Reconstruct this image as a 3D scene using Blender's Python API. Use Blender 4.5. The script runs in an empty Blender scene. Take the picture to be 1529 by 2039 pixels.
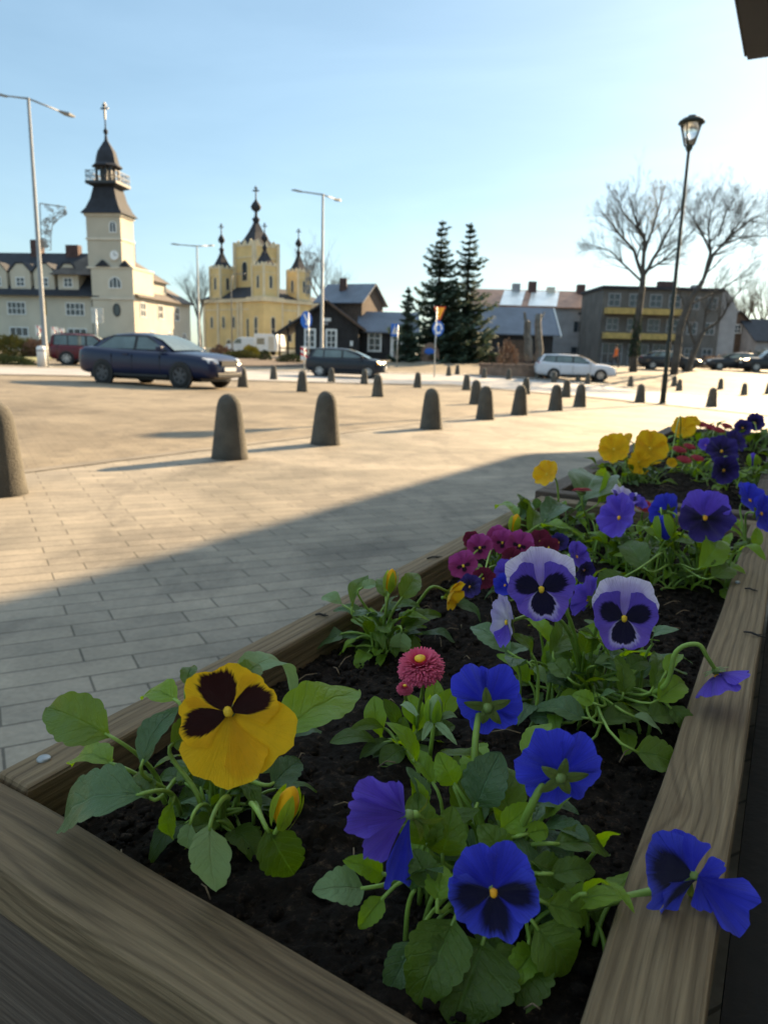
import bpy, bmesh, math, random
from mathutils import Vector, Matrix, noise
sc = bpy.context.scene
C = sc.collection
PI = math.pi
# ------------------------------------------------------------------ camera, sky, sun, exposure
FPX, PW, PH = 1480.0, 1529.0, 2039.0
PITCH = math.atan((1019.5 - 702) / FPX); ROLL = 0.027
CAMZ = 0.949
r0 = Vector((1, 0, 0)); u0 = Vector((0, math.sin(PITCH), math.cos(PITCH))); FWD = Vector((0, math.cos(PITCH), -math.sin(PITCH)))
CR = r0 * math.cos(ROLL) + u0 * math.sin(ROLL)
CU = -r0 * math.sin(ROLL) + u0 * math.cos(ROLL)
CB = -FWD
CAM = Vector((0, 0, CAMZ))
cd = bpy.data.cameras.new('camera'); cam = bpy.data.objects.new('camera', cd); C.objects.link(cam)
cam.matrix_world = Matrix(((CR.x, CU.x, CB.x, CAM.x), (CR.y, CU.y, CB.y, CAM.y), (CR.z, CU.z, CB.z, CAM.z), (0, 0, 0, 1)))
cd.sensor_fit = 'VERTICAL'; cd.sensor_height = 36; cd.sensor_width = 27; cd.lens = FPX / PH * 36
cd.clip_start = 0.02; cd.clip_end = 3000
cd.dof.use_dof = True; cd.dof.focus_distance = 0.50; cd.dof.aperture_fstop = 14.0
sc.camera = cam
SUN_AZ, SUN_EL = math.radians(37), math.radians(23)     # azimuth measured from +Y towards +X
w = bpy.data.worlds.new('World'); sc.world = w; w.use_nodes = True
nt = w.node_tree; bg = nt.nodes['Background']
sky = nt.nodes.new('ShaderNodeTexSky'); sky.sky_type = 'NISHITA'; sky.sun_disc = False
sky.sun_elevation = SUN_EL; sky.sun_rotation = SUN_AZ; sky.air_density = 1.0; sky.dust_density = 0.5; sky.ozone_density = 1.6
# the brightest sky is compressed, for the eye and for the light alike
sep = nt.nodes.new('ShaderNodeSeparateColor'); com = nt.nodes.new('ShaderNodeCombineColor'); nt.links.new(sky.outputs[0], sep.inputs[0])
for i, tint in enumerate((0.350, 0.425, 0.450)):
    a_ = nt.nodes.new('ShaderNodeMath'); a_.operation = 'POWER'; a_.inputs[1].default_value = 0.64
    d_ = nt.nodes.new('ShaderNodeMath'); d_.operation = 'MULTIPLY'; d_.inputs[1].default_value = tint
    nt.links.new(sep.outputs[i], a_.inputs[0]); nt.links.new(a_.outputs[0], d_.inputs[0]); nt.links.new(d_.outputs[0], com.inputs[i])
# faint streaks of cirrus
tcw = nt.nodes.new('ShaderNodeTexCoord'); mpw = nt.nodes.new('ShaderNodeMapping'); mpw.inputs['Scale'].default_value = (1.2, 1.2, 5.0); mpw.inputs['Rotation'].default_value = (0.25, 0.2, 0.5)
nzw = nt.nodes.new('ShaderNodeTexNoise'); nzw.inputs['Scale'].default_value = 1.6; nzw.inputs['Detail'].default_value = 7; nzw.inputs['Roughness'].default_value = 0.55; nzw.inputs['Distortion'].default_value = 0.8
rpw = nt.nodes.new('ShaderNodeValToRGB'); rpw.color_ramp.elements[0].position = 0.42; rpw.color_ramp.elements[0].color = (1, 1, 1, 1); rpw.color_ramp.elements[1].position = 0.75; rpw.color_ramp.elements[1].color = (1.14, 1.11, 1.09, 1)
mxw = nt.nodes.new('ShaderNodeMix'); mxw.data_type = 'RGBA'; mxw.blend_type = 'MULTIPLY'; mxw.inputs[0].default_value = 1.0
nt.links.new(tcw.outputs['Generated'], mpw.inputs[0]); nt.links.new(mpw.outputs[0], nzw.inputs['Vector']); nt.links.new(nzw.outputs['Fac'], rpw.inputs[0]); nt.links.new(com.outputs[0], mxw.inputs[6]); nt.links.new(rpw.outputs[0], mxw.inputs[7])
# sky above the view brightened and warmed as added fill for the foreground
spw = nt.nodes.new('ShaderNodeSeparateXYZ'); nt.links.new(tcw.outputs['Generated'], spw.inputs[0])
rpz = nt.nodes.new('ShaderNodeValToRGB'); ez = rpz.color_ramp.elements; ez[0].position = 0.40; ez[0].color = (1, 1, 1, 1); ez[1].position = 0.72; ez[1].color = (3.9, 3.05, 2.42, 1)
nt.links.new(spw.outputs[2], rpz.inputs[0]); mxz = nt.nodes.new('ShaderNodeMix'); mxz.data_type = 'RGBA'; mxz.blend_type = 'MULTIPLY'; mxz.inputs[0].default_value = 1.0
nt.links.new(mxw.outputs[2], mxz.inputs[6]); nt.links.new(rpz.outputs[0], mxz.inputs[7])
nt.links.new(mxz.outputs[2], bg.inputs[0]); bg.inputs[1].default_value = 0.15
sl = bpy.data.lights.new('sun', 'SUN'); so = bpy.data.objects.new('sun', sl); C.objects.link(so)
sl.energy = 4.1; sl.angle = math.radians(0.5); sl.color = (1.0, 0.74, 0.44)
SD = Vector((math.sin(SUN_AZ) * math.cos(SUN_EL), math.cos(SUN_AZ) * math.cos(SUN_EL), math.sin(SUN_EL)))
so.rotation_euler = SD.to_track_quat('Z', 'Y').to_euler(); so.location = (20, 20, 30)
sc.view_settings.view_transform = 'Standard'; sc.view_settings.look = 'None'
sc.view_settings.exposure = 2.18; sc.view_settings.gamma = 1.0

# ------------------------------------------------------------------ helpers
def sm(a, b, x):
    t = min(1, max(0, (x - a) / (b - a))); return t * t * (3 - 2 * t)
def g(x, y):                       # height of the ground
    xx = max(-45, min(45, x)); yy = min(y, 38)
    h = -0.0115 * max(yy, -10) + 0.72 * sm(37, 66, y)
    return h - 0.016 * xx * (1 - sm(28, 56, y))
def ray(x, y): return FWD + CR * ((x - 764.5) / FPX) - CU * ((y - 1019.5) / FPX)
def pt(x, y, D): return CAM + ray(x, y) * D
def at(x, y):                      # the point of the ground seen at a place in the photograph
    v = ray(x, y); a, b = 0.3, 0.3
    while True:
        b = a * 1.02; p = CAM + v * b
        if p.z < g(p.x, p.y) or b > 400: break
        a = b
    for _ in range(30):
        m = (a + b) / 2; p = CAM + v * m
        if p.z < g(p.x, p.y): b = m
        else: a = m
    return CAM + v * b
def onplane(x, y, z): v = ray(x, y); return CAM + v * ((z - CAMZ) / v.z)
class MB:
    def __init__(s): s.v = []; s.f = []; s.m = []; s.uv = []
    def add(s, vs, fs, m=0, uv=None):
        o = len(s.v); s.v += [tuple(p) for p in vs]; s.f += [tuple(i + o for i in f) for f in fs]; s.m += [m] * len(fs)
        s.uv += list(uv) if uv else [(0, 0)] * len(vs); return s
    def box(s, a, b, m=0):
        x0, y0, z0 = a; x1, y1, z1 = b
        return s.add([(x0,y0,z0),(x1,y0,z0),(x1,y1,z0),(x0,y1,z0),(x0,y0,z1),(x1,y0,z1),(x1,y1,z1),(x0,y1,z1)],
              [(0,3,2,1),(4,5,6,7),(0,1,5,4),(1,2,6,5),(2,3,7,6),(3,0,4,7)], m)
    def prism(s, base, top, m=0, caps=True):      # two rings with equal counts
        n = len(base); fs = [(i, (i+1) % n, n + (i+1) % n, n + i) for i in range(n)]
        if caps: fs += [tuple(range(n-1, -1, -1)), tuple(range(n, 2*n))]
        return s.add(list(base) + list(top), fs, m)
    def loft(s, rings, m=0, caps=True, closed=True):
        n = len(rings[0]); vs = [p for r in rings for p in r]; fs = []
        for k in range(len(rings) - 1):
            for i in range(n if closed else n - 1):
                j = (i + 1) % n; fs.append((k*n+i, k*n+j, (k+1)*n+j, (k+1)*n+i))
        if caps and closed: fs += [tuple(range(n-1, -1, -1)), tuple((len(rings)-1)*n + i for i in range(n))]
        return s.add(vs, fs, m)
    def tube(s, pts, rad, n=6, m=0, caps=True):
        pts = [Vector(p) for p in pts]; rr = rad if isinstance(rad, (list, tuple)) else [rad] * len(pts)
        rings = []; ref = None
        for i, p in enumerate(pts):
            d = (pts[min(i+1, len(pts)-1)] - pts[max(i-1, 0)])
            d = d.normalized() if d.length > 1e-9 else Vector((0, 0, 1))
            if ref is None: ref = Vector((0, 0, 1)).cross(d) if abs(d.z) < 0.9 else Vector((1, 0, 0)).cross(d)
            ref = (ref - d * ref.dot(d)); ref = ref.normalized() if ref.length > 1e-9 else d.orthogonal().normalized()
            q = d.cross(ref)
            rings.append([p + (ref * math.cos(2*PI*k/n) + q * math.sin(2*PI*k/n)) * rr[i] for k in range(n)])
        return s.loft(rings, m, caps)
    def lathe(s, prof, c=(0, 0, 0), n=16, m=0, rot=0, sx=1, sy=1):
        rings = [[(c[0] + r * sx * math.cos(2*PI*k/n + rot), c[1] + r * sy * math.sin(2*PI*k/n + rot), c[2] + z) for k in range(n)] for r, z in prof]
        return s.loft(rings, m)
    def build(s, name, mats, parent=None, smooth=False, off=None):
        me = bpy.data.meshes.new(name)
        vs = s.v if off is None else [(x - off[0], y - off[1], z - off[2]) for x, y, z in s.v]
        me.from_pydata(vs, [], s.f)
        for m in (mats if isinstance(mats, (list, tuple)) else [mats]): me.materials.append(m)
        me.polygons.foreach_set('material_index', s.m)
        if any(q != (0, 0) for q in s.uv):
            l = me.uv_layers.new(name='UVMap'); vi = [0] * len(me.loops); me.loops.foreach_get('vertex_index', vi)
            flat = [c for i in vi for c in s.uv[i]]; l.data.foreach_set('uv', flat)
        if smooth: me.polygons.foreach_set('use_smooth', [True] * len(me.polygons))
        me.update()
        o = bpy.data.objects.new(name, me); C.objects.link(o)
        if parent: o.parent = parent
        return o
def tag(o, label=None, cat=None, group=None, kind=None):
    for k, v in (('label', label), ('category', cat), ('group', group), ('kind', kind)):
        if v: o[k] = v
    return o
def thing(name, label, cat, loc=(0, 0, 0), rz=0.0, group=None):
    o = bpy.data.objects.new(name, None); C.objects.link(o); o.location = loc; o.rotation_euler = (0, 0, rz)
    o.empty_display_size = 0.1
    return tag(o, label, cat, group)
def fixn(o):                       # consistent outward normals
    bm = bmesh.new(); bm.from_mesh(o.data); bmesh.ops.recalc_face_normals(bm, faces=bm.faces); bm.to_mesh(o.data); bm.free(); return o
def bevel(o, w=0.01, seg=2):
    m = o.modifiers.new('bevel', 'BEVEL'); m.width = w; m.segments = seg; m.limit_method = 'ANGLE'; return o
def subs(o, n=1):
    m = o.modifiers.new('sub', 'SUBSURF'); m.levels = n; m.render_levels = n; return o

# ------------------------------------------------------------------ materials
class NT:
    def __init__(s, name):
        s.mat = bpy.data.materials.new(name); s.mat.use_nodes = True; s.t = s.mat.node_tree
        s.b = s.t.nodes['Principled BSDF']; s.out = s.t.nodes['Material Output']
    def n(s, typ, **kw):
        nd = s.t.nodes.new('ShaderNode' + typ)
        for k, v in kw.items():
            if k.startswith('i_'):
                key = k[2:]; key = int(key) if key.isdigit() else key
                nd.inputs[key].default_value = v
            else: setattr(nd, k, v)
        return nd
    def l(s, a, b): s.t.links.new(a, b)
    def ramp(s, fac, stops):
        r = s.n('ValToRGB'); e = r.color_ramp.elements
        while len(e) < len(stops): e.new(0.5)
        for i, (p, c) in enumerate(stops): e[i].position = p; e[i].color = (*c, 1) if len(c) == 3 else c
        s.l(fac, r.inputs[0]); return r.outputs[0]
    def mix(s, fac, a, b, typ='MIX'):
        m = s.n('Mix', data_type='RGBA', blend_type=typ)
        for sock, v in ((m.inputs[0], fac), (m.inputs[6], a), (m.inputs[7], b)):
            if isinstance(v, (int, float)): sock.default_value = v
            elif isinstance(v, tuple): sock.default_value = (*v, 1) if len(v) == 3 else v
            else: s.l(v, sock)
        return m.outputs[2]
    def math(s, op, a, b=0.0, clamp=False):
        m = s.n('Math', operation=op); m.use_clamp = clamp
        for sock, v in ((m.inputs[0], a), (m.inputs[1], b)):
            if isinstance(v, (int, float)): sock.default_value = v
            else: s.l(v, sock)
        return m.outputs[0]
    def coord(s, which='Object', scale=(1, 1, 1), rot=(0, 0, 0)):
        t = s.n('TexCoord'); mp = s.n('Mapping'); mp.inputs['Scale'].default_value = scale; mp.inputs['Rotation'].default_value = rot
        s.l(t.outputs[which], mp.inputs[0]); return mp.outputs[0]
    def noise(s, vec, scale, detail=4, rough=0.55, dist=0.0):
        nn = s.n('TexNoise'); nn.inputs['Scale'].default_value = scale; nn.inputs['Detail'].default_value = detail
        nn.inputs['Roughness'].default_value = rough; nn.inputs['Distortion'].default_value = dist
        if vec is not None: s.l(vec, nn.inputs['Vector'])
        return nn.outputs['Fac']
    def bump(s, h, strength=0.3, dist=0.01):
        b = s.n('Bump'); b.inputs['Strength'].default_value = strength; b.inputs['Distance'].default_value = dist
        s.l(h, b.inputs['Height']); s.l(b.outputs[0], s.b.inputs['Normal']); return b
    def translucent(s, col, amount):
        tr = s.n('BsdfTranslucent'); mx = s.n('MixShader'); mx.inputs[0].default_value = amount
        if isinstance(col, tuple): tr.inputs[0].default_value = (*col, 1)
        else: s.l(col, tr.inputs[0])
        s.l(s.b.outputs[0], mx.inputs[1]); s.l(tr.outputs[0], mx.inputs[2]); s.l(mx.outputs[0], s.out.inputs[0])
def mat(name, col, rough=0.7, var=0.25, scale=2.0, bump=0.0, metal=0.0, coat=0.0, spec=0.5, emit=None, bscale=None):
    k = NT(name); k.b.inputs['Roughness'].default_value = rough; k.b.inputs['Metallic'].default_value = metal
    k.b.inputs['Coat Weight'].default_value = coat; k.b.inputs['Specular IOR Level'].default_value = spec
    if coat: k.b.inputs['Coat Roughness'].default_value = 0.04
    v = k.coord('Object')
    f = k.noise(v, scale, 6)
    lo = tuple(c * (1 - var) for c in col); hi = tuple(min(1, c * (1 + var)) for c in col)
    k.l(k.ramp(f, [(0.3, lo), (0.7, hi)]), k.b.inputs['Base Color'])
    if bump: k.bump(k.noise(v, bscale or scale * 12, 5), bump, 0.01)
    if emit:
        k.b.inputs['Emission Color'].default_value = (*emit[0], 1); k.b.inputs['Emission Strength'].default_value = emit[1]
    return k.mat

M = {}
# paving: laid to the ground sheet, in metres
def paving(name, rot, bw, bh, c1, c2, mortar, stain, rough=0.75, msize=0.006, stainsc=0.35, bumpk=0.5):
    k = NT(name); v = k.coord('Object', (1, 1, 0), (0, 0, rot))
    br = k.n('TexBrick'); k.l(v, br.inputs['Vector'])
    br.offset = 0.37; br.inputs['Scale'].default_value = 1.0; br.inputs['Brick Width'].default_value = bw; br.inputs['Row Height'].default_value = bh
    br.inputs['Mortar Size'].default_value = msize; br.inputs['Mortar Smooth'].default_value = 0.3
    br.inputs['Color1'].default_value = (*c1, 1); br.inputs['Color2'].default_value = (*c2, 1); br.inputs['Mortar'].default_value = (*mortar, 1)
    o = k.coord('Object')
    big = k.noise(o, stainsc, 5, 0.6, 0.6); mid = k.noise(o, 3.2, 6, 0.65); fine = k.noise(o, 55, 4)
    c = k.mix(k.ramp(big, [(0.44, (0, 0, 0)), (0.60, (1, 1, 1))]), br.outputs['Color'], k.mix(1.0, br.outputs['Color'], stain, 'MULTIPLY'))
    damp = k.noise(k.coord('Object', (1, 0.45, 1), (0, 0, math.radians(-61))), 1.7, 6, 0.62, 0.5); c = k.mix(k.ramp(damp, [(0.53, (0, 0, 0)), (0.60, (1, 1, 1))]), c, k.mix(1.0, c, (0.80, 0.80, 0.81), 'MULTIPLY'))
    c = k.mix(0.65, c, k.ramp(mid, [(0.3, (0.62, 0.62, 0.62)), (0.7, (1.15, 1.13, 1.1))]), 'MULTIPLY')
    c = k.mix(0.35, c, k.ramp(fine, [(0.3, (0.6, 0.6, 0.6)), (0.7, (1.2, 1.2, 1.2))]), 'MULTIPLY')
    k.l(c, k.b.inputs['Base Color']); k.b.inputs['Roughness'].default_value = rough; k.b.inputs['Specular IOR Level'].default_value = 0.2
    h = k.math('ADD', k.math('MULTIPLY', br.outputs['Fac'], -1.0), k.math('MULTIPLY', fine, 0.25))
    k.bump(h, bumpk, 0.006)
    return k.mat
M['pave'] = paving('pavement_pavers', math.radians(-29), 0.38, 0.115, (0.335, 0.295, 0.235), (0.27, 0.24, 0.195), (0.135, 0.120, 0.096), (0.66, 0.67, 0.67), msize=0.004)
M['plaza'] = paving('plaza_pavers', math.radians(-29), 0.21, 0.105, (0.27, 0.225, 0.16), (0.235, 0.195, 0.14), (0.16, 0.135, 0.10), (0.72, 0.71, 0.70), msize=0.004, stainsc=0.30, bumpk=0.3)
M['asphalt'] = mat('pale_asphalt', (0.30, 0.285, 0.27), 0.8, 0.2, 0.6, 0.2, bscale=60)
M['kerb_dark'] = mat('dark_kerb', (0.17, 0.145, 0.11), 0.85, 0.3, 2, 0.4)  # darker than the paving beside it
M['kerb'] = mat('kerb_stone', (0.33, 0.30, 0.26), 0.8, 0.25, 1.2, 0.3)
M['earth'] = mat('bed_earth', (0.09, 0.06, 0.04), 0.95, 0.4, 3, 0.8)
M['lawn'] = mat('dry_lawn', (0.20, 0.19, 0.08), 0.95, 0.35, 2.5, 0.8)
k = NT('bollard_concrete'); v = k.coord('Object'); oi = k.n('ObjectInfo'); mv = k.n('Mapping'); k.l(v, mv.inputs[0]); cb_ = k.n('CombineXYZ'); k.l(k.math('MULTIPLY', oi.outputs['Random'], 50.0), cb_.inputs[0]); k.l(cb_.outputs[0], mv.inputs['Location'])
f1 = k.noise(mv.outputs[0], 5, 6, 0.6); f2 = k.noise(mv.outputs[0], 90, 4); sz = k.n('SeparateXYZ'); k.l(v, sz.inputs[0])
c = k.ramp(f1, [(0.25, (0.052, 0.050, 0.043)), (0.5, (0.085, 0.080, 0.068)), (0.75, (0.135, 0.124, 0.10))]); c = k.mix(0.6, c, k.ramp(f2, [(0.3, (0.55, 0.55, 0.55)), (0.7, (1.3, 1.28, 1.22))]), 'MULTIPLY')
st = k.math('SUBTRACT', 0.11, k.math('ADD', sz.outputs[2], k.math('MULTIPLY', f1, 0.10))); c = k.mix(k.math('MULTIPLY', st, 18.0, True), c, (0.05, 0.045, 0.036))
c = k.mix(k.math('MULTIPLY', oi.outputs['Random'], 0.35), c, (0.06, 0.055, 0.045))
k.l(c, k.b.inputs['Base Color']); k.b.inputs['Roughness'].default_value = 0.88; k.bump(k.math('ADD', f2, f1), 0.8, 0.012); M['concrete'] = k.mat
def wood(name, c0, c1, c2, axis='X'):
    k = NT(name)
    v = k.coord('UV', (1, 1, 1))
    # growth rings: wide wandering bands along the board
    wv = k.n('TexCoord'); mp = k.n('Mapping'); mp.inputs['Scale'].default_value = (0.8, 26, 1); k.l(wv.outputs['UV'], mp.inputs[0])
    n1 = k.noise(mp.outputs[0], 2.4, 4, 0.55, 0.9)
    mp2 = k.n('Mapping'); mp2.inputs['Scale'].default_value = (5, 190, 1); k.l(wv.outputs['UV'], mp2.inputs[0])
    n2 = k.noise(mp2.outputs[0], 3.0, 5, 0.65, 0.2)
    wav = k.n('TexWave'); wav.wave_type = 'BANDS'; wav.bands_direction = 'Y'; wav.inputs['Scale'].default_value = 17.0
    wav.inputs['Distortion'].default_value = 2.3; wav.inputs['Detail'].default_value = 2.0; wav.inputs['Detail Scale'].default_value = 1.6
    mp3 = k.n('Mapping'); mp3.inputs['Scale'].default_value = (0.22, 2.2, 1); k.l(wv.outputs['UV'], mp3.inputs[0]); vk = k.n('TexVoronoi'); vk.inputs['Scale'].default_value = 1.0; mpk = k.n('Mapping'); mpk.inputs['Scale'].default_value = (4.2, 8.5, 1); mpk.inputs['Location'].default_value = (0.3, 0.2, 0); k.l(wv.outputs['UV'], mpk.inputs[0]); k.l(mpk.outputs[0], vk.inputs['Vector'])
    wq = k.math('MULTIPLY', k.math('POWER', k.math('SUBTRACT', 1.0, k.math('MULTIPLY', vk.outputs['Distance'], 2.2), True), 2.0), 0.050)
    cq = k.n('CombineXYZ'); k.l(wq, cq.inputs[1]); va = k.n('VectorMath', operation='ADD'); k.l(mp3.outputs[0], va.inputs[0]); k.l(cq.outputs[0], va.inputs[1]); k.l(va.outputs[0], wav.inputs['Vector'])
    wob = k.noise(mp3.outputs[0], 5.0, 3); c = k.ramp(wob, [(0.3, c1), (0.7, c2)]); c = k.mix(k.math('MULTIPLY', k.ramp(wav.outputs['Fac'], [(0.0, (1, 1, 1)), (0.30, (0.25, 0.25, 0.25)), (0.6, (0, 0, 0))]), 0.45), c, c0)
    c = k.mix(0.75, c, k.ramp(n2, [(0.24, (0.22, 0.20, 0.18)), (0.40, (0.72, 0.70, 0.67)), (0.66, (1.2, 1.18, 1.14))]), 'MULTIPLY')
    c = k.mix(0.7, c, k.ramp(n1, [(0.3, (0.55, 0.52, 0.48)), (0.68, (1.15, 1.15, 1.12))]), 'MULTIPLY')
    # knots
    vo = k.n('TexVoronoi'); vo.inputs['Scale'].default_value = 1.0
    mp4 = k.n('Mapping'); mp4.inputs['Scale'].default_value = (4.2, 8.5, 1); mp4.inputs['Location'].default_value = (0.3, 0.2, 0); k.l(wv.outputs['UV'], mp4.inputs[0]); k.l(mp4.outputs[0], vo.inputs['Vector'])
    kn = k.ramp(vo.outputs['Distance'], [(0.03, (0.45, 0.36, 0.28)), (0.09, (1, 1, 1))])
    c = k.mix(0.8, c, kn, 'MULTIPLY')
    k.l(c, k.b.inputs['Base Color']); k.b.inputs['Roughness'].default_value = 0.78; k.b.inputs['Specular IOR Level'].default_value = 0.3
    h = k.math('ADD', k.math('MULTIPLY', wav.outputs['Fac'], 0.25), n2)
    k.bump(h, 0.6, 0.0018); return k.mat
M['wood'] = wood('weathered_timber', (0.070, 0.046, 0.024), (0.185, 0.130, 0.074), (0.275, 0.205, 0.125))
M['wood_dark'] = wood('brown_or_shaded_timber', (0.06, 0.045, 0.035), (0.10, 0.075, 0.06), (0.14, 0.11, 0.09))  # own brown on the second planter, painted shade on the near front
k = NT('potting_soil'); v = k.coord('Object'); f1 = k.noise(v, 160, 8, 0.7); f2 = k.noise(v, 22, 5)
c = k.ramp(f1, [(0.3, (0.006, 0.0045, 0.0035)), (0.56, (0.022, 0.016, 0.012)), (0.74, (0.12, 0.08, 0.052))]); c = k.mix(0.5, c, k.ramp(f2, [(0.3, (0.5, 0.5, 0.5)), (0.7, (1.3, 1.25, 1.2))]), 'MULTIPLY')
k.l(c, k.b.inputs['Base Color']); k.b.inputs['Roughness'].default_value = 0.95; k.b.inputs['Specular IOR Level'].default_value = 0.15; k.bump(f1, 1.0, 0.006); M['soil'] = k.mat
def leafmat(name, c0, c1, vein, trans, rough=0.36, vs=0.5):
    k = NT(name); tc = k.n('TexCoord'); sx = k.n('SeparateXYZ'); k.l(tc.outputs['UV'], sx.inputs[0])
    au = k.math('ABSOLUTE', sx.outputs[0]); vv = sx.outputs[1]
    ob = k.n('ObjectInfo'); nz = k.noise(k.coord('Object'), 75, 6, 0.65)
    mid = k.ramp(au, [(0.0, (1, 1, 1)), (0.07, (0, 0, 0))])
    sp = k.math('ADD', k.math('SUBTRACT', vv, k.math('MULTIPLY', au, 0.34)), k.math('MULTIPLY', k.math('SUBTRACT', nz, 0.5), 0.16)); sw = k.math('SINE', k.math('MULTIPLY', sp, 42.0))
    side = k.ramp(sw, [(0.86, (0, 0, 0)), (1.0, (0.40, 0.40, 0.40))])
    vn = k.math('MAXIMUM', mid, side)
    base = k.mix(k.math('ADD', k.math('MULTIPLY', ob.outputs['Random'], 0.65), k.math('MULTIPLY', nz, 0.45), True), c0, c1)
    col = k.mix(k.math('MULTIPLY', vn, vs), base, vein)
    k.l(col, k.b.inputs['Base Color']); k.b.inputs['Roughness'].default_value = rough; k.b.inputs['Specular IOR Level'].default_value = 0.4
    k.bump(k.math('ADD', k.math('MULTIPLY', vn, -0.25), k.math('MULTIPLY', nz, 0.9)), 0.8, 0.004)
    hs = k.n('HueSaturation'); hs.inputs['Value'].default_value = 2.0; hs.inputs['Saturation'].default_value = 1.25; hs.inputs['Hue'].default_value = 0.47; k.l(col, hs.inputs['Color'])
    k.translucent(hs.outputs[0], trans); return k.mat
M['leaf'] = leafmat('pansy_leaf', (0.032, 0.070, 0.010), (0.135, 0.225, 0.022), (0.18, 0.30, 0.09), 0.40)
M['leaf_bright'] = leafmat('young_leaf', (0.15, 0.28, 0.018), (0.23, 0.38, 0.03), (0.24, 0.40, 0.10), 0.45)
M['leaf_pale'] = leafmat('leaf_underside', (0.17, 0.27, 0.11), (0.24, 0.34, 0.16), (0.30, 0.40, 0.2), 0.30, 0.6)
M['leaf_blue'] = leafmat('bluish_leaf', (0.040, 0.088, 0.030), (0.11, 0.19, 0.065), (0.17, 0.28, 0.16), 0.25)
M['stem'] = mat('green_stem', (0.21, 0.33, 0.05), 0.5, 0.3, 60)
M['sepal_leaf'] = leafmat('sepal_skin', (0.10, 0.15, 0.03), (0.17, 0.22, 0.05), (0.22, 0.28, 0.1), 0.25)
M['sepal'] = mat('sepal_green', (0.15, 0.22, 0.05), 0.55, 0.3, 80)
def petalmat(name, base, edge, blotch=None, reach=0.0, ring=None, trans=0.35, rays=14.0, soft=0.06, veins=0.45):
    k = NT(name); tc = k.n('TexCoord'); sx = k.n('SeparateXYZ'); k.l(tc.outputs['UV'], sx.inputs[0]); u, v = sx.outputs[0], sx.outputs[1]
    cx = k.n('CombineXYZ'); k.l(k.math('MULTIPLY', u, rays), cx.inputs[0]); k.l(k.math('MULTIPLY', v, 1.2), cx.inputs[1])
    ob = k.n('ObjectInfo'); k.l(k.math('MULTIPLY', ob.outputs['Random'], 37.0), cx.inputs[2])
    jag = k.noise(cx.outputs[0], 1.0, 3, 0.6)
    col = k.mix(k.ramp(v, [(0.45, (0, 0, 0)), (0.98, (1, 1, 1))]), base, edge)
    cv = k.n('CombineXYZ'); k.l(k.math('MULTIPLY', u, 22.0), cv.inputs[0]); k.l(k.math('MULTIPLY', v, 0.8), cv.inputs[1]); k.l(k.math('MULTIPLY', ob.outputs['Random'], 11.0), cv.inputs[2])
    vein = k.noise(cv.outputs[0], 1.6, 5, 0.65)
    dk = tuple(c * 0.42 for c in base); col = k.mix(k.math('MULTIPLY', k.ramp(vein, [(0.5, (0, 0, 0)), (0.72, (1, 1, 1))]), veins), col, dk)
    if blotch:
        au = k.math('ABSOLUTE', u)
        lim = k.math('SUBTRACT', k.math('ADD', reach, k.math('MULTIPLY', k.math('SUBTRACT', jag, 0.5), 0.34)), k.math('MULTIPLY', k.math('POWER', au, 2.2), reach * 0.75))
        d = k.math('SUBTRACT', lim, v)
        if ring:
            rg = k.math('MULTIPLY', k.math('ADD', d, 0.16), 7.0, True); col = k.mix(rg, col, ring)
        col = k.mix(k.math('MULTIPLY', k.math('ADD', d, 0.01), 1.0 / soft, True), col, blotch)
    nz = k.noise(k.coord('Object'), 140, 3)
    col = k.mix(0.3, col, k.ramp(nz, [(0.3, (0.75, 0.75, 0.75)), (0.7, (1.15, 1.15, 1.15))]), 'MULTIPLY')
    k.l(col, k.b.inputs['Base Color']); k.b.inputs['Roughness'].default_value = 0.75; k.b.inputs['Specular IOR Level'].default_value = 0.2
    k.b.inputs['Sheen Weight'].default_value = 0.15
    k.bump(k.math('ADD', vein, k.math('MULTIPLY', nz, 0.5)), 0.7, 0.002); k.translucent(col, trans); return k.mat
YEL = (0.93, 0.50, 0.008); YEL2 = (0.97, 0.56, 0.012); MAR = (0.030, 0.004, 0.003)
M['p_yel'] = petalmat('yellow_petal', YEL, YEL2, trans=0.35, veins=0.12)
M['p_yelb'] = petalmat('yellow_blotched_petal', YEL2, YEL2, MAR, 0.96, trans=0.35, rays=15, veins=0.1, soft=0.09)
M['p_blu'] = petalmat('blue_petal', (0.028, 0.032, 0.60), (0.065, 0.075, 0.80), trans=0.35, veins=0.65)
M['p_blub'] = petalmat('blue_dark_petal', (0.028, 0.032, 0.52), (0.07, 0.09, 0.78), (0.006, 0.005, 0.045), 1.02, trans=0.3, soft=0.25, veins=0.65)
M['p_vio'] = petalmat('violet_petal', (0.13, 0.06, 0.60), (0.19, 0.11, 0.78), trans=0.35, veins=0.65)
M['p_lil'] = petalmat('pale_lilac_petal', (0.50, 0.36, 0.88), (0.84, 0.76, 0.94), trans=0.4, veins=0.65)
M['p_purb'] = petalmat('purple_blotched_petal', (0.15, 0.085, 0.56), (0.17, 0.10, 0.60), (0.008, 0.004, 0.035), 0.84, trans=0.3, rays=16, soft=0.10, veins=0.65)
M['p_purw'] = petalmat('purple_white_ringed_petal', (0.24, 0.14, 0.66), (0.20, 0.11, 0.60), (0.008, 0.004, 0.035), 0.82, (0.50, 0.42, 0.78), trans=0.3, rays=9, soft=0.06, veins=0.65)
M['p_white'] = petalmat('white_lilac_petal', (0.66, 0.60, 0.78), (0.50, 0.42, 0.78), trans=0.4, veins=0.65)
M['p_mag'] = petalmat('magenta_petal', (0.36, 0.035, 0.20), (0.50, 0.075, 0.34), trans=0.35)
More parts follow.
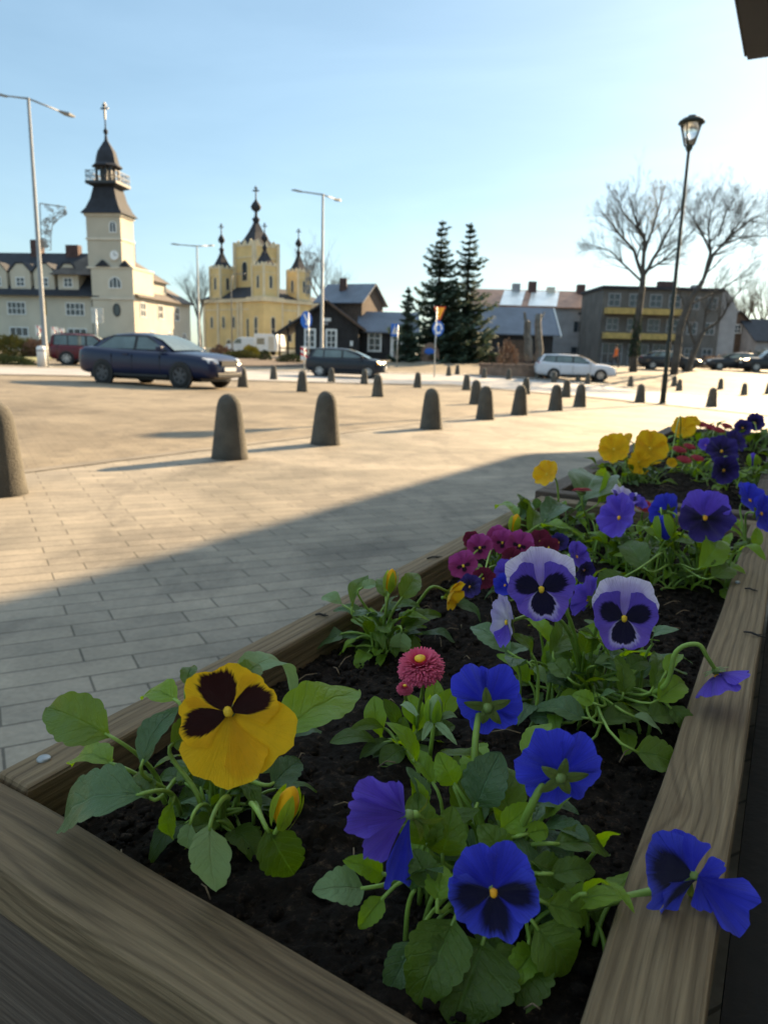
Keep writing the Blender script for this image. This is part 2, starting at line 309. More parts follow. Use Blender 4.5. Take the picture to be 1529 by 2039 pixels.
M['p_magb'] = petalmat('magenta_dark_petal', (0.30, 0.025, 0.13), (0.42, 0.05, 0.22), (0.03, 0.003, 0.02), 0.5, trans=0.3)
M['p_wine'] = petalmat('wine_red_petal', (0.13, 0.008, 0.03), (0.20, 0.015, 0.05), trans=0.3)
M['p_dark'] = petalmat('dark_violet_petal', (0.022, 0.010, 0.085), (0.05, 0.03, 0.22), (0.006, 0.003, 0.02), 0.6, trans=0.2, soft=0.3)
M['p_pink'] = petalmat('pink_ray', (0.95, 0.035, 0.16), (0.97, 0.17, 0.30), trans=0.12)
M['p_red'] = petalmat('red_ray', (0.42, 0.012, 0.03), (0.55, 0.03, 0.06), trans=0.35)
M['eye'] = mat('yellow_eye', (0.85, 0.50, 0.02), 0.6, 0.3, 300)
M['eye_orange'] = mat('orange_eye', (0.90, 0.36, 0.01), 0.6, 0.3, 300)
# ------------------------------------------------------------------ ground
def sheet(name, pts_fn, nu, nv, m, dz=0.0, label=None, kind='structure'):
    vs = []; fs = []
    for j in range(nv + 1):
        for i in range(nu + 1):
            x, y = pts_fn(i / nu, j / nv); vs.append((x, y, g(x, y) + dz))
    for j in range(nv):
        for i in range(nu):
            a = j * (nu + 1) + i; fs.append((a, a + 1, a + nu + 2, a + nu + 1))
    o = MB().add(vs, fs).build(name, m); o['kind'] = kind
    return o
def lerp(a, b, t): return a + (b - a) * t
gx = [-900, -400, -160] + list(range(-90, 92, 3)) + [160, 400, 900]
gy = [-40, -12] + [y * 1.5 for y in range(-6, 60)] + [95, 110, 140, 220, 500, 1500]
vs = [(x, y, g(x, y)) for y in gy for x in gx]; n = len(gx)
fs = [(j*n+i, j*n+i+1, (j+1)*n+i+1, (j+1)*n+i) for j in range(len(gy)-1) for i in range(n-1)]
o = MB().add(vs, fs).build('ground', M['plaza']); o['kind'] = 'structure'
T = Vector((0.474, 0.880, 0)); T.normalize(); N = Vector((T.y, -T.x, 0))
def TL(t, l): p = T * t + N * l; return p.x, p.y
# pavement between the bollards and the terrace
sheet('pavement', lambda a, b: TL(lerp(-9, 24.5, b), lerp(-4.95 - 0.015 * lerp(-9, 24.5, b), 4.5, a)), 10, 28, M['pave'], 0.008)
sheet('kerb_strip', lambda a, b: TL(lerp(-9, 24.5, b), lerp(-5.08, -4.95, a) - 0.015 * lerp(-9, 24.5, b)), 1, 28, M['kerb_dark'], 0.014)
# the road that crosses behind the square: two edges seen in the photograph, laid as a strip
lo = [(-260, 742), (140, 748), (470, 757), (690, 763), (900, 766), (1050, 780), (1200, 793), (1529, 827), (1800, 855)]
hi = [(-260, 728), (140, 734), (470, 738), (690, 742), (900, 746), (1050, 755), (1200, 768), (1529, 799), (1800, 822)]
LO = [at(*p) for p in lo]; HI = [at(*p) for p in hi]
def strip(name, A, B, m, dz, n=4, f0=0.0, f1=1.0):
    vs = []; fs = []; seg = []
    for k in range(len(A) - 1):
        for q in range(6): seg.append((A[k].lerp(A[k+1], q/6), B[k].lerp(B[k+1], q/6)))
    seg.append((A[-1], B[-1]))
    for a, b in seg:
        for i in range(n + 1):
            p = a.lerp(b, lerp(f0, f1, i / n)); vs.append((p.x, p.y, g(p.x, p.y) + dz))
    for k in range(len(seg) - 1):
        for i in range(n): q = k*(n+1)+i; fs.append((q, q+1, q+n+2, q+n+1))
    o = MB().add(vs, fs).build(name, m); o['kind'] = 'structure'; return o
strip('road', LO, HI, M['asphalt'], 0.012)
strip('road_kerb', LO, HI, M['kerb'], 0.035, 1, -0.05, -0.005)
strip('road_kerb', LO, HI, M['kerb'], 0.05, 1, 1.005, 1.06)
# planted traffic island and verges
def patch(name, px, m, dz, mul=6, kind='structure'):
    P = [at(*p) for p in px]; c = sum(P, Vector()) / len(P); vs = []; fs = []
    R = []
    for i in range(len(P)):
        for q in range(mul): R.append(P[i].lerp(P[(i+1) % len(P)], q / mul))
    for s in (1.0, 0.75, 0.5, 0.25):
        for p in R: q = c.lerp(p, s); vs.append((q.x, q.y, g(q.x, q.y) + dz))
    n = len(R); vs.append((c.x, c.y, g(c.x, c.y) + dz))
    for k in range(3):
        for i in range(n): j = (i+1) % n; fs.append((k*n+i, k*n+j, (k+1)*n+j, (k+1)*n+i))
    for i in range(n): fs.append((3*n+i, 3*n+(i+1) % n, 4*n))
    o = MB().add(vs, fs).build(name, m); o['kind'] = kind; return o
patch('island_lawn', [(-160, 726), (40, 724), (105, 716), (110, 708), (-160, 700)], M['lawn'], 0.05)
patch('flower_bed', [(425, 729), (600, 731), (640, 722), (560, 714), (425, 716)], M['earth'], 0.06)
patch('verge', [(860, 716), (1010, 718), (1060, 712), (900, 706)], M['lawn'], 0.04)

# ------------------------------------------------------------------ planters
ZR = CAMZ - 0.27; ZS = ZR - 0.033
rnd = random.Random(3)
def board(name, A, B, zt, h, m, parent, off, bev=0.003, v0=None):
    # A: outer edge ends, B: inner edge ends (top plan, t/l), top at zt, h deep
    a0, a1 = [Vector((*TL(*q), 0)) for q in A]; b0, b1 = [Vector((*TL(*q), 0)) for q in B]
    n = 24; vs = []; uv = []; fs = []; v0 = rnd.uniform(0, 6) if v0 is None else v0; u0_ = rnd.uniform(0, 6); L = (a1 - a0).length; W = (b0 - a0).length
    for k in range(n + 1):
        s = k / n; wob = 0.0012 * noise.noise(Vector((s * L * 9, v0 * 7, 0)))
        a = a0.lerp(a1, s); b = b0.lerp(b1, s); d = (b - a).normalized() * wob
        for p, z, vv in ((a + d, zt, 0), (b + d * 1.5, zt, W), (b + d, zt - h, W + h), (a, zt - h, -h)):
            vs.append((p.x, p.y, z)); uv.append((u0_ + s * L, v0 + vv))
    for k in range(n):
        for i in range(4): j = (i+1) % 4; fs.append((k*4+i, k*4+j, (k+1)*4+j, (k+1)*4+i))
    fs += [(0, 3, 2, 1), (n*4, n*4+1, n*4+2, n*4+3)]
    mb = MB().add([(x - off[0], y - off[1], z - off[2]) for x, y, z in vs], fs, 0, uv)
    o = mb.build(name, m, parent); fixn(o); return bevel(o, bev, 2)
GP = g(0.1, 0.6) + 0.008
p = TL(0.8, -0.2); po = (p[0], p[1], GP)
pl = thing('flower_planter', 'weathered grey timber planter box in the foreground, full of pansies, its near corner in view', 'planter', po, 0, 'timber planters on the pavement')
def fi(l): return 0.259 - 0.075 * (l + 0.385)
def fo(l): return 0.2076 - 0.066 * (l + 0.336)
H1 = 0.13
board('side_plank', ((fi(-0.42) + 0.002, -0.4195), (1.395, -0.4195)), ((fi(-0.386) + 0.002, -0.386), (1.395, -0.386)), ZR, H1, M['wood'], pl, po)
board('side_plank', ((fi(0) + 0.002, 0.0), (1.395, 0.004)), ((fi(-0.046) + 0.002, -0.047), (1.395, -0.038)), ZR - 0.001, H1, M['wood'], pl, po, v0=2.37)
board('end_plank', ((fo(-0.425), -0.425), (fo(0.004), 0.004)), ((fi(-0.425), -0.425), (fi(0.004), 0.004)), ZR - 0.002, 0.03, M['wood'], pl, po)
board('end_plank', ((1.437, -0.42), (1.437, 0.004)), ((1.397, -0.42), (1.397, 0.004)), ZR - 0.002, H1, M['wood'], pl, po)
board('end_plank', ((fo(-0.42) + 0.004, -0.42), (fo(0) + 0.004, 0)), ((fi(-0.42) - .001, -0.42), (fi(0) - .001, 0)), ZR - 0.034, 0.097, M['wood_dark'], pl, po)  # darker timber carries painted shade on the near planter's front
for r in range(1, 5):
    z = ZR - r * 0.133; h = min(H1, z - GP)
    for l0, l1 in ((-0.4175, -0.386), (-0.046, -0.002)):
        board('side_plank', ((0.29, l0), (1.395, l0)), ((0.29, l1), (1.395, l1)), z, h, M['wood'], pl, po)
    board('end_plank', ((fo(-0.42) + 0.003, -0.42), (fo(0) + 0.003, 0)), ((fi(-0.42), -0.42), (fi(0), 0)), z, h, M['wood_dark'], pl, po)  # lower front boards too: shade put into the timber colour
p = onplane(88, 1512, ZR)
def screw(p, r): 
    return MB().lathe([(0.0005, -0.004), (r, -0.003), (r, 0.0006), (r * 0.85, 0.0016), (r * 0.2, 0.0019)], (p.x - po[0], p.y - po[1], ZR - po[2]), 20).build('screw', M_screw, pl, True)
M_screw = mat('screw_zinc', (0.30, 0.31, 0.31), 0.45, 0.2, 200, metal=0.7)
screw(p, 0.0046)
for q in ((935, 1062), (1468, 1160)): screw(onplane(*q, ZR), 0.003)
p = TL(2.3, -0.2); po2 = (p[0], p[1], g(*p[:2]) + 0.008)
pl2 = thing('flower_planter', 'second brown timber planter behind the near one, with a dark front plank', 'planter', po2, 0, 'timber planters on the pavement')
for r in range(5):
    z = ZR + 0.004 - r * 0.133; h = 0.13 if r < 4 else 0.10
    for l0, l1 in ((-0.437, -0.395), (-0.046, -0.002)):
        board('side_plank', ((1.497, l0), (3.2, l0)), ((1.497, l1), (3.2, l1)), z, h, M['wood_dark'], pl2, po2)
    for a, b in ((1.455, 1.495), (3.242, 3.202)):
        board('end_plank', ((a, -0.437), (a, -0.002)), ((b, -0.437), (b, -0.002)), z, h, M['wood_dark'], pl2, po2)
def soil(name, t0, t1, l0, l1, step, label=None):
    nt_, nl = int((t1 - t0) / step), int((l1 - l0) / step); vs = []; fs = []
    for j in range(nt_ + 1):
        for i in range(nl + 1):
            x, y = TL(lerp(t0, t1, j / nt_), lerp(l0, l1, i / nl)); q = Vector((x, y, 0))
            z = ZS + 0.007 * noise.noise(q * 9) + 0.006 * noise.fractal(q * 45, 0.9, 2.0, 4) + 0.0035 * abs(noise.noise(q * 170)) + 0.006 * math.sin(PI * i / nl)
            vs.append((x, y, z))
    for j in range(nt_):
        for i in range(nl): a = j*(nl+1)+i; fs.append((a, a+1, a+nl+2, a+nl+1))
    mb = MB().add(vs, fs); rr = random.Random(11)
    ico = bmesh.new(); bmesh.ops.create_icosphere(ico, subdivisions=1, radius=1); iv = [v.co.copy() for v in ico.verts]; jf = [[v.index for v in f.verts] for f in ico.faces]; ico.free()
    for _ in range(int(5200 * (t1 - t0) * (l1 - l0) / 0.4)):
        x, y = TL(t0 + (t1 - t0) * rr.random() ** 1.3, rr.uniform(l0 + 0.006, l1 - 0.006)); s = 0.0012 + 0.0042 * rr.random() ** 3.5
        z = ZS + 0.007 * noise.noise(Vector((x, y, 0)) * 9) + 0.004 + 0.002
        mb.add([(x + v.x * s * rr.uniform(.6, 1.3), y + v.y * s * rr.uniform(.6, 1.3), z + v.z * s * rr.uniform(.5, 1.1)) for v in iv], jf)
    for _ in range(int(70 * (t1 - t0))):       # bits of straw and root
        x, y = TL(rr.uniform(t0, t1), rr.uniform(l0 + .02, l1 - .02)); a = rr.uniform(0, 6.28); L = rr.uniform(.006, .03)
        P0 = Vector((x, y, ZS + 0.012)); P1 = P0 + Vector((math.cos(a) * L, math.sin(a) * L, rr.uniform(-.002, .006)))
        mb.tube([P0, P0.lerp(P1, .5) + Vector((0, 0, .003)), P1], 0.0005, 4, 1)
    o = mb.build(name, [M['soil'], M_straw], None, True); o['kind'] = 'stuff'; return o
M_straw = mat('dry_straw', (0.20, 0.14, 0.08), 0.8, 0.4, 200)
s1 = soil('potting_soil', 0.24, 1.396, -0.387, -0.045, 0.0032); tag(s1, 'dark crumbly potting soil filling the near planter', 'soil')
s2 = soil('potting_soil', 1.496, 3.2, -0.396, -0.045, 0.009); tag(s2, 'dark potting soil in the second planter farther along', 'soil')

# ------------------------------------------------------------------ plants
def depth(p): return (p - CAM).dot(FWD)
def camv(a, b, c): return (CR * a + CU * b + CB * c).normalized()
def bez(p0, p1, p2, p3, n=10):
    return [p0*(1-t)**3 + p1*3*t*(1-t)**2 + p2*3*t*t*(1-t) + p3*t**3 for t in [i/n for i in range(n+1)]]
def leaf(parent, B, A, Tp, W, nh, m, rr, off, spat=False, curl=0.12, fold=0.25, crim=1.0, lobes=6, pr=0.0012, name='leaf'):
    # B: foot of the petiole, A: start of the blade, Tp: tip
    y = (Tp - A); L = y.length; y.normalize(); x = y.cross(nh)
    if x.length < 1e-4: x = y.orthogonal()
    x.normalize(); z = x.cross(y); mb = MB(); nv, nu = 34, 8
    vs = []; uv = []; fs = []; ph = rr.uniform(0, 6); bend = rr.uniform(-.08, .08)
    for j in range(nv + 1):
        s = j / nv; e = s ** (1.55 if spat else 0.80)
        wd = W * 0.5 * max(0.0, math.sin(PI * min(e, 1) ** 0.95)) ** (0.75 if spat else 0.62)
        if s < 0.15: wd = max(wd * (s / 0.15) ** 0.5, 0.0012)
        if not spat: wd *= 0.87 + 0.14 * abs(math.sin(PI * lobes * s + 0.4)) ** 0.6
        cz = curl * L * (math.sin(PI * s) - 1.3 * s * s); cx = bend * L * s * s
        for i in range(nu + 1):
            u = -1 + 2 * i / nu; au = abs(u)
            lag = -0.05 * L * au * au * (0 if spat else 1) * (1 - s)
            wave = crim * 0.035 * L * au ** 1.5 * math.sin(9 * s + ph + (1.7 if u > 0 else 0)) + 0.012 * L * math.sin(22 * s - 4 * au) * (1 - au) * crim
            p = A + y * (s * L + lag) + x * (u * wd + cx) + z * (cz + fold * au * wd + wave)
            vs.append(p); uv.append((u + 1e-4, s + 1e-4))
    for j in range(nv):
        for i in range(nu): a = j*(nu+1)+i; fs.append((a, a+1, a+nu+2, a+nu+1))
    mb.add([p - off for p in vs], fs, 0, uv)
    if B is not None:
        d0 = (A - B); c1 = B + Vector((0, 0, d0.length * 0.45)) * (0.6 if d0.z > 0 else 0.2) + d0 * 0.15; c2 = A - y * d0.length * 0.3
        pp = bez(B, c1, c2, A + y * L * 0.03, 8); mb.tube([q - off for q in pp], [pr * (1.35 - 0.5 * i / 8) for i in range(9)], 6, 1)
    return mb.build(name, [m, M['stem']], parent, True)
def plant(name, label, cat, x, y, group=None, z=None):
    b = onplane(x, y, (ZS if z is None else z) + 0.004); o = thing(name, label, cat, b, 0, group); o_ = b.copy()
    return [o, o_, random.Random(int(x * 7 + y))]
def hleaf(P, bx, by, bh, ax, ay, ah, tx, ty, th, wpx, m='leaf', n=(0, .5, 1), **kw):
    o, off, rr = P; A = onplane(ax, ay, ZS + ah); Tp = onplane(tx, ty, ZS + th); B = onplane(bx, by, ZS + bh) if bx is not None else off + Vector((rr.uniform(-.008, .008), rr.uniform(-.008, .008), 0.004))
    W = wpx * (depth(A) + depth(Tp)) / 2 / FPX
    return leaf(o, B, A, Tp, W, camv(*n), M[m], rr, off, **kw)
def rosette(P, n, rad, hmax, lmin, lmax, ms=('leaf',), spat=False, seed=0, cen=None, spread=0.3, elmin=5, elmax=80):
    o, off, r_ = P; rr = random.Random(seed * 13 + n)
    for i in range(n):
        az = i * 2.399 + rr.uniform(-.4, .4); t = rr.random(); el = math.radians(lerp(elmin, elmax, t ** 0.9))
        lb = rr.uniform(lmin, lmax); lp = rr.uniform(0.3, 1.0) * hmax * (0.5 + 0.6 * t)
        d = Vector((math.cos(az) * math.cos(el), math.sin(az) * math.cos(el), math.sin(el)))
        B = off + Vector((rr.uniform(-1, 1), rr.uniform(-1, 1), 0)) * rad * spread
        A = B + d * lp; e2 = el - math.radians(rr.uniform(10, 60)); d2 = Vector((math.cos(az) * math.cos(e2), math.sin(az) * math.cos(e2), math.sin(e2)))
        Tp = A + d2 * lb; Tp.z = max(Tp.z, ZS + 0.004)
        leaf(o, B, A, Tp, lb * rr.uniform(.42, .62) * (0.75 if spat else 1), Vector((0, 0, 1)) + d * -0.4 + Vector((rr.uniform(-.3, .3), rr.uniform(-.3, .3), 0)), M[rr.choice(ms)], rr, off, spat=spat, curl=rr.uniform(.02, .25), fold=rr.uniform(.05, .4), lobes=rr.choice((5, 6, 7)))
def petal_mb(R, A, dirang, zoff, cup, ruff, seed, notch=0.0, rim=0.30, dx=0.0, crease=0.0):
    nu, nv = 22, 12; vs = []; uv = []; fs = []; rr = random.Random(seed); p1, p2, p3 = [rr.uniform(0, 6.28) for _ in range(3)]; f1 = rr.uniform(4.5, 6.5)
    for j in range(nv + 1):
        v = j / nv
        for i in range(nu + 1):
            u = -1 + 2 * i / nu; au = abs(u)
            th = dirang + u * A * (0.62 + 0.38 * v ** 0.6)
            ro = R * v * (1 - rim * au ** 3.2) * (1 - notch * math.exp(-(u / .16) ** 2) * v ** 4) * (1 + v * v * (0.040 * math.sin(f1 * u + p1) + 0.022 * math.sin(13 * u + p2) + 0.010 * math.sin(31 * u + p3)))
            z = zoff + cup * R * v * v + ruff * R * v ** 2.2 * (0.6 * math.sin(4.4 * u + p3) + 0.35 * math.sin(9 * u + p1)) + 0.05 * R * (1 - au ** 2) * v - crease * R * v * math.exp(-(u / .12) ** 2)
            vs.append(Vector((ro * math.cos(th) + dx * R, ro * math.sin(th), z))); uv.append((u + 1e-4, v + 1e-4))
    for j in range(nv):
        for i in range(nu): a = j*(nu+1)+i; fs.append((a, a+1, a+nu+2, a+nu+1))
    return vs, fs, uv
KIND = {
 'yellow': dict(up='p_yel', side='p_yelb', low='p_yelb', eye='eye'),
 'plain_yellow': dict(up='p_yel', side='p_yel', low='p_yel', eye='eye'),
 'blue': dict(up='p_blu', side='p_blub', low='p_blub', eye='eye_orange'),
 'blue_back': dict(up='p_blu', side='p_blu', low='p_blu', eye='eye_orange'),
 'violet': dict(up='p_vio', side='p_vio', low='p_vio', eye='eye_orange'),
 'lilac': dict(up='p_lil', side='p_purb', low='p_purw', eye='eye'),
 'white': dict(up='p_white', side='p_white', low='p_vio', eye='eye'),
 'magenta': dict(up='p_mag', side='p_magb', low='p_magb', eye='eye'),
 'wine': dict(up='p_wine', side='p_wine', low='p_wine', eye='eye'),
 'dark': dict(up='p_vio', side='p_dark', low='p_dark', eye='eye_orange'),
 'deep': dict(up='p_dark', side='p_dark', low='p_dark', eye='eye_orange'),
}
def flower(P, kind, x, y, h, px, n=(0, 0.1, 1), roll=0.0, cup=0.10, ruff=0.07, seed=1, via=None, foot=None, stem=True, up=1.0, side=1.0, low=1.0, label=None, sepals=True, wide=1.0, upspread=34, sideang=-6, upA=47, sideA=46, lowA=60, tilt=0.0, sr=0.0016, crease=0.0, droop=0.0):
    o, off, rr = P; c = onplane(x, y, ZS + h); D = depth(c); R = px * D / FPX / 2
    nz = camv(*n); a = math.radians(roll); upv = CR * math.sin(a) + CU * math.cos(a)
    yv = (upv - nz * upv.dot(nz)); yv = yv.normalized() if yv.length > 1e-3 else nz.orthogonal().normalized(); xv = yv.cross(nz)
    def W(p): return c + xv * p.x * wide + yv * p.y + nz * (p.z - droop * p.y * p.y / R) - off
    K = KIND[kind]; mb = MB()
    # the eye: a bumpy cushion with a pale throat behind it
    er = 0.072 * R; prof = [(er * .2, -.10 * R), (er * 1.2, .01 * R), (er * 1.0, .04 * R), (er * .55, .065 * R), (er * .05, .06 * R)]
    rings = [[W(Vector((r_ * math.cos(2*PI*k/10) * (1 + .15 * math.sin(k * 2.1)), r_ * math.sin(2*PI*k/10) * 1.25 - 0.03 * R, z))) for k in range(10)] for r_, z in prof]
    mb.loft(rings, 0)
    # green receptacle and spur behind
    rings = [[W(Vector((r_ * math.cos(2*PI*k/8), r_ * math.sin(2*PI*k/8), z))) for k in range(8)] for r_, z in [(.10*R, -.06*R), (.14*R, -.13*R), (.12*R, -.24*R), (.04*R, -.30*R)]]
    mb.loft(rings, 1)
    fo_ = mb.build('flower', [M[K['eye']], M['sepal']], o, True)
    if label: fo_['label'] = label
    deg = math.radians
    for (kk, ang, A, RR, z, nt_, rim) in (('up', 90 + upspread, upA, 1.0 * up, -.075, 0, .26), ('up', 90 - upspread, upA, 1.02 * up, -.055, 0, .26),
                                 ('side', 180 - sideang, sideA, .94 * side, -.02, 0, .24), ('side', sideang, sideA, .94 * side, -.012, 0, .24), ('low', -90, lowA, .92 * low, .012, .13, .22)):
        vs, fs, uv = petal_mb(R * RR, deg(A), deg(ang), z * R, cup * (1.0 if kk != 'up' else .6), ruff, seed * 7 + int(ang), nt_, rim, 0, crease)
        q = MB().add([W(p) for p in vs], fs, 0, uv).build('petal', M[K[kk]], o, True); q.parent = fo_
    if sepals:
        for k in range(5):
            th = deg(90 + 72 * k + rr.uniform(-8, 8)); L = R * rr.uniform(.56, .80); vs = []; uv = []; fs = []
            for j in range(9):
                s = j / 8; wd = .125 * R * math.sin(PI * (s * .92 + .08)) ** .6 if s < 1 else 0.0005
                for i in range(3):
                    u_ = i - 1; p = Vector(((s * L - .12 * R) * math.cos(th) - u_ * wd * math.sin(th), (s * L - .12 * R) * math.sin(th) + u_ * wd * math.cos(th), -.15 * R - .13 * R * s + .12 * R * s * s * s + abs(u_) * .02 * R))
                    vs.append(W(p)); uv.append((u_ * .99 + 1e-4, s + 1e-4))
            for j in range(8):
                for i in range(2): a_ = j*3+i; fs.append((a_, a_+1, a_+4, a_+3))
            q = MB().add(vs, fs, 0, uv).build('sepal', M['sepal_leaf'], o, True); q.parent = fo_
    if stem:
        s0 = c - nz * R * 0.22; f = onplane(foot[0], foot[1], ZS + foot[2]) if foot else off
        if via: pts = [s0] + [onplane(*v[:2], ZS + v[2]) for v in via] + [f]
        else:
            k = (s0 - f).length; pts = [s0, s0 - nz * min(.03, k * .35) + Vector((0, 0, .006)), f + Vector((0, 0, k * .55)) + (s0 - f) * .25, f]
            pts = bez(*pts, 12)
        if via:      # smooth through the via points
            q = []; n_ = len(pts)
            for i in range(n_ - 1):
                a_, b_, c_, d_ = pts[max(i-1, 0)], pts[i], pts[i+1], pts[min(i+2, n_-1)]
                for t in [z / 6 for z in range(6)]:
                    q.append(0.5 * ((2*b_) + (c_ - a_) * t + (2*a_ - 5*b_ + 4*c_ - d_) * t*t + (3*b_ - a_ - 3*c_ + d_) * t**3))
            pts = q + [pts[-1]]
        MB().tube([p - off for p in pts], [sr * (0.85 + .3 * i / len(pts)) for i in range(len(pts))], 7).build('stem', M['stem'], o, True)
    return fo_
def side_flower(P, x, y, h, petals, via, kind='blue', sr=.0021, label=None, seed=1):
    # a flower seen from the side or half folded: every petal with its own direction, length and turn
    o, off, rr = P; c = onplane(x, y, ZS + h); D = depth(c); u = D / FPX; K = KIND[kind]
    mb = MB(); r0 = 13 * u; rings = []
    sd = (onplane(*via[0][:2], ZS + via[0][2]) - c).normalized(); e1 = sd.orthogonal().normalized(); e2 = sd.cross(e1)
    for r_, z in ((.5, -.6), (1.0, -.2), (1.05, .5), (.8, 1.1), (.3, 1.5)): rings.append([c + (e1 * math.cos(2*PI*k/9) + e2 * math.sin(2*PI*k/9)) * r_ * r0 * .8 + sd * z * r0 - off for k in range(9)])
    f = mb.loft(rings, 0).build('flower', [M['sepal']], o, True)
    if label: f['label'] = label
    for i, (ang, A, Rp, dep, turn, m) in enumerate(petals):
        a = math.radians(ang); ax = (CR * math.cos(a) + CU * math.sin(a) + CB * dep).normalized(); t_ = math.radians(turn)
        n0 = (CB - ax * CB.dot(ax)).normalized(); s0 = n0.cross(ax); nn = n0 * math.cos(t_) + s0 * math.sin(t_); ss = nn.cross(ax)
        vs, fs, uv = petal_mb(Rp * u, math.radians(A), 0, 0, .10, .13, seed * 9 + i, 0, .24)
        q = MB().add([c + ax * p.x + ss * p.y + nn * (p.z + .0006 * i) - off for p in vs], fs, 0, uv).build('petal', M[m], o, True); q.parent = f
    for k in range(4):
        a = math.radians(petals[0][0] + 60 + 75 * k); L = 52 * u; d = (CR * math.cos(a) + CU * math.sin(a)) * .9 + sd * .7
        q = leaf(o, None, c + sd * r0 * .6, c + sd * r0 * .4 + d * L, 16 * u, CB + sd, M['sepal_leaf'], rr, off, spat=True, crim=.2, name='sepal'); q.parent = f
    pts = [c + sd * r0 * .8] + [onplane(*v[:2], ZS + v[2]) for v in via]; q = []; n_ = len(pts)
    for i in range(n_ - 1):
        a_, b_, c_, d_ = pts[max(i-1, 0)], pts[i], pts[i+1], pts[min(i+2, n_-1)]
        for t in [z / 6 for z in range(6)]: q.append(0.5 * ((2*b_) + (c_ - a_) * t + (2*a_ - 5*b_ + 4*c_ - d_) * t*t + (3*b_ - a_ - 3*c_ + d_) * t**3))
    MB().tube([p - off for p in q + [pts[-1]]], sr, 7).build('stem', M['stem'], o, True)
    return f
def bud(P, x, y, h, wpx, hpx, n=(0, 1, 0.2), col='p_yel', foot=None, roll=0, stem=True):
    o, off, rr = P; c = onplane(x, y, ZS + h); D = depth(c); R = wpx * D / FPX / 2; H = hpx * D / FPX
    a = math.radians(roll); ax = (CR * math.sin(a) + CU * math.cos(a) + CB * n[2] * .5).normalized(); xv = ax.orthogonal().normalized(); yv = ax.cross(xv)
    def W(p): return c + xv * p.x + yv * p.y + ax * p.z - off
    mb = MB()
    rings = [[W(Vector((r_ * R * math.cos(2*PI*k/12) * (1 + .07 * math.sin(3*k + z * 5)), r_ * R * math.sin(2*PI*k/12), z * H))) for k in range(12)] for r_, z in [(.3, -.48), (.75, -.3), (.95, -.05), (.85, .2), (.5, .42), (.12, .52)]]
    mb.loft(rings, 0); b = mb.build('flower_bud', [M[col]], o, True)
    for k in range(5):
        th = 2*PI*k/5 + .3; vs = []; uv = []; fs = []
        for j in range(8):
            s = j / 7; wd = .60 * R * math.sin(PI * (s * .9 + .1)) ** .8; rr_ = R * (.45 + .72 * math.sin(PI * min(.8, .15 + s * .62))); z = -.5 + .95 * s
            for u_ in (-1, 0, 1):
                p = Vector((rr_ * math.cos(th) - u_ * wd * math.sin(th), rr_ * math.sin(th) + u_ * wd * math.cos(th), z * H)); vs.append(W(p)); uv.append((u_ * .99 + 1e-4, s + 1e-4))
        for j in range(7):
            for i in range(2): a_ = j*3+i; fs.append((a_, a_+1, a_+4, a_+3))
        q = MB().add(vs, fs, 0, uv).build('sepal', M['leaf_bright'], o, True); q.parent = b
    if stem:
        f = onplane(foot[0], foot[1], ZS + foot[2]) if foot else off; s0 = c - ax * H * .46; k = (s0 - f).length
        MB().tube([p - off for p in bez(s0, s0 - ax * k * .3, f + Vector((0, 0, k * .5)), f, 10)], 0.0013, 6).build('stem', M['stem'], o, True)
    return b
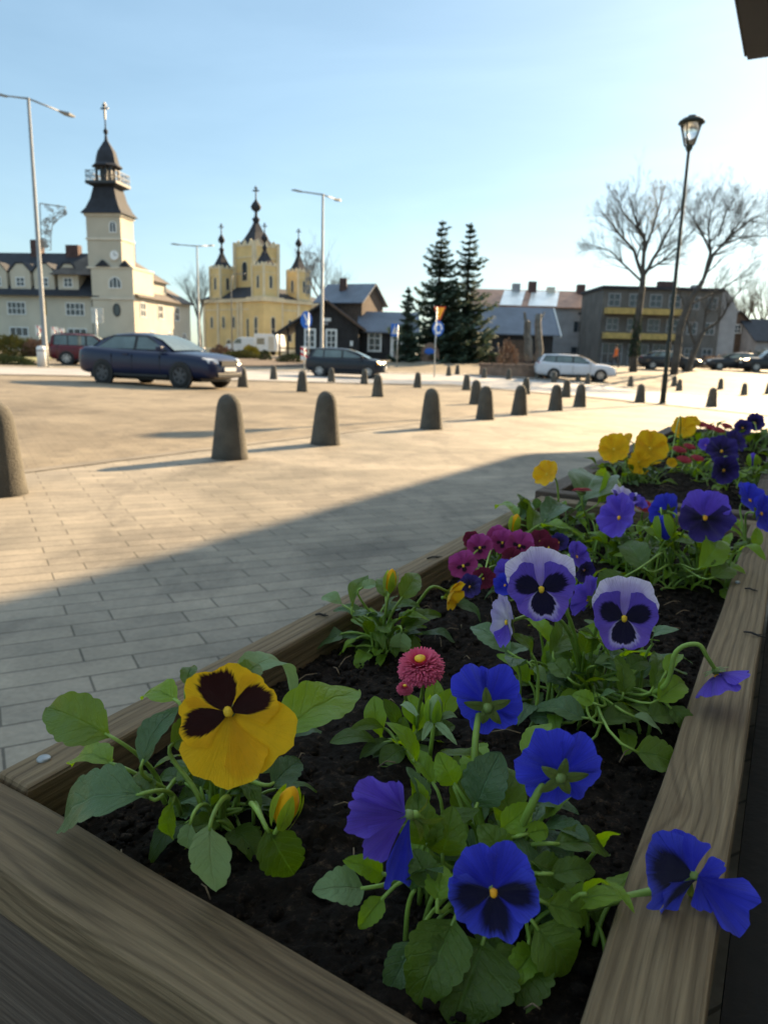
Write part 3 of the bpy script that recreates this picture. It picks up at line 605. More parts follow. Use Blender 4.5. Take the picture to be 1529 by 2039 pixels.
def daisy(P, x, y, h, px, flat=False, mt='p_pink', foot=None, tilt=(0, 1, .35), via=None, yc=True):
    o, off, rr = P; c = onplane(x, y, ZS + h); R = px * depth(c) / FPX / 2; ax = camv(*tilt); xv = ax.orthogonal().normalized(); yv = ax.cross(xv)
    def W(p): return c + xv * p.x + yv * p.y + ax * p.z - off
    mb = MB(); rings = [[W(Vector((r_ * R * math.cos(2*PI*k/12), r_ * R * math.sin(2*PI*k/12), z * R))) for k in range(12)] for r_, z in ([(.22, .40), (.24, .52), (.12, .60), (.02, .60)] if not flat else [(.3, .02), (.28, .14), (.1, .18), (.02, .18)])]
    mb.loft(rings, 0); rings = [[W(Vector((r_ * R * math.cos(2*PI*k/10), r_ * R * math.sin(2*PI*k/10), z * R))) for k in range(10)] for r_, z in [(.08, -.5), (.4, -.38), (.48, -.2), (.3, -.12)]]
    mb.loft(rings, 1); d = mb.build('flower', [M['eye'] if yc else M[mt], M['sepal']], o, True)
    mb = MB(); rows = 10 if not flat else 3
    for r in range(rows):
        f = r / (rows - 1); nn = int(lerp(60, 26, f)) if not flat else 34
        for k in range(nn):
            th = 2*PI*(k + .5 * (r % 2)) / nn + rr.uniform(-.03, .03)
            if flat: el = math.radians(lerp(-2, 26, f)); r0_, L = .1, .9 - .2 * f
            else: el = math.radians(lerp(-38, 62, f)); r0_, L = .18, .80 + rr.uniform(-.08, .08); el += rr.uniform(-.08, .08)
            vs = []; uv = []; fs = []
            for j in range(5):
                s = j / 4; rad = R * (r0_ + L * s * math.cos(el)); z = R * (L * s * math.sin(el) * (.85 if not flat else .6) + (-.02 if flat else .02) + .10 * math.sin(PI * s)); wd = R * .066 * math.sin(PI * (.15 + .70 * s)) ** .6
                for u_ in (-1, 0, 1): vs.append(W(Vector((rad * math.cos(th) - u_ * wd * math.sin(th), rad * math.sin(th) + u_ * wd * math.cos(th), z + (.015 * R if u_ == 0 else 0))))); uv.append((u_ * .9 + 1e-4, .2 + .7 * s))
            for j in range(4):
                for i in range(2): a_ = j*3+i; fs.append((a_, a_+1, a_+4, a_+3))
            mb.add(vs, fs, 0, uv)
    q = mb.build('ray_petals', M[mt], o, True); q.parent = d
    f = onplane(foot[0], foot[1], ZS + foot[2]) if foot else off; s0 = c - ax * R * .45; k = (s0 - f).length
    MB().tube([p - off for p in bez(s0, s0 - ax * k * .3, f + Vector((0, 0, k * .4)), f, 10)], 0.0014, 6).build('stem', M['stem'], o, True)
    return d
# ---- near planter
M['metal_twig'] = mat('dark_twig', (0.02, 0.016, 0.013), 0.9, 0.3, 50)
GR = 'bedding plants in the timber planters'
P = plant('pansy_plant', 'pansy with one large yellow flower blotched dark maroon, in the near corner of the planter', 'plant', 440, 1640, GR)
flower(P, 'yellow', 456, 1420, .112, 228, n=(.05, .05, 1), roll=158, cup=.04, ruff=.05, seed=4, via=[(452, 1470, .095), (445, 1560, .06)], up=1.22, side=.92, low=.98, sepals=False, upspread=27, upA=54)
hleaf(P, 330, 1590, .03, 214, 1462, .085, 90, 1392, .095, 104, 'leaf', (.1, .4, 1), curl=.10, lobes=5)
hleaf(P, 330, 1600, .03, 222, 1520, .06, 140, 1500, .05, 66, 'leaf_bright', (.0, .9, .5), lobes=4)
hleaf(P, 360, 1620, .03, 276, 1582, .07, 92, 1632, .045, 130, 'leaf_blue', (-.1, .75, .6), curl=.16, lobes=7)
hleaf(P, 350, 1600, .04, 285, 1515, .08, 352, 1400, .105, 70, 'leaf_blue', (-.5, .4, .8), lobes=6)
hleaf(P, 380, 1560, .05, 348, 1392, .105, 285, 1372, .10, 60, 'leaf_bright', (.0, .8, .6), lobes=5)
hleaf(P, 400, 1500, .06, 372, 1362, .11, 388, 1318, .115, 34, 'leaf', (0, .3, 1))
hleaf(P, 470, 1520, .06, 562, 1455, .08, 712, 1360, .085, 108, 'leaf_bright', (-.1, .55, .8), curl=.06, lobes=5)
hleaf(P, 480, 1540, .05, 572, 1462, .07, 640, 1440, .06, 62, 'leaf_blue', (0, .6, .8))
hleaf(P, 440, 1500, .06, 470, 1345, .095, 604, 1352, .07, 70, 'leaf_pale', (.1, .9, .4), curl=.25)
hleaf(P, 440, 1500, .06, 478, 1360, .10, 520, 1316, .105, 50, 'leaf', (.2, .5, .8))
hleaf(P, 480, 1560, .05, 545, 1560, .06, 604, 1510, .065, 62, 'leaf_blue', (0, .6, .8))
hleaf(P, 455, 1590, .075, 418, 1650, .075, 425, 1782, .035, 84, 'leaf_pale', (0, .3, 1), curl=.04, fold=.12, lobes=4)
hleaf(P, 500, 1600, .06, 535, 1655, .06, 588, 1750, .03, 92, 'leaf', (.1, .4, 1), curl=.08)
hleaf(P, 400, 1600, .05, 345, 1480, .08, 420, 1440, .09, 70, 'leaf', (0, .5, .9))
hleaf(P, 420, 1620, .03, 380, 1640, .05, 372, 1700, .03, 40, 'leaf_pale', (0, .5, .9))
hleaf(P, 360, 1560, .04, 300, 1590, .06, 250, 1540, .06, 60, 'leaf', (0, .8, .5))
hleaf(P, 340, 1610, .03, 345, 1600, .05, 330, 1680, .02, 36, 'leaf_bright', (0, .5, .9))
bud(P, 571, 1606, .075, 50, 84, roll=20, foot=(505, 1640, .02))
rosette(P, 32, .035, .045, .022, .036, ('leaf', 'leaf', 'leaf_blue'), seed=2)
# small yellow plant
P = plant('pansy_plant', 'small leafy pansy with one folded pale yellow flower, beside the left rail', 'plant', 762, 1292, GR)
flower(P, 'plain_yellow', 897, 1182, .062, 66, n=(.55, -.35, .35), roll=10, cup=.45, ruff=.05, seed=9, via=[(862, 1168, .075), (840, 1190, .06), (805, 1240, .03)], upspread=24)
bud(P, 778, 1156, .09, 24, 46, roll=8)
hleaf(P, None, 0, 0, 683, 1205, .05, 642, 1183, .058, 34, 'leaf_pale', (0, .8, .6), spat=True)
hleaf(P, None, 0, 0, 680, 1262, .02, 588, 1298, .006, 58, 'leaf_blue', (0, .9, .5), lobes=4, curl=.05)
hleaf(P, None, 0, 0, 838, 1262, .02, 908, 1268, .015, 30, 'leaf_blue', (0, .9, .5), spat=True)
hleaf(P, None, 0, 0, 700, 1210, .055, 722, 1140, .085, 36, 'leaf', (-.5, .4, .8), spat=True)
hleaf(P, None, 0, 0, 722, 1170, .075, 762, 1165, .075, 34, 'leaf_pale', (0, .9, .5))
hleaf(P, None, 0, 0, 768, 1190, .07, 762, 1142, .085, 34, 'leaf', (0, .3, .9))
hleaf(P, None, 0, 0, 800, 1190, .07, 838, 1138, .088, 44, 'leaf', (.2, .5, .8))
hleaf(P, None, 0, 0, 800, 1245, .03, 880, 1218, .04, 40, 'leaf', (.2, .7, .6))
hleaf(P, None, 0, 0, 800, 1260, .04, 795, 1302, .015, 44, 'leaf_pale', (0, .4, .9))
hleaf(P, 880, 1190, .06, 905, 1200, .05, 965, 1232, .03, 34, 'leaf_blue', (0, .8, .6))
rosette(P, 44, .04, .05, .020, .036, ('leaf', 'leaf', 'leaf_bright', 'leaf_blue'), seed=5)
# daisy
P = plant('daisy_plant', 'pink pompon daisy with bright spoon shaped leaves, in the middle of the near planter', 'plant', 812, 1495, GR)
daisy(P, 838, 1330, .088, 94, tilt=(-.12, 1, .42), foot=(830, 1450, .02)); daisy(P, 806, 1372, .06, 34, foot=(830, 1440, .02))
for ax, ay, ah, tx, ty, th, w_, m, nn in ((760, 1470, .012, 738, 1388, .04, 48, 'leaf_bright', (-.2, .5, .9)), (755, 1480, .012, 660, 1462, .02, 44, 'leaf', (0, .9, .5)), (790, 1460, .015, 775, 1392, .045, 34, 'leaf', (.5, .4, .8)),
    (830, 1450, .02, 818, 1384, .045, 46, 'leaf_bright', (0, .4, .9)), (850, 1440, .02, 872, 1352, .05, 40, 'leaf_bright', (.2, .4, .9)), (860, 1440, .02, 905, 1370, .045, 44, 'leaf_bright', (.3, .4, .8)), (785, 1475, .01, 715, 1498, .01, 30, 'leaf', (0, .9, .5)),
    (810, 1490, .008, 760, 1520, .006, 50, 'leaf', (0, .8, .6)), (830, 1480, .012, 838, 1515, .008, 46, 'leaf', (0, .8, .6)), (840, 1470, .015, 905, 1440, .025, 38, 'leaf', (.2, .8, .6)), (765, 1450, .02, 706, 1438, .035, 26, 'leaf', (-.2, .6, .8)), (800, 1470, .012, 800, 1430, .03, 40, 'leaf', (-.3, .5, .8)), (820, 1465, .012, 855, 1400, .04, 36, 'leaf_bright', (.3, .5, .8))):
    hleaf(P, None, 0, 0, ax, ay, ah, tx, ty, th, w_, m, nn, spat=True, curl=.12, crim=.3)
rosette(P, 12, .02, .012, .022, .034, ('leaf', 'leaf_bright'), True, 7)
# near blue pansy
P = plant('pansy_plant', 'deep blue pansy with five flowers, two seen from behind, nearest the viewer', 'plant', 985, 1760, GR)
flower(P, 'blue_back', 972, 1400, .105, 182, n=(.18, .30, -.9), roll=-8, cup=.24, ruff=.17, seed=12, wide=.86, via=[(957, 1405, .10), (945, 1490, .08), (950, 1600, .05)], side=.9, sr=.0021, label='blue flower seen from behind on an upright stem', droop=.12)
flower(P, 'blue_back', 1113, 1540, .098, 186, n=(.05, .22, -.95), roll=12, cup=.18, ruff=.16, seed=15, via=[(1095, 1538, .096), (1055, 1610, .075), (1020, 1690, .04)], sr=.0021, wide=.95)
side_flower(P, 812, 1622, .078, [(142, 30, 122, .1, 25, 'p_vio'), (178, 22, 128, .25, -20, 'p_vio'), (212, 26, 112, .3, 15, 'p_vio'), (250, 26, 132, .1, 40, 'p_blu'), (110, 24, 70, -.3, 30, 'p_vio')], [(835, 1628, .074), (862, 1690, .04)], 'violet', seed=5, label='violet blue flower turned sideways, its folded petals pointing left')
flower(P, 'blue', 982, 1775, .070, 190, n=(-.02, .18, 1), roll=-3, cup=.14, ruff=.15, seed=21, via=[(990, 1760, .06), (1000, 1790, .03)], label='dark blue flower facing the viewer with an orange eye')
side_flower(P, 1380, 1742, .048, [(160, 44, 142, .35, -12, 'p_blub'), (104, 42, 92, -.1, 30, 'p_blu'), (-40, 36, 126, .1, 25, 'p_blu'), (20, 50, 62, -.2, -25, 'p_blu'), (205, 34, 96, .15, 30, 'p_blub'), (-80, 36, 62, .1, 20, 'p_blu')], [(1345, 1764, .034), (1290, 1777, .032), (1225, 1792, .030), (1165, 1806, .026)], 'blue', sr=.0024, seed=3, label='blue flower seen side on, leaning out over the right rail on a long stem')
bud(P, 866, 1412, .10, 34, 58, col='leaf_pale', foot=(852, 1580, .03), roll=5)
for q in ((790, 1395, 830, 1425), (915, 1420, 872, 1432), (905, 1480, 868, 1440), (840, 1470, 858, 1438)):
    hleaf(P, None, 0, 0, q[2], q[3], .094, q[0], q[1], .09, 20, 'leaf_pale' if q[0] != 905 else 'leaf', (0, .6, .8), crim=.2) if False else leaf(P[0], None, onplane(q[2], q[3], ZS + .094), onplane(q[0], q[1], ZS + .09), .005, camv(0, .6, .8), M['leaf_pale'], P[2], P[1], crim=.2)
for ax, ay, ah, tx, ty, th, w_, m, nn in ((950, 1600, .06, 1000, 1500, .085, 96, 'leaf_blue', (-.3, .5, .9)), (1010, 1620, .055, 985, 1510, .075, 90, 'leaf', (.3, .4, .9)), (850, 1680, .05, 832, 1580, .075, 90, 'leaf', (-.3, .4, .9)),
    (880, 1700, .045, 900, 1610, .07, 80, 'leaf', (.1, .4, .9)), (720, 1770, .035, 628, 1775, .04, 78, 'leaf_pale', (-.1, .7, .7)), (760, 1740, .04, 695, 1710, .055, 52, 'leaf_bright', (0, .6, .8)), (1110, 1680, .055, 1224, 1690, .045, 66, 'leaf', (0, .85, .5)),
    (1060, 1720, .05, 1130, 1760, .04, 70, 'leaf', (.1, .7, .7)), (1000, 1650, .06, 1060, 1600, .07, 56, 'leaf_bright', (.2, .5, .9)), (905, 1560, .06, 870, 1500, .075, 54, 'leaf_bright', (-.2, .4, .9)), (840, 1620, .06, 822, 1550, .08, 40, 'leaf_bright', (.4, .4, .9)),
    (900, 1840, .03, 830, 2010, .008, 130, 'leaf', (-.1, .6, .8)), (960, 1880, .02, 900, 2039, .006, 190, 'leaf', (0, .7, .7)), (1070, 1850, .03, 1140, 1940, .012, 120, 'leaf', (.1, .6, .8)), (820, 1880, .02, 775, 1985, .006, 70, 'leaf_blue', (0, .6, .8)),
    (1050, 1900, .015, 1010, 2010, .006, 130, 'leaf', (0, .8, .6)), (760, 1790, .03, 715, 1850, .02, 46, 'leaf_bright', (0, .6, .8)), (1100, 1740, .05, 1190, 1730, .05, 52, 'leaf', (0, .7, .7)), (1090, 1800, .04, 1180, 1830, .03, 66, 'leaf', (.1, .6, .8)), (860, 1760, .05, 820, 1690, .06, 60, 'leaf', (-.2, .6, .8)),
    (1000, 1700, .05, 960, 1640, .065, 66, 'leaf', (0, .5, .9)), (870, 1790, .045, 880, 1720, .055, 60, 'leaf_bright', (0, .5, .9)), (1050, 1660, .06, 1095, 1650, .06, 40, 'leaf_bright', (0, .5, .9))):
    hleaf(P, None, 0, 0, ax, ay, ah, tx, ty, th, w_, m, nn)
rosette(P, 40, .045, .05, .020, .034, ('leaf', 'leaf', 'leaf_bright', 'leaf_blue'), seed=9); rosette(P, 34, .06, .062, .024, .038, ('leaf', 'leaf_bright', 'leaf_blue'), seed=10, spread=.9, elmin=45, elmax=88)
# lilac pansies
P = plant('pansy_plant', 'lilac and purple pansy whose two front flowers face the viewer, beside the right rail', 'plant', 1160, 1400, GR)
flower(P, 'lilac', 1077, 1172, .132, 142, n=(-.02, .12, 1), roll=-4, cup=.05, ruff=.04, seed=31, up=1.16, upspread=24, sideang=18, upA=60, sideA=60, lowA=72, low=1.04, side=.98)
flower(P, 'lilac', 1242, 1230, .130, 142, n=(.03, .10, 1), roll=5, cup=.05, ruff=.04, seed=33, up=1.16, upspread=22, sideang=18, upA=60, sideA=60, lowA=72, low=1.04, side=.98)
flower(P, 'white', 1008, 1238, .105, 112, n=(-.8, -.05, .35), roll=-10, cup=.22, ruff=.08, seed=35, wide=.75)
flower(P, 'violet', 1170, 1192, .085, 96, n=(-.55, .25, -.6), roll=20, cup=.3, ruff=.1, seed=37, wide=.8)
flower(P, 'violet', 1428, 1345, .062, 118, n=(.30, -.85, .15), roll=20, cup=.45, ruff=.10, seed=39, via=[(1408, 1310, .078), (1388, 1283, .088), (1345, 1298, .08), (1310, 1375, .045)], sr=.0019, label='drooping violet flower hanging from a hooked stem over the rail')
for ax, ay, ah, tx, ty, th, w_, m, nn in ((1012, 1298, .05, 938, 1236, .065, 50, 'leaf_blue', (-.2, .7, .7)), (1268, 1498, .03, 1360, 1525, .02, 78, 'leaf', (0, .7, .7)), (1262, 1428, .035, 1322, 1455, .025, 30, 'leaf_pale', (0, .9, .4)), (1335, 1410, .035, 1380, 1462, .02, 46, 'leaf', (.1, .6, .8)),
    (1185, 1325, .055, 1255, 1318, .05, 30, 'leaf_pale', (0, .9, .5)), (1130, 1350, .05, 1090, 1310, .055, 40, 'leaf', (-.3, .6, .8)), (1240, 1380, .04, 1232, 1300, .065, 44, 'leaf', (.3, .5, .8)), (1300, 1370, .045, 1310, 1290, .065, 40, 'leaf', (.2, .5, .8)), (1310, 1395, .04, 1365, 1345, .05, 50, 'leaf_bright', (.1, .6, .8)),
    (1160, 1430, .03, 1062, 1400, .03, 60, 'leaf_blue', (0, .8, .5)), (1120, 1440, .02, 1052, 1425, .02, 56, 'leaf_blue', (0, .8, .6)), (1100, 1300, .06, 1130, 1230, .07, 54, 'leaf', (.2, .4, .9)), (1200, 1440, .03, 1290, 1420, .03, 50, 'leaf', (0, .8, .6)), (1180, 1400, .045, 1140, 1380, .05, 36, 'leaf_bright', (0, .6, .8)), (1290, 1430, .03, 1350, 1420, .03, 50, 'leaf', (0, .7, .7)), (1170, 1480, .015, 1130, 1500, .01, 40, 'leaf', (0, .8, .6)), (1250, 1330, .055, 1290, 1310, .06, 44, 'leaf', (0, .7, .7)), (1060, 1330, .05, 1090, 1360, .04, 30, 'leaf_pale', (0, .9, .4))):
    hleaf(P, None, 0, 0, ax, ay, ah, tx, ty, th, w_, m, nn)
rosette(P, 46, .06, .06, .022, .038, ('leaf', 'leaf', 'leaf_bright', 'leaf_blue'), seed=12, spread=.6); rosette(P, 34, .07, .07, .024, .040, ('leaf', 'leaf_bright', 'leaf_blue'), seed=13, spread=1.0, elmin=45, elmax=88)
# magenta violas
P = plant('viola_plant', 'viola with a bunch of small magenta flowers against the left rail', 'plant', 985, 1160, GR)
for i, (x, y, px, kd) in enumerate(((922, 1126, 62, 'magenta'), (955, 1090, 56, 'magenta'), (1000, 1080, 54, 'magenta'), (1034, 1086, 62, 'magenta'), (990, 1068, 46, 'magenta'), (962, 1152, 48, 'wine'), (1018, 1112, 46, 'wine'), (938, 1076, 40, 'wine'))):
    flower(P, kd, x, y, .075 - .0002 * (y - 1070), px, n=(-.25 + .1 * (i % 4), .2, 1), roll=-20 + 13 * i, cup=.1, ruff=.08, seed=50 + i, sr=.0011)
rosette(P, 18, .03, .05, .016, .026, ('leaf', 'leaf', 'leaf_bright'), seed=14)
P = plant('viola_plant', 'small viola with dark blue flowers between the magenta viola and the lilac pansy', 'plant', 1010, 1195, GR)
for i, (x, y, px, kd) in enumerate(((1012, 1142, 62, 'violet'), (935, 1168, 52, 'deep'), (1005, 1165, 50, 'blue_back'))):
    flower(P, kd, x, y, .06, px, n=(-.3, .2, .8), roll=15 * i, cup=.2, ruff=.1, seed=70 + i, sr=.0011)
rosette(P, 14, .025, .035, .016, .026, ('leaf',), seed=15)
P = plant('viola_plant', 'small violet viola alone behind the lilac flowers, its side turned to the viewer', 'plant', 1160, 1185, GR)
flower(P, 'violet', 1148, 1108, .075, 62, n=(.5, .2, .7), roll=10, cup=.25, ruff=.1, seed=75); flower(P, 'deep', 1162, 1136, .06, 48, n=(.4, -.2, .8), roll=190, cup=.3, seed=76)
rosette(P, 18, .03, .04, .018, .03, ('leaf', 'leaf_bright'), seed=17)
P = plant('viola_plant', 'wine red viola low among leaves near the left rail, behind the magenta one', 'plant', 1095, 1110, GR)
for i, (x, y, px, kd) in enumerate(((1075, 1078, 50, 'wine'), (1092, 1090, 44, 'wine'), (1112, 1080, 40, 'deep'))):
    flower(P, kd, x, y, .045, px, n=(-.2, .3, 1), roll=20 * i, cup=.15, seed=80 + i, sr=.001)
rosette(P, 14, .025, .035, .018, .028, ('leaf',), seed=18)
# bushy violet pansies at the far end of the near planter
P = plant('pansy_plant', 'bushy pansy with a velvety dark violet flower under light blue upper petals', 'plant', 1330, 1150, GR)
flower(P, 'dark', 1403, 1030, .105, 114, n=(-.05, .1, 1), roll=4, cup=.12, ruff=.12, seed=90, upspread=36)
flower(P, 'blue_back', 1325, 1018, .10, 76, n=(-.3, .2, -.8), roll=-10, cup=.2, seed=92)
bud(P, 1322, 1050, .09, 34, 50, col='p_blu', roll=170)
hleaf(P, None, 0, 0, 1395, 1130, .05, 1440, 1060, .075, 60, 'leaf_bright', (.2, .5, .8)); hleaf(P, None, 0, 0, 1280, 1130, .05, 1235, 1070, .07, 56, 'leaf', (-.2, .5, .8))
hleaf(P, None, 0, 0, 1240, 1150, .05, 1180, 1180, .03, 54, 'leaf', (-.2, .7, .7)); hleaf(P, None, 0, 0, 1420, 1150, .04, 1462, 1125, .05, 50, 'leaf', (.2, .7, .6))
rosette(P, 80, .08, .07, .024, .042, ('leaf', 'leaf', 'leaf_bright'), seed=21, spread=.8)
P = plant('pansy_plant', 'pansy with ruffled light violet flowers turned left, on a tall stem beside a red daisy', 'plant', 1225, 1115, GR)
flower(P, 'lilac', 1243, 992, .105, 64, n=(.2, .6, .5), roll=10, cup=.25, ruff=.2, seed=95); flower(P, 'violet', 1232, 1030, .09, 94, n=(-.7, .1, .5), roll=-15, cup=.25, ruff=.14, seed=96); flower(P, 'violet', 1268, 1000, .10, 44, n=(.3, .5, .6), roll=20, cup=.2, ruff=.1, seed=97)
rosette(P, 52, .06, .06, .022, .038, ('leaf', 'leaf', 'leaf_bright'), seed=23, spread=.7)
P = plant('pansy_plant', 'pansy with bright blue flowers at the right edge of the picture, above the rail', 'plant', 1478, 1120, GR)
flower(P, 'blue_back', 1492, 996, .10, 78, n=(.3, .3, .7), roll=15, cup=.25, ruff=.12, seed=99); flower(P, 'blue_back', 1515, 1022, .09, 84, n=(.5, .0, .7), roll=30, cup=.2, ruff=.1, seed=100)
rosette(P, 26, .05, .05, .02, .034, ('leaf', 'leaf_bright'), seed=25, spread=.7)
P = plant('daisy_plant', 'daisy with one flat dark red flower on a tall thin stem', 'plant', 1172, 1085, GR)
daisy(P, 1158, 976, .11, 40, True, 'p_red', tilt=(0, 1, .1), foot=(1172, 1075, .02), yc=False)
rosette(P, 16, .03, .03, .022, .034, ('leaf', 'leaf_bright'), True, seed=27)
P = plant('daisy_plant', 'daisy with two orange red flowers low between violet pansies', 'plant', 1290, 1085, GR)
daisy(P, 1284, 1008, .085, 40, True, 'p_red', tilt=(.1, .7, .6)); daisy(P, 1300, 1022, .075, 32, True, 'p_red', tilt=(.5, .6, .5))
rosette(P, 10, .03, .03, .02, .03, ('leaf',), True, seed=28)
P = plant('pansy_plant', 'leafy pansy with one yellow flower in profile, before the front plank of the second planter', 'plant', 1100, 1075, GR)
flower(P, 'plain_yellow', 1088, 944, .115, 58, n=(-.6, .2, .6), roll=20, cup=.3, ruff=.1, seed=103, foot=(1112, 1040, .03))
bud(P, 1026, 1042, .06, 22, 36, roll=10, col='p_yel')
for ax, ay, ah, tx, ty, th, w_, m, nn in ((1058, 1062, .03, 1045, 990, .06, 50, 'leaf', (.4, .4, .8)), (1030, 1030, .045, 990, 996, .055, 26, 'leaf_bright', (0, .8, .5)), (1110, 1050, .05, 1082, 1040, .05, 40, 'leaf_bright', (0, .9, .5)), (1085, 1035, .05, 1140, 1000, .06, 56, 'leaf_blue', (0, .8, .6)), (1160, 1000, .07, 1185, 934, .10, 96, 'leaf_blue', (-.1, .5, .9)), (1195, 1000, .07, 1215, 940, .09, 56, 'leaf_bright', (.3, .4, .8)), (1080, 1050, .04, 1160, 1060, .04, 34, 'leaf_bright', (0, 1, .3)), (1030, 1040, .03, 1062, 985, .06, 30, 'leaf_blue', (0, .6, .8))):
    hleaf(P, None, 0, 0, ax, ay, ah, tx, ty, th, w_, m, nn)
rosette(P, 40, .06, .055, .022, .036, ('leaf', 'leaf_blue', 'leaf_bright'), seed=29, spread=.8)
# ---- second planter
P = plant('pansy_plant', 'pansy with three bright yellow flowers, nearest the front plank of the second planter', 'plant', 1255, 960, GR)
flower(P, 'plain_yellow', 1222, 894, .085, 64, n=(-.3, .1, 1), roll=-20, cup=.12, ruff=.08, seed=110); flower(P, 'plain_yellow', 1294, 893, .09, 76, n=(.1, .1, 1), roll=5, cup=.12, ruff=.07, seed=111); flower(P, 'plain_yellow', 1272, 920, .06, 50, n=(-.2, -.1, 1), roll=120, cup=.15, ruff=.1, seed=112)
flower(P, 'plain_yellow', 1248, 878, .10, 34, n=(-.8, .2, .3), roll=0, cup=.15, ruff=.1, seed=113)
rosette(P, 50, .07, .065, .026, .042, ('leaf', 'leaf', 'leaf_blue'), seed=31, spread=.9)
P = plant('pansy_plant', 'pansy with a rounded yellow flower at the back of the second planter, left side', 'plant', 1350, 905, GR)
flower(P, 'plain_yellow', 1360, 853, .085, 50, n=(-.2, .2, 1), roll=10, cup=.15, seed=115); flower(P, 'plain_yellow', 1378, 840, .09, 32, n=(.1, .5, .8), roll=0, cup=.15, seed=116)
flower(P, 'plain_yellow', 1336, 922, .04, 22, n=(-.2, .2, 1), roll=60, cup=.2, seed=117)
rosette(P, 44, .08, .065, .03, .045, ('leaf', 'leaf_bright'), seed=33, spread=.9)
P = plant('daisy_plant', 'daisy with crimson flowers in a loose bunch, middle of the second planter', 'plant', 1375, 945, GR)
for x, y, px in ((1352, 895, 30), (1372, 889, 26), (1362, 915, 32), (1388, 912, 28), (1405, 893, 20)): daisy(P, x, y, .075, px, True, 'p_red', tilt=(.1, .8, .5), yc=False)
rosette(P, 32, .06, .05, .026, .04, ('leaf', 'leaf_bright'), True, seed=35)
P = plant('daisy_plant', 'daisy with small dark red flowers at the far end of the second planter', 'plant', 1420, 880, GR)
for x, y, px in ((1396, 845, 24), (1412, 850, 28), (1430, 856, 26), (1446, 848, 24)): daisy(P, x, y, .08, px, True, 'p_red', tilt=(.1, .8, .5), yc=False)
rosette(P, 32, .07, .055, .03, .045, ('leaf',), True, seed=37)
P = plant('pansy_plant', 'pansy with dusky violet flowers above the soil on the right of the second planter', 'plant', 1450, 965, GR)
flower(P, 'deep', 1436, 898, .085, 66, n=(-.1, .3, 1), roll=20, cup=.15, ruff=.12, seed=120); flower(P, 'deep', 1440, 936, .065, 60, n=(0, -.3, .9), roll=0, cup=.3, ruff=.1, seed=121); flower(P, 'violet', 1404, 886, .09, 30, n=(-.3, .3, .8), cup=.2, seed=122)
flower(P, 'deep', 1462, 880, .09, 50, n=(.3, .3, .8), roll=10, cup=.2, ruff=.1, seed=127)
rosette(P, 46, .08, .06, .03, .045, ('leaf', 'leaf_bright'), seed=39, spread=.9)
P = plant('pansy_plant', 'dark violet pansy at the far right end of the second planter, against the light', 'plant', 1505, 895, GR)
flower(P, 'deep', 1502, 842, .085, 40, n=(.1, .1, 1), roll=0, cup=.2, ruff=.1, seed=125); flower(P, 'deep', 1478, 852, .08, 36, n=(-.3, .2, 1), roll=20, cup=.2, seed=126)
rosette(P, 50, .10, .065, .03, .05, ('leaf',), seed=41, spread=1.0)
P = plant('pansy_plant', 'leafy dark green pansy without open flowers, along the right rail of the second planter', 'plant', 1515, 960, GR)
bud(P, 1498, 915, .08, 18, 26, col='p_vio')
rosette(P, 50, .10, .06, .03, .045, ('leaf',), seed=43, spread=1.0)

# bits of twig lying on the timber
for x, y, x2, y2, lab in ((1482, 1172, 1508, 1177, 'tiny dark twig lying across the far end of the right rail'), (1480, 1258, 1524, 1270, 'forked dark twig on the right rail above the drooping violet flower'), (628, 1224, 654, 1226, 'tiny dark twig on the left rail beside the small yellow pansy'), (850, 1112, 880, 1108, 'splinter of bark on the left rail just before the magenta viola')):
    a, b = onplane(x, y, ZR + .001), onplane(x2, y2, ZR + .0015); d = b - a
    o = MB().tube([a - a, d * .35 + Vector((0, 0, .0012)), d * .7, d], [.0010, .0013, .0011, .0005], 5); o.tube([d * .5, d * .75 + Vector((-d.y, d.x, 0)) * .18 + Vector((0, 0, .001))], [.0008, .0004], 4)
    o = o.build('twig', M['metal_twig'], None, True); o.location = a; tag(o, lab, 'twig')
# ------------------------------------------------------------------ added unseen building and made-up bench that shade the foreground; the awning
M['dark_board'] = mat('dark_stained_boards', (0.05, 0.04, 0.032), 0.8, 0.3, 3, 0.4)
M['bounce_pale'] = mat('bounce_render', (0.66, 0.62, 0.55), 0.85, 0.08, 1)  # unseen wall kept pale to bounce light onto the planters
M['bounce_soffit'] = mat('white_bounce_soffit', (0.80, 0.78, 0.74), 0.8, 0.05, 1)  # white underside added as a reflector above the planters
M['dark_roof'] = mat('dark_eave', (0.045, 0.045, 0.05), 0.7, 0.2, 3)
M['glass'] = mat('window_glass', (0.035, 0.045, 0.055), 0.12, 0.3, 0.6)
shade_caster = thing('shade_caster_building', 'unseen building with a wide flat eave, added to shade the planters', 'building', (*TL(4, 2.6), 0))
co = shade_caster.location
def tlprism(poly, z0, z1, name, m, parent=shade_caster):
    b = [(TL(*q)[0] - co.x, TL(*q)[1] - co.y, z0) for q in poly]; t_ = [(x, y, z1) for x, y, z in b]
    return fixn(MB().prism(b, t_).build(name, m, parent))
tlprism([(-6, 1.9), (26, 1.9), (26, 6), (-6, 6)], 0.95, 8.08, 'wall', M['bounce_pale'])
tlprism([(-6, 1.88), (26, 1.88), (26, 6.02), (-6, 6.02)], -0.3, 0.945, 'plinth', M['dark_board'])  # dark band added to keep the gap beside the planters black
tlprism([(-6.35, .47), (27.1, .47), (30.8, 2.4), (30.8, 6.1), (-6.35, 6.1)], 8.085, 8.101, 'bounce_soffit', M['bounce_soffit'])
tlprism([(-6.4, .42), (27.2, .42), (31, 2.4), (31, 6.2), (-6.4, 6.2)], 8.103, 8.3, 'shade_eave', M['dark_roof'])
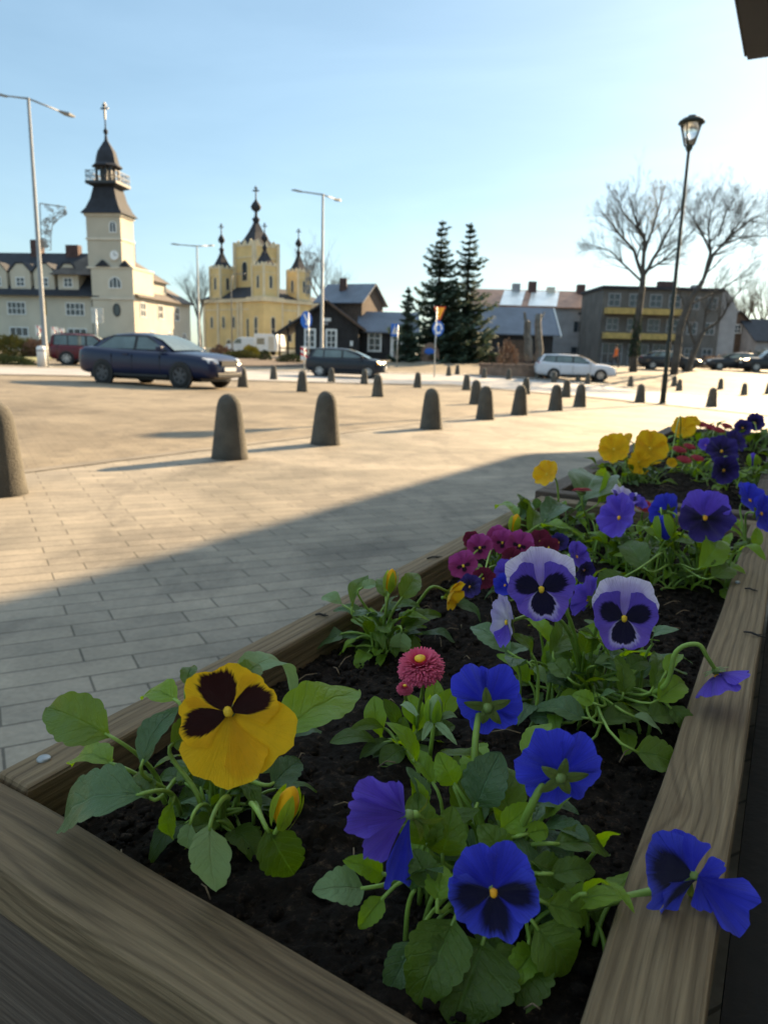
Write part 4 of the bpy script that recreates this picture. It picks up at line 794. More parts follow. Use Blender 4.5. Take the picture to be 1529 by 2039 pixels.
for k in range(5):
    t0 = 3 + 3.2 * k
    f = tlprism([(t0, 1.86), (t0 + 1.6, 1.86), (t0 + 1.6, 1.898), (t0, 1.898)], 1.0, 2.4, 'window', M['wood_dark'])
    gq = tlprism([(t0 + .08, 1.855), (t0 + 1.52, 1.855), (t0 + 1.52, 1.859), (t0 + .08, 1.859)], 1.08, 2.32, 'pane', M['glass']); gq.parent = f
fn = thing('gap_shade_bench', 'long made-up black bench running close along the right side of the planters', 'bench', (*TL(1.5, .2), 0)); fo3 = fn.location  # bench made up to blacken the shaded gap beside the planters
def fnp(t0, t1, l0, l1, z0, z1, nm):
    q = [(TL(t, l)[0] - fo3.x, TL(t, l)[1] - fo3.y, z0) for t, l in ((t0, l0), (t1, l0), (t1, l1), (t0, l1))]; return fixn(MB().prism(q, [(x, y, z1) for x, y, z in q]).build(nm, M['bench_shade'], fn))
M['bench_shade'] = mat('painted_shade_black', (0.010, 0.009, 0.008), 0.9, 0.3, 4, 0.3)  # near-black colour stands in for shade in the gap
for l0 in (.008, .138, .268): fnp(-.3, 12, l0, l0 + .125, .52, .555, 'seat_board')
for t0 in (-.2, 2, 4.2, 6.4, 8.6, 11.6): fnp(t0, t0 + .08, .04, .10, -.3, .518, 'leg'); fnp(t0, t0 + .08, .33, .39, -.3, .518, 'leg')
cpt = onplane(1487, 118, CAMZ + 1.55); ct, cl = cpt.dot(T), cpt.dot(N)
aw = thing('awning', 'dark flat awning whose corner juts into the top right of the picture', 'awning', (*TL(ct - 1, .3), 2.5)); ao = aw.location
def awp(poly, z0, z1, name, m):
    b = [(TL(*q)[0] - ao.x, TL(*q)[1] - ao.y, z0 - ao.z) for q in poly]; return fixn(MB().prism(b, [(x, y, z1 - ao.z) for x, y, z in b]).build(name, m, aw))
za = cpt.z
awp([(ct, cl), (ct, 1.89), (ct - 1.5, 1.89), (ct - 1.5, cl)], za, za + .05, 'canopy_board', M['dark_roof'])
awp([(ct - .04, cl - .012), (ct - .04, cl - .001), (ct - 1.5, cl - .001), (ct - 1.5, cl - .012)], za - .0, za + .11, 'trim_strip', M['dark_board'])
awp([(ct + .012, cl), (ct + .012, 1.89), (ct + .001, 1.89), (ct + .001, cl)], za - .0, za + .11, 'trim_strip', M['dark_board'])

# ------------------------------------------------------------------ bollards
GB = 'concrete bollards round the square'
BL = [(0, 985, 'mottled concrete bollard cut off by the left edge of the picture'),
 (458, 914, 'largest whole concrete bollard, below the front of the dark blue saloon'),
 (648, 886, 'second largest concrete bollard of the near row, below the rear of the black hatchback'),
 (858, 855, 'concrete bollard of the near row with two pale scuffs low on its face'),
 (965, 836, 'concrete bollard of the near row partly covering a smaller one behind its left shoulder'),
 (1033, 827, 'concrete bollard of the near row, fifth whole one from the left'),
 (1105, 818, 'concrete bollard of the near row, second before its right end'),
 (1153, 811, 'concrete bollard at the right end of the near row'),
 (602, 780, 'small concrete bollard in front of the rear wheel of the black hatchback'),
 (752, 790, 'concrete bollard standing in front of the bonnet of the black hatchback'),
 (947, 805, 'small concrete bollard half hidden behind the left shoulder of a nearer one'),
 (545, 756, 'small concrete bollard on the kerb between the blue saloon and the black hatchback'),
 (660, 762, 'small concrete bollard hiding the middle of the black hatchback door sill'),
 (725, 765, 'small concrete bollard in front of the front wheel of the black hatchback'),
 (831, 772, 'lone small concrete bollard right of the black hatchback nose'),
 (928, 777, 'small concrete bollard just left of the pair that overlap in the near row'),
 (1046, 785, 'small concrete bollard peeping over the near row, left of the silver estate'),
 (1126, 791, 'small concrete bollard between the last two of the near row'),
 (1273, 802, 'concrete bollard by the road just left of the black lantern post'),
 (1415, 811, 'concrete bollard by the road right of the black lantern post'),
 (1254, 771, 'concrete bollard across the road in front of the silver estate nose'),
 (1341, 769, 'concrete bollard overlapped by its neighbour, right of the lantern post across the road'),
 (1351, 778, 'concrete bollard overlapping its neighbour, right of the lantern post across the road'),
 (1433, 775, 'far concrete bollard just above the one by the road at the right'),
 (1480, 787, 'concrete bollard second from the right edge, across the road'),
 (1528, 784, 'concrete bollard cut by the right edge of the picture, across the road'),
 (484, 771, 'small concrete bollard almost hidden at the front bumper of the blue saloon'),
 (893, 749, 'tiny far concrete bollard, left one of the two right of the roundabout sign'),
 (910, 746, 'tiny far concrete bollard, right one of the two right of the roundabout sign'),
 (963, 753, 'tiny far concrete bollard alone before the dark barn'),
 (993, 750, 'tiny far concrete bollard left of the brown planting box'),
 (1012, 756, 'tiny far concrete bollard right below the left end of the brown planting box'),
 (1044, 749, 'tiny far concrete bollard below the middle of the brown planting box'),
 (1069, 755, 'tiny far concrete bollard under the tail light of the silver estate'),
 (1102, 762, 'far concrete bollard in front of the rear wheel of the silver estate'),
 (1150, 759, 'far concrete bollard in front of the door of the silver estate'),
 (1169, 765, 'far concrete bollard just left of the front wheel of the silver estate')]
prof = [(.168, -.02), (.172, .012), (.168, .03), (.158, .10), (.142, .24), (.127, .37), (.117, .45), (.108, .505), (.092, .548), (.066, .580), (.034, .597), (.004, .602)]
b0 = None
for x, y, lab in BL:
    p = at(x, y)
    if b0 is None: b0 = MB().lathe(prof, n=28).build('concrete_bollard', M['concrete'], None, True); o = b0
    else: o = b0.copy(); C.objects.link(o)
    o.location = (p.x, p.y, g(p.x, p.y)); o.rotation_euler = (rnd.uniform(-.02, .02), rnd.uniform(-.02, .02), rnd.uniform(0, 6.28)); tag(o, lab, 'bollard', GB)

# ------------------------------------------------------------------ buildings
M['plaster'] = mat('cream_plaster', (0.50, 0.455, 0.36), 0.85, 0.10, 0.5, 0.15, bscale=30)
M['plaster2'] = mat('warm_plaster', (0.45, 0.41, 0.33), 0.85, 0.10, 0.5, 0.15, bscale=30)
M['slate'] = mat('dark_slate', (0.018, 0.021, 0.029), 0.85, 0.35, 1.5, 0.5, bscale=9)
M['tile'] = mat('grey_brown_tile', (0.095, 0.08, 0.07), 0.85, 0.3, 1.2, 0.5, bscale=8)
M['brick'] = mat('chimney_brick', (0.075, 0.04, 0.035), 0.85, 0.35, 4)
M['trim'] = mat('pale_trim', (0.56, 0.51, 0.42), 0.8, 0.12, 1)
M['church_trim'] = mat('church_trim', (0.62, 0.53, 0.36), 0.85, 0.15, 1)
M['white'] = mat('white_paint', (0.74, 0.74, 0.72), 0.6, 0.08, 2)
M['ochre'] = mat('yellow_plaster', (0.64, 0.48, 0.22), 0.85, 0.15, 0.5, 0.15, bscale=30)
M['metal_dark'] = mat('dark_metal', (0.03, 0.032, 0.035), 0.45, 0.3, 3, metal=0.3)
M['tar_wood'] = mat('tarred_boards', (0.022, 0.021, 0.022), 0.85, 0.4, 2.5, 0.4)
M['brown_wood'] = mat('brown_boards', (0.10, 0.065, 0.045), 0.85, 0.35, 3, 0.4)
M['tin'] = mat('blue_grey_tin', (0.10, 0.12, 0.155), 0.6, 0.2, 0.8, 0.15, metal=0.2)
M['tin_glare'] = mat('painted_glare_tin', (0.66, 0.66, 0.64), 0.3, 0.15, 0.8, metal=0.3)  # sun glare put into the colour
M['redroof'] = mat('red_brown_roof', (0.30, 0.155, 0.10), 0.6, 0.3, 1.0, 0.3, bscale=6)
M['greywall'] = mat('grey_render', (0.27, 0.27, 0.28), 0.9, 0.2, 0.7, 0.2)
M['shop'] = mat('dull_shop_wall', (0.105, 0.098, 0.09), 0.85, 0.3, 0.7)
M['balcony'] = mat('mustard_panel', (0.42, 0.29, 0.09), 0.75, 0.2, 2)
M['clockface'] = mat('clock_face', (0.75, 0.76, 0.76), 0.5, 0.04, 3)
M['copper'] = mat('gilt_cross', (0.35, 0.30, 0.18), 0.4, 0.2, 3, metal=0.8)
def bld(name, label, px, D, yaw=0.0, group=None, cat='building'):
    p = pt(px, 700, D); return thing(name, label, cat, (p.x, p.y, g(p.x, p.y)), math.radians(yaw), group)
def part(par, name, m, *boxes):
    mb = MB()
    for a, b in boxes: mb.box(a, b)
    return mb.build(name, m, par)
def polypart(par, name, m, vs, fs): return fixn(MB().add(vs, fs).build(name, m, par))
def gable(par, name, m, x0, x1, y0, y1, ze, zr, axis='x', t=0.12, ov=0.35):
    mb = MB()       # roof of two slabs
    if axis == 'x':
        ym = (y0 + y1) / 2; a = [(y0 - ov, ze - ov * (zr - ze) / (ym - y0)), (ym, zr), (y1 + ov, ze - ov * (zr - ze) / (ym - y0))]
        ring = lambda x: [(x, a[0][0], a[0][1]), (x, a[1][0], a[1][1]), (x, a[2][0], a[2][1]), (x, a[2][0], a[2][1] + t), (x, a[1][0], a[1][1] + t), (x, a[0][0], a[0][1] + t)]
        mb.loft([ring(x0 - ov), ring(x1 + ov)])
    else:
        xm = (x0 + x1) / 2; a = [(x0 - ov, ze - ov * (zr - ze) / (xm - x0)), (xm, zr), (x1 + ov, ze - ov * (zr - ze) / (xm - x0))]
        ring = lambda y: [(a[0][0], y, a[0][1]), (a[1][0], y, a[1][1]), (a[2][0], y, a[2][1]), (a[2][0], y, a[2][1] + t), (a[1][0], y, a[1][1] + t), (a[0][0], y, a[0][1] + t)]
        mb.loft([ring(y0 - ov), ring(y1 + ov)])
    return fixn(mb.build(name, m, par))
def gwall(par, name, m, x0, x1, y0, y1, ze, zr, axis='x'):     # walls with gable ends
    if axis == 'x':
        ym = (y0 + y1) / 2; ring = lambda x: [(x, y0, -.3), (x, y1, -.3), (x, y1, ze), (x, ym, zr), (x, y0, ze)]; return fixn(MB().loft([ring(x0), ring(x1)]).build(name, m, par))
    xm = (x0 + x1) / 2; ring = lambda y: [(x0, y, -.3), (x1, y, -.3), (x1, y, ze), (xm, y, zr), (x0, y, ze)]; return fixn(MB().loft([ring(y0), ring(y1)]).build(name, m, par))
def window(par, c, u, n, w, h, fm='white', shape='rect', fw=0.09, mull=(1, 1), name='window'):
    # c: bottom centre on the wall, u: direction along it, n: outward normal
    c, u, n = Vector(c), Vector(u).normalized(), Vector(n).normalized(); z = Vector((0, 0, 1))
    def outline(ww, hh, zb):
        if shape == 'rect': return [(-ww/2, zb), (ww/2, zb), (ww/2, zb + hh), (-ww/2, zb + hh)]
        if shape == 'arch':
            r = ww / 2; k = zb + hh - r; return [(-r, zb), (r, zb)] + [(r * math.cos(PI * i / 10), k + r * math.sin(PI * i / 10)) for i in range(11)]
        return [(ww/2 * math.cos(2*PI*i/24), zb + hh/2 + hh/2 * math.sin(2*PI*i/24)) for i in range(24)]
    O = outline(w, h, 0); I = outline(w - 2*fw, h - 2*fw, fw); P = lambda q, d: c + u * q[0] + z * q[1] + n * d
    mb = MB(); k = len(O); vs = [P(q, 0.0) for q in O] + [P(q, .06) for q in O] + [P(q, .06) for q in I] + [P(q, 0.0) for q in I]; fs = []
    for i in range(k):
        j = (i+1) % k; fs += [(i, j, k+j, k+i), (k+i, k+j, 2*k+j, 2*k+i), (2*k+i, 2*k+j, 3*k+j, 3*k+i)]
    mb.add(vs, fs)
    def bar(a, b, t=.035):
        a, b = Vector((a[0], a[1])), Vector((b[0], b[1])); d = (b - a).normalized(); q = Vector((-d.y, d.x)) * t
        ps = [a + q, a - q, b - q, b + q]; mb.add([P(s, .052) for s in ps] + [P(s, .02) for s in ps], [(0,1,2,3),(0,4,5,1),(1,5,6,2),(2,6,7,3),(3,7,4,0)])
    for i in range(mull[0]): x = -w/2 + w * (i+1) / (mull[0]+1); bar((x, fw), (x, h - fw * (2 if shape != 'rect' else 1)))
    for i in range(mull[1]): zz = h * (i+1) / (mull[1]+1); bar((-w/2 + fw, zz), (w/2 - fw, zz))
    f = fixn(mb.build(name, M[fm], par))
    q = MB().add([P(s, .015) for s in I], [tuple(range(len(I)))]).build('pane', M['glass'], par); q.parent = f
    return f
def rect_roof(par, name, m, levels):       # list of (cx, cy, halfx, halfy, z): a flared or pyramid roof
    return fixn(MB().loft([[(cx-a, cy-b, z), (cx+a, cy-b, z), (cx+a, cy+b, z), (cx-a, cy+b, z)] for cx, cy, a, b, z in levels]).build(name, m, par))
def cross(mb, c, s):
    x, y, z = c; t = s * .05
    mb.box((x-t, y-t, z), (x+t, y+t, z+s)); mb.box((x-s*.26, y-t*.8, z+s*.60), (x+s*.26, y+t*.8, z+s*.70)); mb.box((x-s*.15, y-t*.8, z+s*.80), (x+s*.15, y+t*.8, z+s*.87))
X, Y = (1, 0, 0), (0, 1, 0); FN, RN = (0, -1, 0), (1, 0, 0)
# ---- town hall
th = bld('town_hall', 'cream town hall with dark slate roof, dormers and a clock tower, at the left', 275, 75, -8)
part(th, 'wall', M['plaster'], ((-32, 0, -.3), (-4.4, 10, 5.6)))
gable(th, 'roof', M['slate'], -32, -4.0, 0, 10.4, 5.62, 10.0)
for xc in (-15.1, -12.5, -9.9, -7.3):
    d = polypart(th, 'dormer', M['plaster'], [(xc-1.1,.35,5.95),(xc+1.1,.35,5.95),(xc+1.1,.35,7.75),(xc+.35,.35,8.5),(xc-.35,.35,8.5),(xc-1.1,.35,7.75),(xc-1.1,4,5.95),(xc+1.1,4,5.95),(xc+1.1,4,7.75),(xc+.35,4,8.5),(xc-.35,4,8.5),(xc-1.1,4,7.75)],
        [(0,1,2,3,4,5),(6,11,10,9,8,7),(0,6,7,1),(1,7,8,2),(2,8,9,3),(3,9,10,4),(4,10,11,5),(5,11,6,0)])
    wn = window(th, (xc, .35, 6.25), X, FN, 1.0, .95); wn.parent = d
    rf = polypart(th, 'dormer_roof', M['slate'], [(xc-1.2,.25,7.70),(xc-.38,.25,8.54),(xc+.38,.25,8.54),(xc+1.2,.25,7.70),(xc-1.2,4,7.70),(xc-.38,4,8.54),(xc+.38,4,8.54),(xc+1.2,4,7.70),(xc-1.2,.25,7.78),(xc-.42,.25,8.64),(xc+.42,.25,8.64),(xc+1.2,.25,7.78),(xc-1.2,4,7.78),(xc-.42,4,8.64),(xc+.42,4,8.64),(xc+1.2,4,7.78)],
        [(0,1,9,8),(1,2,10,9),(2,3,11,10),(8,9,13,12),(9,10,14,13),(10,11,15,14),(0,4,5,1),(1,5,6,2),(2,6,7,3),(0,8,12,4),(3,7,15,11)]); rf.parent = d
for xc, w_ in ((-19.5, 2.05), (-12.9, 2.05), (-6.5, 2.05)):
    window(th, (xc, 0, 3.45), X, FN, w_, 1.3, mull=(3, 1)); window(th, (xc + .1, 0, 1.3), X, FN, 2.1, .95, mull=(2, 0))
part(th, 'wall_sign', M['balcony'], ((-10.15, -.08, 3.5), (-9.65, -.003, 4.9)))
part(th, 'gutter', M['metal_dark'], ((-32, -.52, 5.32), (-4.45, -.40, 5.44)), ((-4.6, -.14, 0), (-4.48, -.02, 5.3)))
part(th, 'chimney', M['brick'], ((-13.9, 4.6, 9.2), (-12.9, 5.6, 11.4))); part(th, 'chimney', M['brick'], ((-9.9, 4.6, 9.2), (-8.5, 5.4, 10.9))); part(th, 'chimney', M['brick'], ((-6.1, 4.7, 9.0), (-4.9, 5.8, 10.7)))
# tower
tw = part(th, 'tower', M['plaster'], ((-4.4, -.35, -.3), (-.02, 4.2, 8.1)))
part(th, 'tower_upper', M['plaster2'], ((-4.72, -.2, 8.1), (-1.15, 2.5, 13.1)))
for bx_ in (((-4.8, -.30, 10.75), (-1.07, 2.58, 10.95)), ((-4.85, -.34, 12.95), (-1.02, 2.63, 13.2)), ((-4.5, -.45, 5.1), (.06, 4.3, 5.3)), ((-4.82, -.42, 8.05), (.06, 4.3, 8.22))): part(th, 'string_course', M['trim'], bx_)
for xc, ww in ((-3.1, 1.5), (-.75, 1.2)):
    polypart(th, 'pediment', M['slate'], [(xc-ww/2,-.55,8.23),(xc+ww/2,-.55,8.23),(xc,-.55,8.85),(xc-ww/2,-.203,8.23),(xc+ww/2,-.203,8.23),(xc,-.203,8.85)], [(0,1,2),(3,5,4),(0,3,4,1),(1,4,5,2),(2,5,3,0)])
cx, cy = -2.93, 1.15
rect_roof(th, 'tower_roof', M['slate'], [(cx, cy, 2.15, 1.75, 13.2), (cx, cy, 1.75, 1.45, 13.7), (cx, cy, 1.35, 1.15, 14.6), (cx, cy, 1.02, .95, 15.9)])
rect_roof(th, 'balcony', M['metal_dark'], [(cx, cy, 1.05, 1.0, 15.7), (cx, cy, 1.6, 1.5, 15.95), (cx, cy, 1.6, 1.5, 16.2)])
mb = MB()
for k in range(9):
    for sx, sy in ((-1, 0), (1, 0), (0, -1), (0, 1)):
        a = -1.5 + 3.0 * k / 8; x_, y_ = (cx + sx * 1.53, cy + a * .93) if sx else (cx + a, cy + sy * 1.43); mb.box((x_-.025, y_-.025, 16.2), (x_+.025, y_+.025, 17.15))
for z in (16.6, 17.1):
    mb.box((cx-1.55, cy-1.46, z), (cx+1.55, cy-1.40, z+.06)); mb.box((cx-1.55, cy+1.40, z), (cx+1.55, cy+1.46, z+.06)); mb.box((cx-1.56, cy-1.4, z+.002), (cx-1.5, cy+1.4, z+.055)); mb.box((cx+1.5, cy-1.4, z+.002), (cx+1.56, cy+1.4, z+.055))
mb.build('railing', M['metal_dark'], th)
for sx in (-1, -.33, .33, 1):
    for sy in (-1, 1): part(th, 'belfry_pillar', M['metal_dark'], ((cx+sx*.75-.1, cy+sy*.75-.1, 16.2), (cx+sx*.75+.1, cy+sy*.75+.1, 17.75)))
mb = MB().lathe([(1.42, 17.62), (1.45, 17.7), (1.12, 18.0), (1.02, 18.5), (.85, 19.1), (.45, 19.7), (.18, 20.1), (.10, 20.6), (.22, 20.85), (.22, 21.0), (.07, 21.2), (.05, 22.3), (.01, 23.2)], (cx, cy, 0), 8, rot=PI/8); mb.build('cupola', M['slate'], th)
mb = MB(); cross(mb, (cx, cy, 22.0), 1.5); mb.build('spire_cross', M['metal_dark'], th)
mb = MB().lathe([(.50, -.06), (.50, .05), (.44, .07), (.43, .07)], (0, 0, 0), 28)
ck = MB().add([(cx + 1.05 + x, -.27 - z, 9.3 + y) for x, y, z in mb.v], mb.f).build('clock', M['trim'], th); fixn(ck)
mb = MB().lathe([(.43, 0), (.43, .01)], n=28); q = fixn(MB().add([(cx + 1.05 + x, -.335 - z, 9.3 + y) for x, y, z in mb.v], mb.f).build('clock_dial', M['clockface'], th)); q.parent = ck
q = part(th, 'clock_hands', M['metal_dark'], ((cx + 1.03, -.37, 9.28), (cx + 1.07, -.348, 9.62)), ((cx + 1.035, -.375, 9.28), (cx + 1.30, -.35, 9.33))); q.parent = ck
window(th, (-1.95, -.2, 11.4), X, FN, .75, 1.1, shape='arch', mull=(1, 0)); window(th, (-1.9, -.35, 6.15), X, FN, 1.35, 1.15, shape='arch', mull=(2, 0)); window(th, (-1.85, -.35, 3.45), X, FN, .8, 1.3, shape='oval', mull=(0, 0), fm='metal_dark')
window(th, (-.9, .6, 11.4), Y, RN, .6, 1.0, shape='arch', mull=(0, 0)) if False else None
# right wing
part(th, 'wing_wall', M['plaster2'], ((-9, 4.25, -.3), (-.05, 13.6, 5.55)), ((-.05, .02, -.3), (0.0, 13.6, 5.55)))
polypart(th, 'skirt_roof', M['tile'], [(.45, -.1, 5.4), (.45, 14, 5.4), (-1.2, 13.2, 6.25), (-1.2, .1, 6.25), (.45, -.1, 5.5), (.45, 14, 5.5), (-1.2, 13.2, 6.35), (-1.2, .1, 6.35)], [(0,1,2,3),(4,7,6,5),(0,4,5,1),(1,5,6,2),(2,6,7,3),(3,7,4,0)])
part(th, 'attic_wall', M['plaster2'], ((-8, 4.25, 5.6), (-1.0, 9.4, 7.5)), ((-1.2, .1, 6.0), (-.98, 9.4, 7.5)))
polypart(th, 'wing_roof', M['tile'], [(-.6, -.3, 7.45), (-.6, 9.9, 7.45), (-9, 9.9, 7.45), (-9, -.3, 7.45), (-3.9, 2.6, 10.6), (-4.6, 5.2, 10.6)], [(0,1,5,4),(1,2,5),(2,3,4,5),(3,0,4),(0,3,2,1)])
polypart(th, 'wing_roof', M['tile'], [(.3, 9.6, 5.62), (.3, 14, 5.62), (-9, 14, 5.62), (-9, 9.6, 5.62), (-4, 9.62, 8.6)], [(0,1,4),(1,2,4),(2,3,4),(3,0,4),(0,3,2,1)])
part(th, 'chimney', M['brick'], ((-2.2, 2.5, 8.5), (-1.4, 3.2, 10.9)))
for yc in (1.5, 5.6, 9.8): window(th, (0, yc, 3.5), Y, RN, 1.25, 1.5)
for yc in (1.3, 5.2): window(th, (-.98, yc, 6.42), Y, RN, 1.5, .85, mull=(2, 0))
for yc in (3.4, 7.8, 11.6): window(th, (0, yc, .9), Y, RN, 1.0, 1.3)

# ---- church
ch = bld('church', 'yellow church with dark spired towers and zigzag gables, right of the town hall', 527, 95, 49, cat='church')
part(ch, 'wall', M['ochre'], ((0, 0, -.3), (12, 13, 6.6)))
part(ch, 'base_course', M['church_trim'], ((-.08, -.08, -.3), (12.05, 13.05, .7))); part(ch, 'cornice', M['church_trim'], ((-.25, -.25, 6.6), (12.2, 13.2, 7.05)), ((-.07, -.07, 5.6), (12.05, 13.05, 5.75)))
rect_roof(ch, 'roof', M['slate'], [(6, 6.5, 6.3, 6.8, 7.06), (5, 7, 2.6, 2.8, 8.7)])
def ctower(par, cx, cy, a, z0, zt, zs, zc, win_h, n=4, big=False):
    tw = part(par, 'tower', M['ochre'], ((cx-a, cy-a, z0), (cx+a, cy+a, zt)))
    mb = MB()
    for sx in (-1, 1):
        for sy in (-1, 1): mb.box((cx+sx*a-.13*a, cy+sy*a-.13*a, z0), (cx+sx*a+.10*a, cy+sy*a+.10*a, zt + .28*a))
    mb.box((cx-a*1.05, cy-a*1.05, z0 + .02), (cx+a*1.05, cy+a*1.05, z0 + .35)); mb.box((cx-a*1.04, cy-a*1.04, zt-.75*a), (cx+a*1.04, cy+a*1.04, zt-.68*a))
    q = mb.build('corner_pilaster', M['church_trim'], par); q.parent = tw
    mb = MB()
    for k in range(3):          # zigzag gables, three to a side
        for (dx, dy) in ((1, 0), (0, 1)):
            for s in (-1, 1):
                c0 = -a + a * (2/3) * k; c1, cm = c0 + a * 2/3, c0 + a/3
                P = lambda t, z, o: (cx + t, cy + s * (a + o), z) if dx else (cx + s * (a + o), cy + t, z)
                mb.add([P(c0, zt-.02, .06), P(c1, zt-.02, .06), P(cm, zt + .42*a, .06), P(c0, zt-.02, -.12), P(c1, zt-.02, -.12), P(cm, zt + .42*a, -.12)], [(0,1,2),(3,5,4),(0,3,4,1),(1,4,5,2),(2,5,3,0)])
    q = fixn(mb.build('zigzag_gable', M['church_trim'], par)); q.parent = tw
    h = zs - zt
    q = rect_roof(par, 'spire', M['slate'], [(cx, cy, a*.95, a*.95, zt + .01), (cx, cy, a*.62, a*.62, zt + h*.30), (cx, cy, a*.36, a*.36, zt + h*.62), (cx, cy, a*.13, a*.13, zs)]); q.parent = tw
    R = .17 * a + .1; dz = zc - zs
    q = MB().lathe([(R*.7, zs-.1), (R*.9, zs+.02*dz), (R*1.25, zs+.10*dz), (R*.5, zs+.16*dz), (R*.38, zs+.28*dz), (R*1.2, zs+.34*dz), (R*1.65, zs+.42*dz), (R*1.1, zs+.51*dz), (R*.25, zs+.62*dz), (R*.12, zs+.75*dz)], (cx, cy, 0), 10).build('onion_finial', M['slate'], par, True); q.parent = tw
    mb = MB(); cross(mb, (0, 0, 0), dz * .36); a_ = math.radians(-49); q = MB().add([(cx + x*math.cos(a_) - y*math.sin(a_), cy + x*math.sin(a_) + y*math.cos(a_), zs + .62*dz + z) for x, y, z in mb.v], mb.f).build('cross', M['metal_dark'], par); q.parent = tw
    wz = zt - .95*a - win_h
    for u_, n_, c in ((X, FN, (cx, cy-a, wz)), (Y, (-1, 0, 0), (cx-a, cy, wz)), (X, (0, 1, 0), (cx, cy+a, wz)), (Y, RN, (cx+a, cy, wz))):
        w_ = window(par, c, u_, n_, a * .62, win_h, 'church_trim', 'arch', fw=.10, mull=(0, 0)); w_.parent = tw
    return tw
ctower(ch, 4.7, 7.2, 2.0, 6.8, 14.0, 17.2, 21.9, 2.6)
ctower(ch, .9, .9, 1.12, 6.9, 10.9, 12.9, 16.2, 1.7); ctower(ch, 1.0, 9.9, 1.12, 6.9, 11.0, 13.2, 16.9, 1.7); ctower(ch, 6.6, .9, 1.05, 6.9, 10.7, 12.9, 16.3, 1.7)
part(ch, 'corner_bay', M['ochre'], ((-.55, -.55, -.3), (2.4, 2.4, 6.55))); part(ch, 'cornice', M['church_trim'], ((-.8, -.8, 6.56), (2.6, 2.6, 7.12)))
for y_ in (3.2, 6.2, 8.4, 11): window(ch, (0, y_, 3.2 if y_ > 6 else 1.6), Y, (-1, 0, 0), .8, 1.7 if y_ > 6 else 3.0, 'church_trim', 'arch', fw=.14, mull=(0, 0))
window(ch, (0, 7.3, .05), Y, (-1, 0, 0), 1.3, 1.9, 'church_trim', 'arch', fw=.2, mull=(1, 0), name='door')
for x_ in (.95,): window(ch, (x_, -.55, 1.6), X, FN, .9, 3.2, 'church_trim', 'arch', fw=.15, mull=(0, 1)); window(ch, (-.55, x_, 1.6), Y, (-1, 0, 0), .9, 3.2, 'church_trim', 'arch', fw=.15, mull=(0, 1))
for x_ in (4.3, 7.0, 9.7): window(ch, (x_, 0, 1.6), X, FN, .8, 3.0, 'church_trim', 'arch', fw=.14, mull=(0, 0))
for bx_ in [((-.1, y_, .7), (-.01, y_ + .5, 6.6)) for y_ in (2.5, 4.3, 5.0, 9.3, 12.4)] + [((x_, -.1, .7), (x_ + .5, -.01, 6.6)) for x_ in (2.6, 5.5, 8.1)]: part(ch, 'pilaster', M['church_trim'], bx_)

# ---- tarred wooden house with white windows
wh = bld('wooden_house', 'black timber house with white framed windows and blue grey roofs, behind the hatchback', 645, 67)
gwall(wh, 'wall', M['tar_wood'], -2.6, 3.1, 0, 9, 2.75, 4.95, 'y')
def slab(par, name, m, quad, t=.1): 
    a = [Vector(q) for q in quad]; n = (a[1] - a[0]).cross(a[2] - a[0]).normalized() * t; n = n if n.z > 0 else -n
    return fixn(MB().prism(a, [p + n for p in a]).build(name, m, par))
slab(wh, 'roof', M['tin'], [(.25, -.5, 5.02), (3.65, -.5, 2.60), (3.65, 9, 2.60), (.25, 9, 5.02)]); slab(wh, 'roof', M['tin'], [(.25, -.5, 5.02), (-4.3, -.5, 2.05), (-4.3, 9, 2.05), (.25, 9, 5.02)])
slab(wh, 'barge_board', M['brown_wood'], [(.25, -.56, 4.86), (3.7, -.56, 2.40), (3.7, -.503, 2.40), (.25, -.503, 4.86)], .2); slab(wh, 'barge_board', M['tar_wood'], [(.25, -.56, 4.86), (-4.35, -.56, 1.86), (-4.35, -.503, 1.86), (.25, -.503, 4.86)], .2)
part(wh, 'porch_post', M['tar_wood'], ((-4.05, -.2, -.2), (-3.9, -.05, 2.15))); part(wh, 'porch_post', M['tar_wood'], ((-3.3, -.2, -.2), (-3.15, -.05, 2.6))); part(wh, 'porch_rail', M['tar_wood'], ((-4.0, -.18, .75), (-2.6, -.1, .85)))
for x_ in (-1.25, .65): window(wh, (x_, 0, .85), X, FN, 1.05, 1.75, 'white', fw=.17, mull=(1, 2))
part(wh, 'name_board', M['white'], ((-.35, -.08, 3.25), (.6, -.003, 3.55))); part(wh, 'name_board', M['greywall'], ((-.2, -.07, 2.95), (.35, -.003, 3.17)))
part(wh, 'letter_box', M['white'], ((2.35, -.14, 1.15), (2.6, -.003, 1.6)))
gwall(wh, 'side_wall', M['tar_wood'], 3.13, 8.2, 2.2, 8, 2.55, 4.2, 'x'); gable(wh, 'roof', M['tin'], 3.2, 8.3, 2.2, 8, 2.6, 4.35)
window(wh, (4.5, 2.2, .7), X, FN, 1.3, 1.85, 'white', fw=.17, mull=(1, 2)); window(wh, (6.6, 2.2, -.1), X, FN, 1.25, 2.2, 'white', fw=.3, mull=(0, 0), name='door')
part(wh, 'shop_sign', M['brown_wood'], ((6.3, 1.98, 2.0), (7.9, 2.1, 2.95)))
up = MB(); ca, sa = math.cos(math.radians(-24)), math.sin(math.radians(-24)); RT = lambda x, y, z: (3.2 + x*ca - y*sa, 4.2 + x*sa + y*ca, z)
ring = lambda x: [RT(x, 0, 2.2), RT(x, 4.8, 2.2), RT(x, 4.8, 5.4), RT(x, 2.4, 7.0), RT(x, 0, 5.4)]
fixn(up.loft([ring(-4.6), ring(0)]).build('upper_wall', M['brown_wood'], wh))
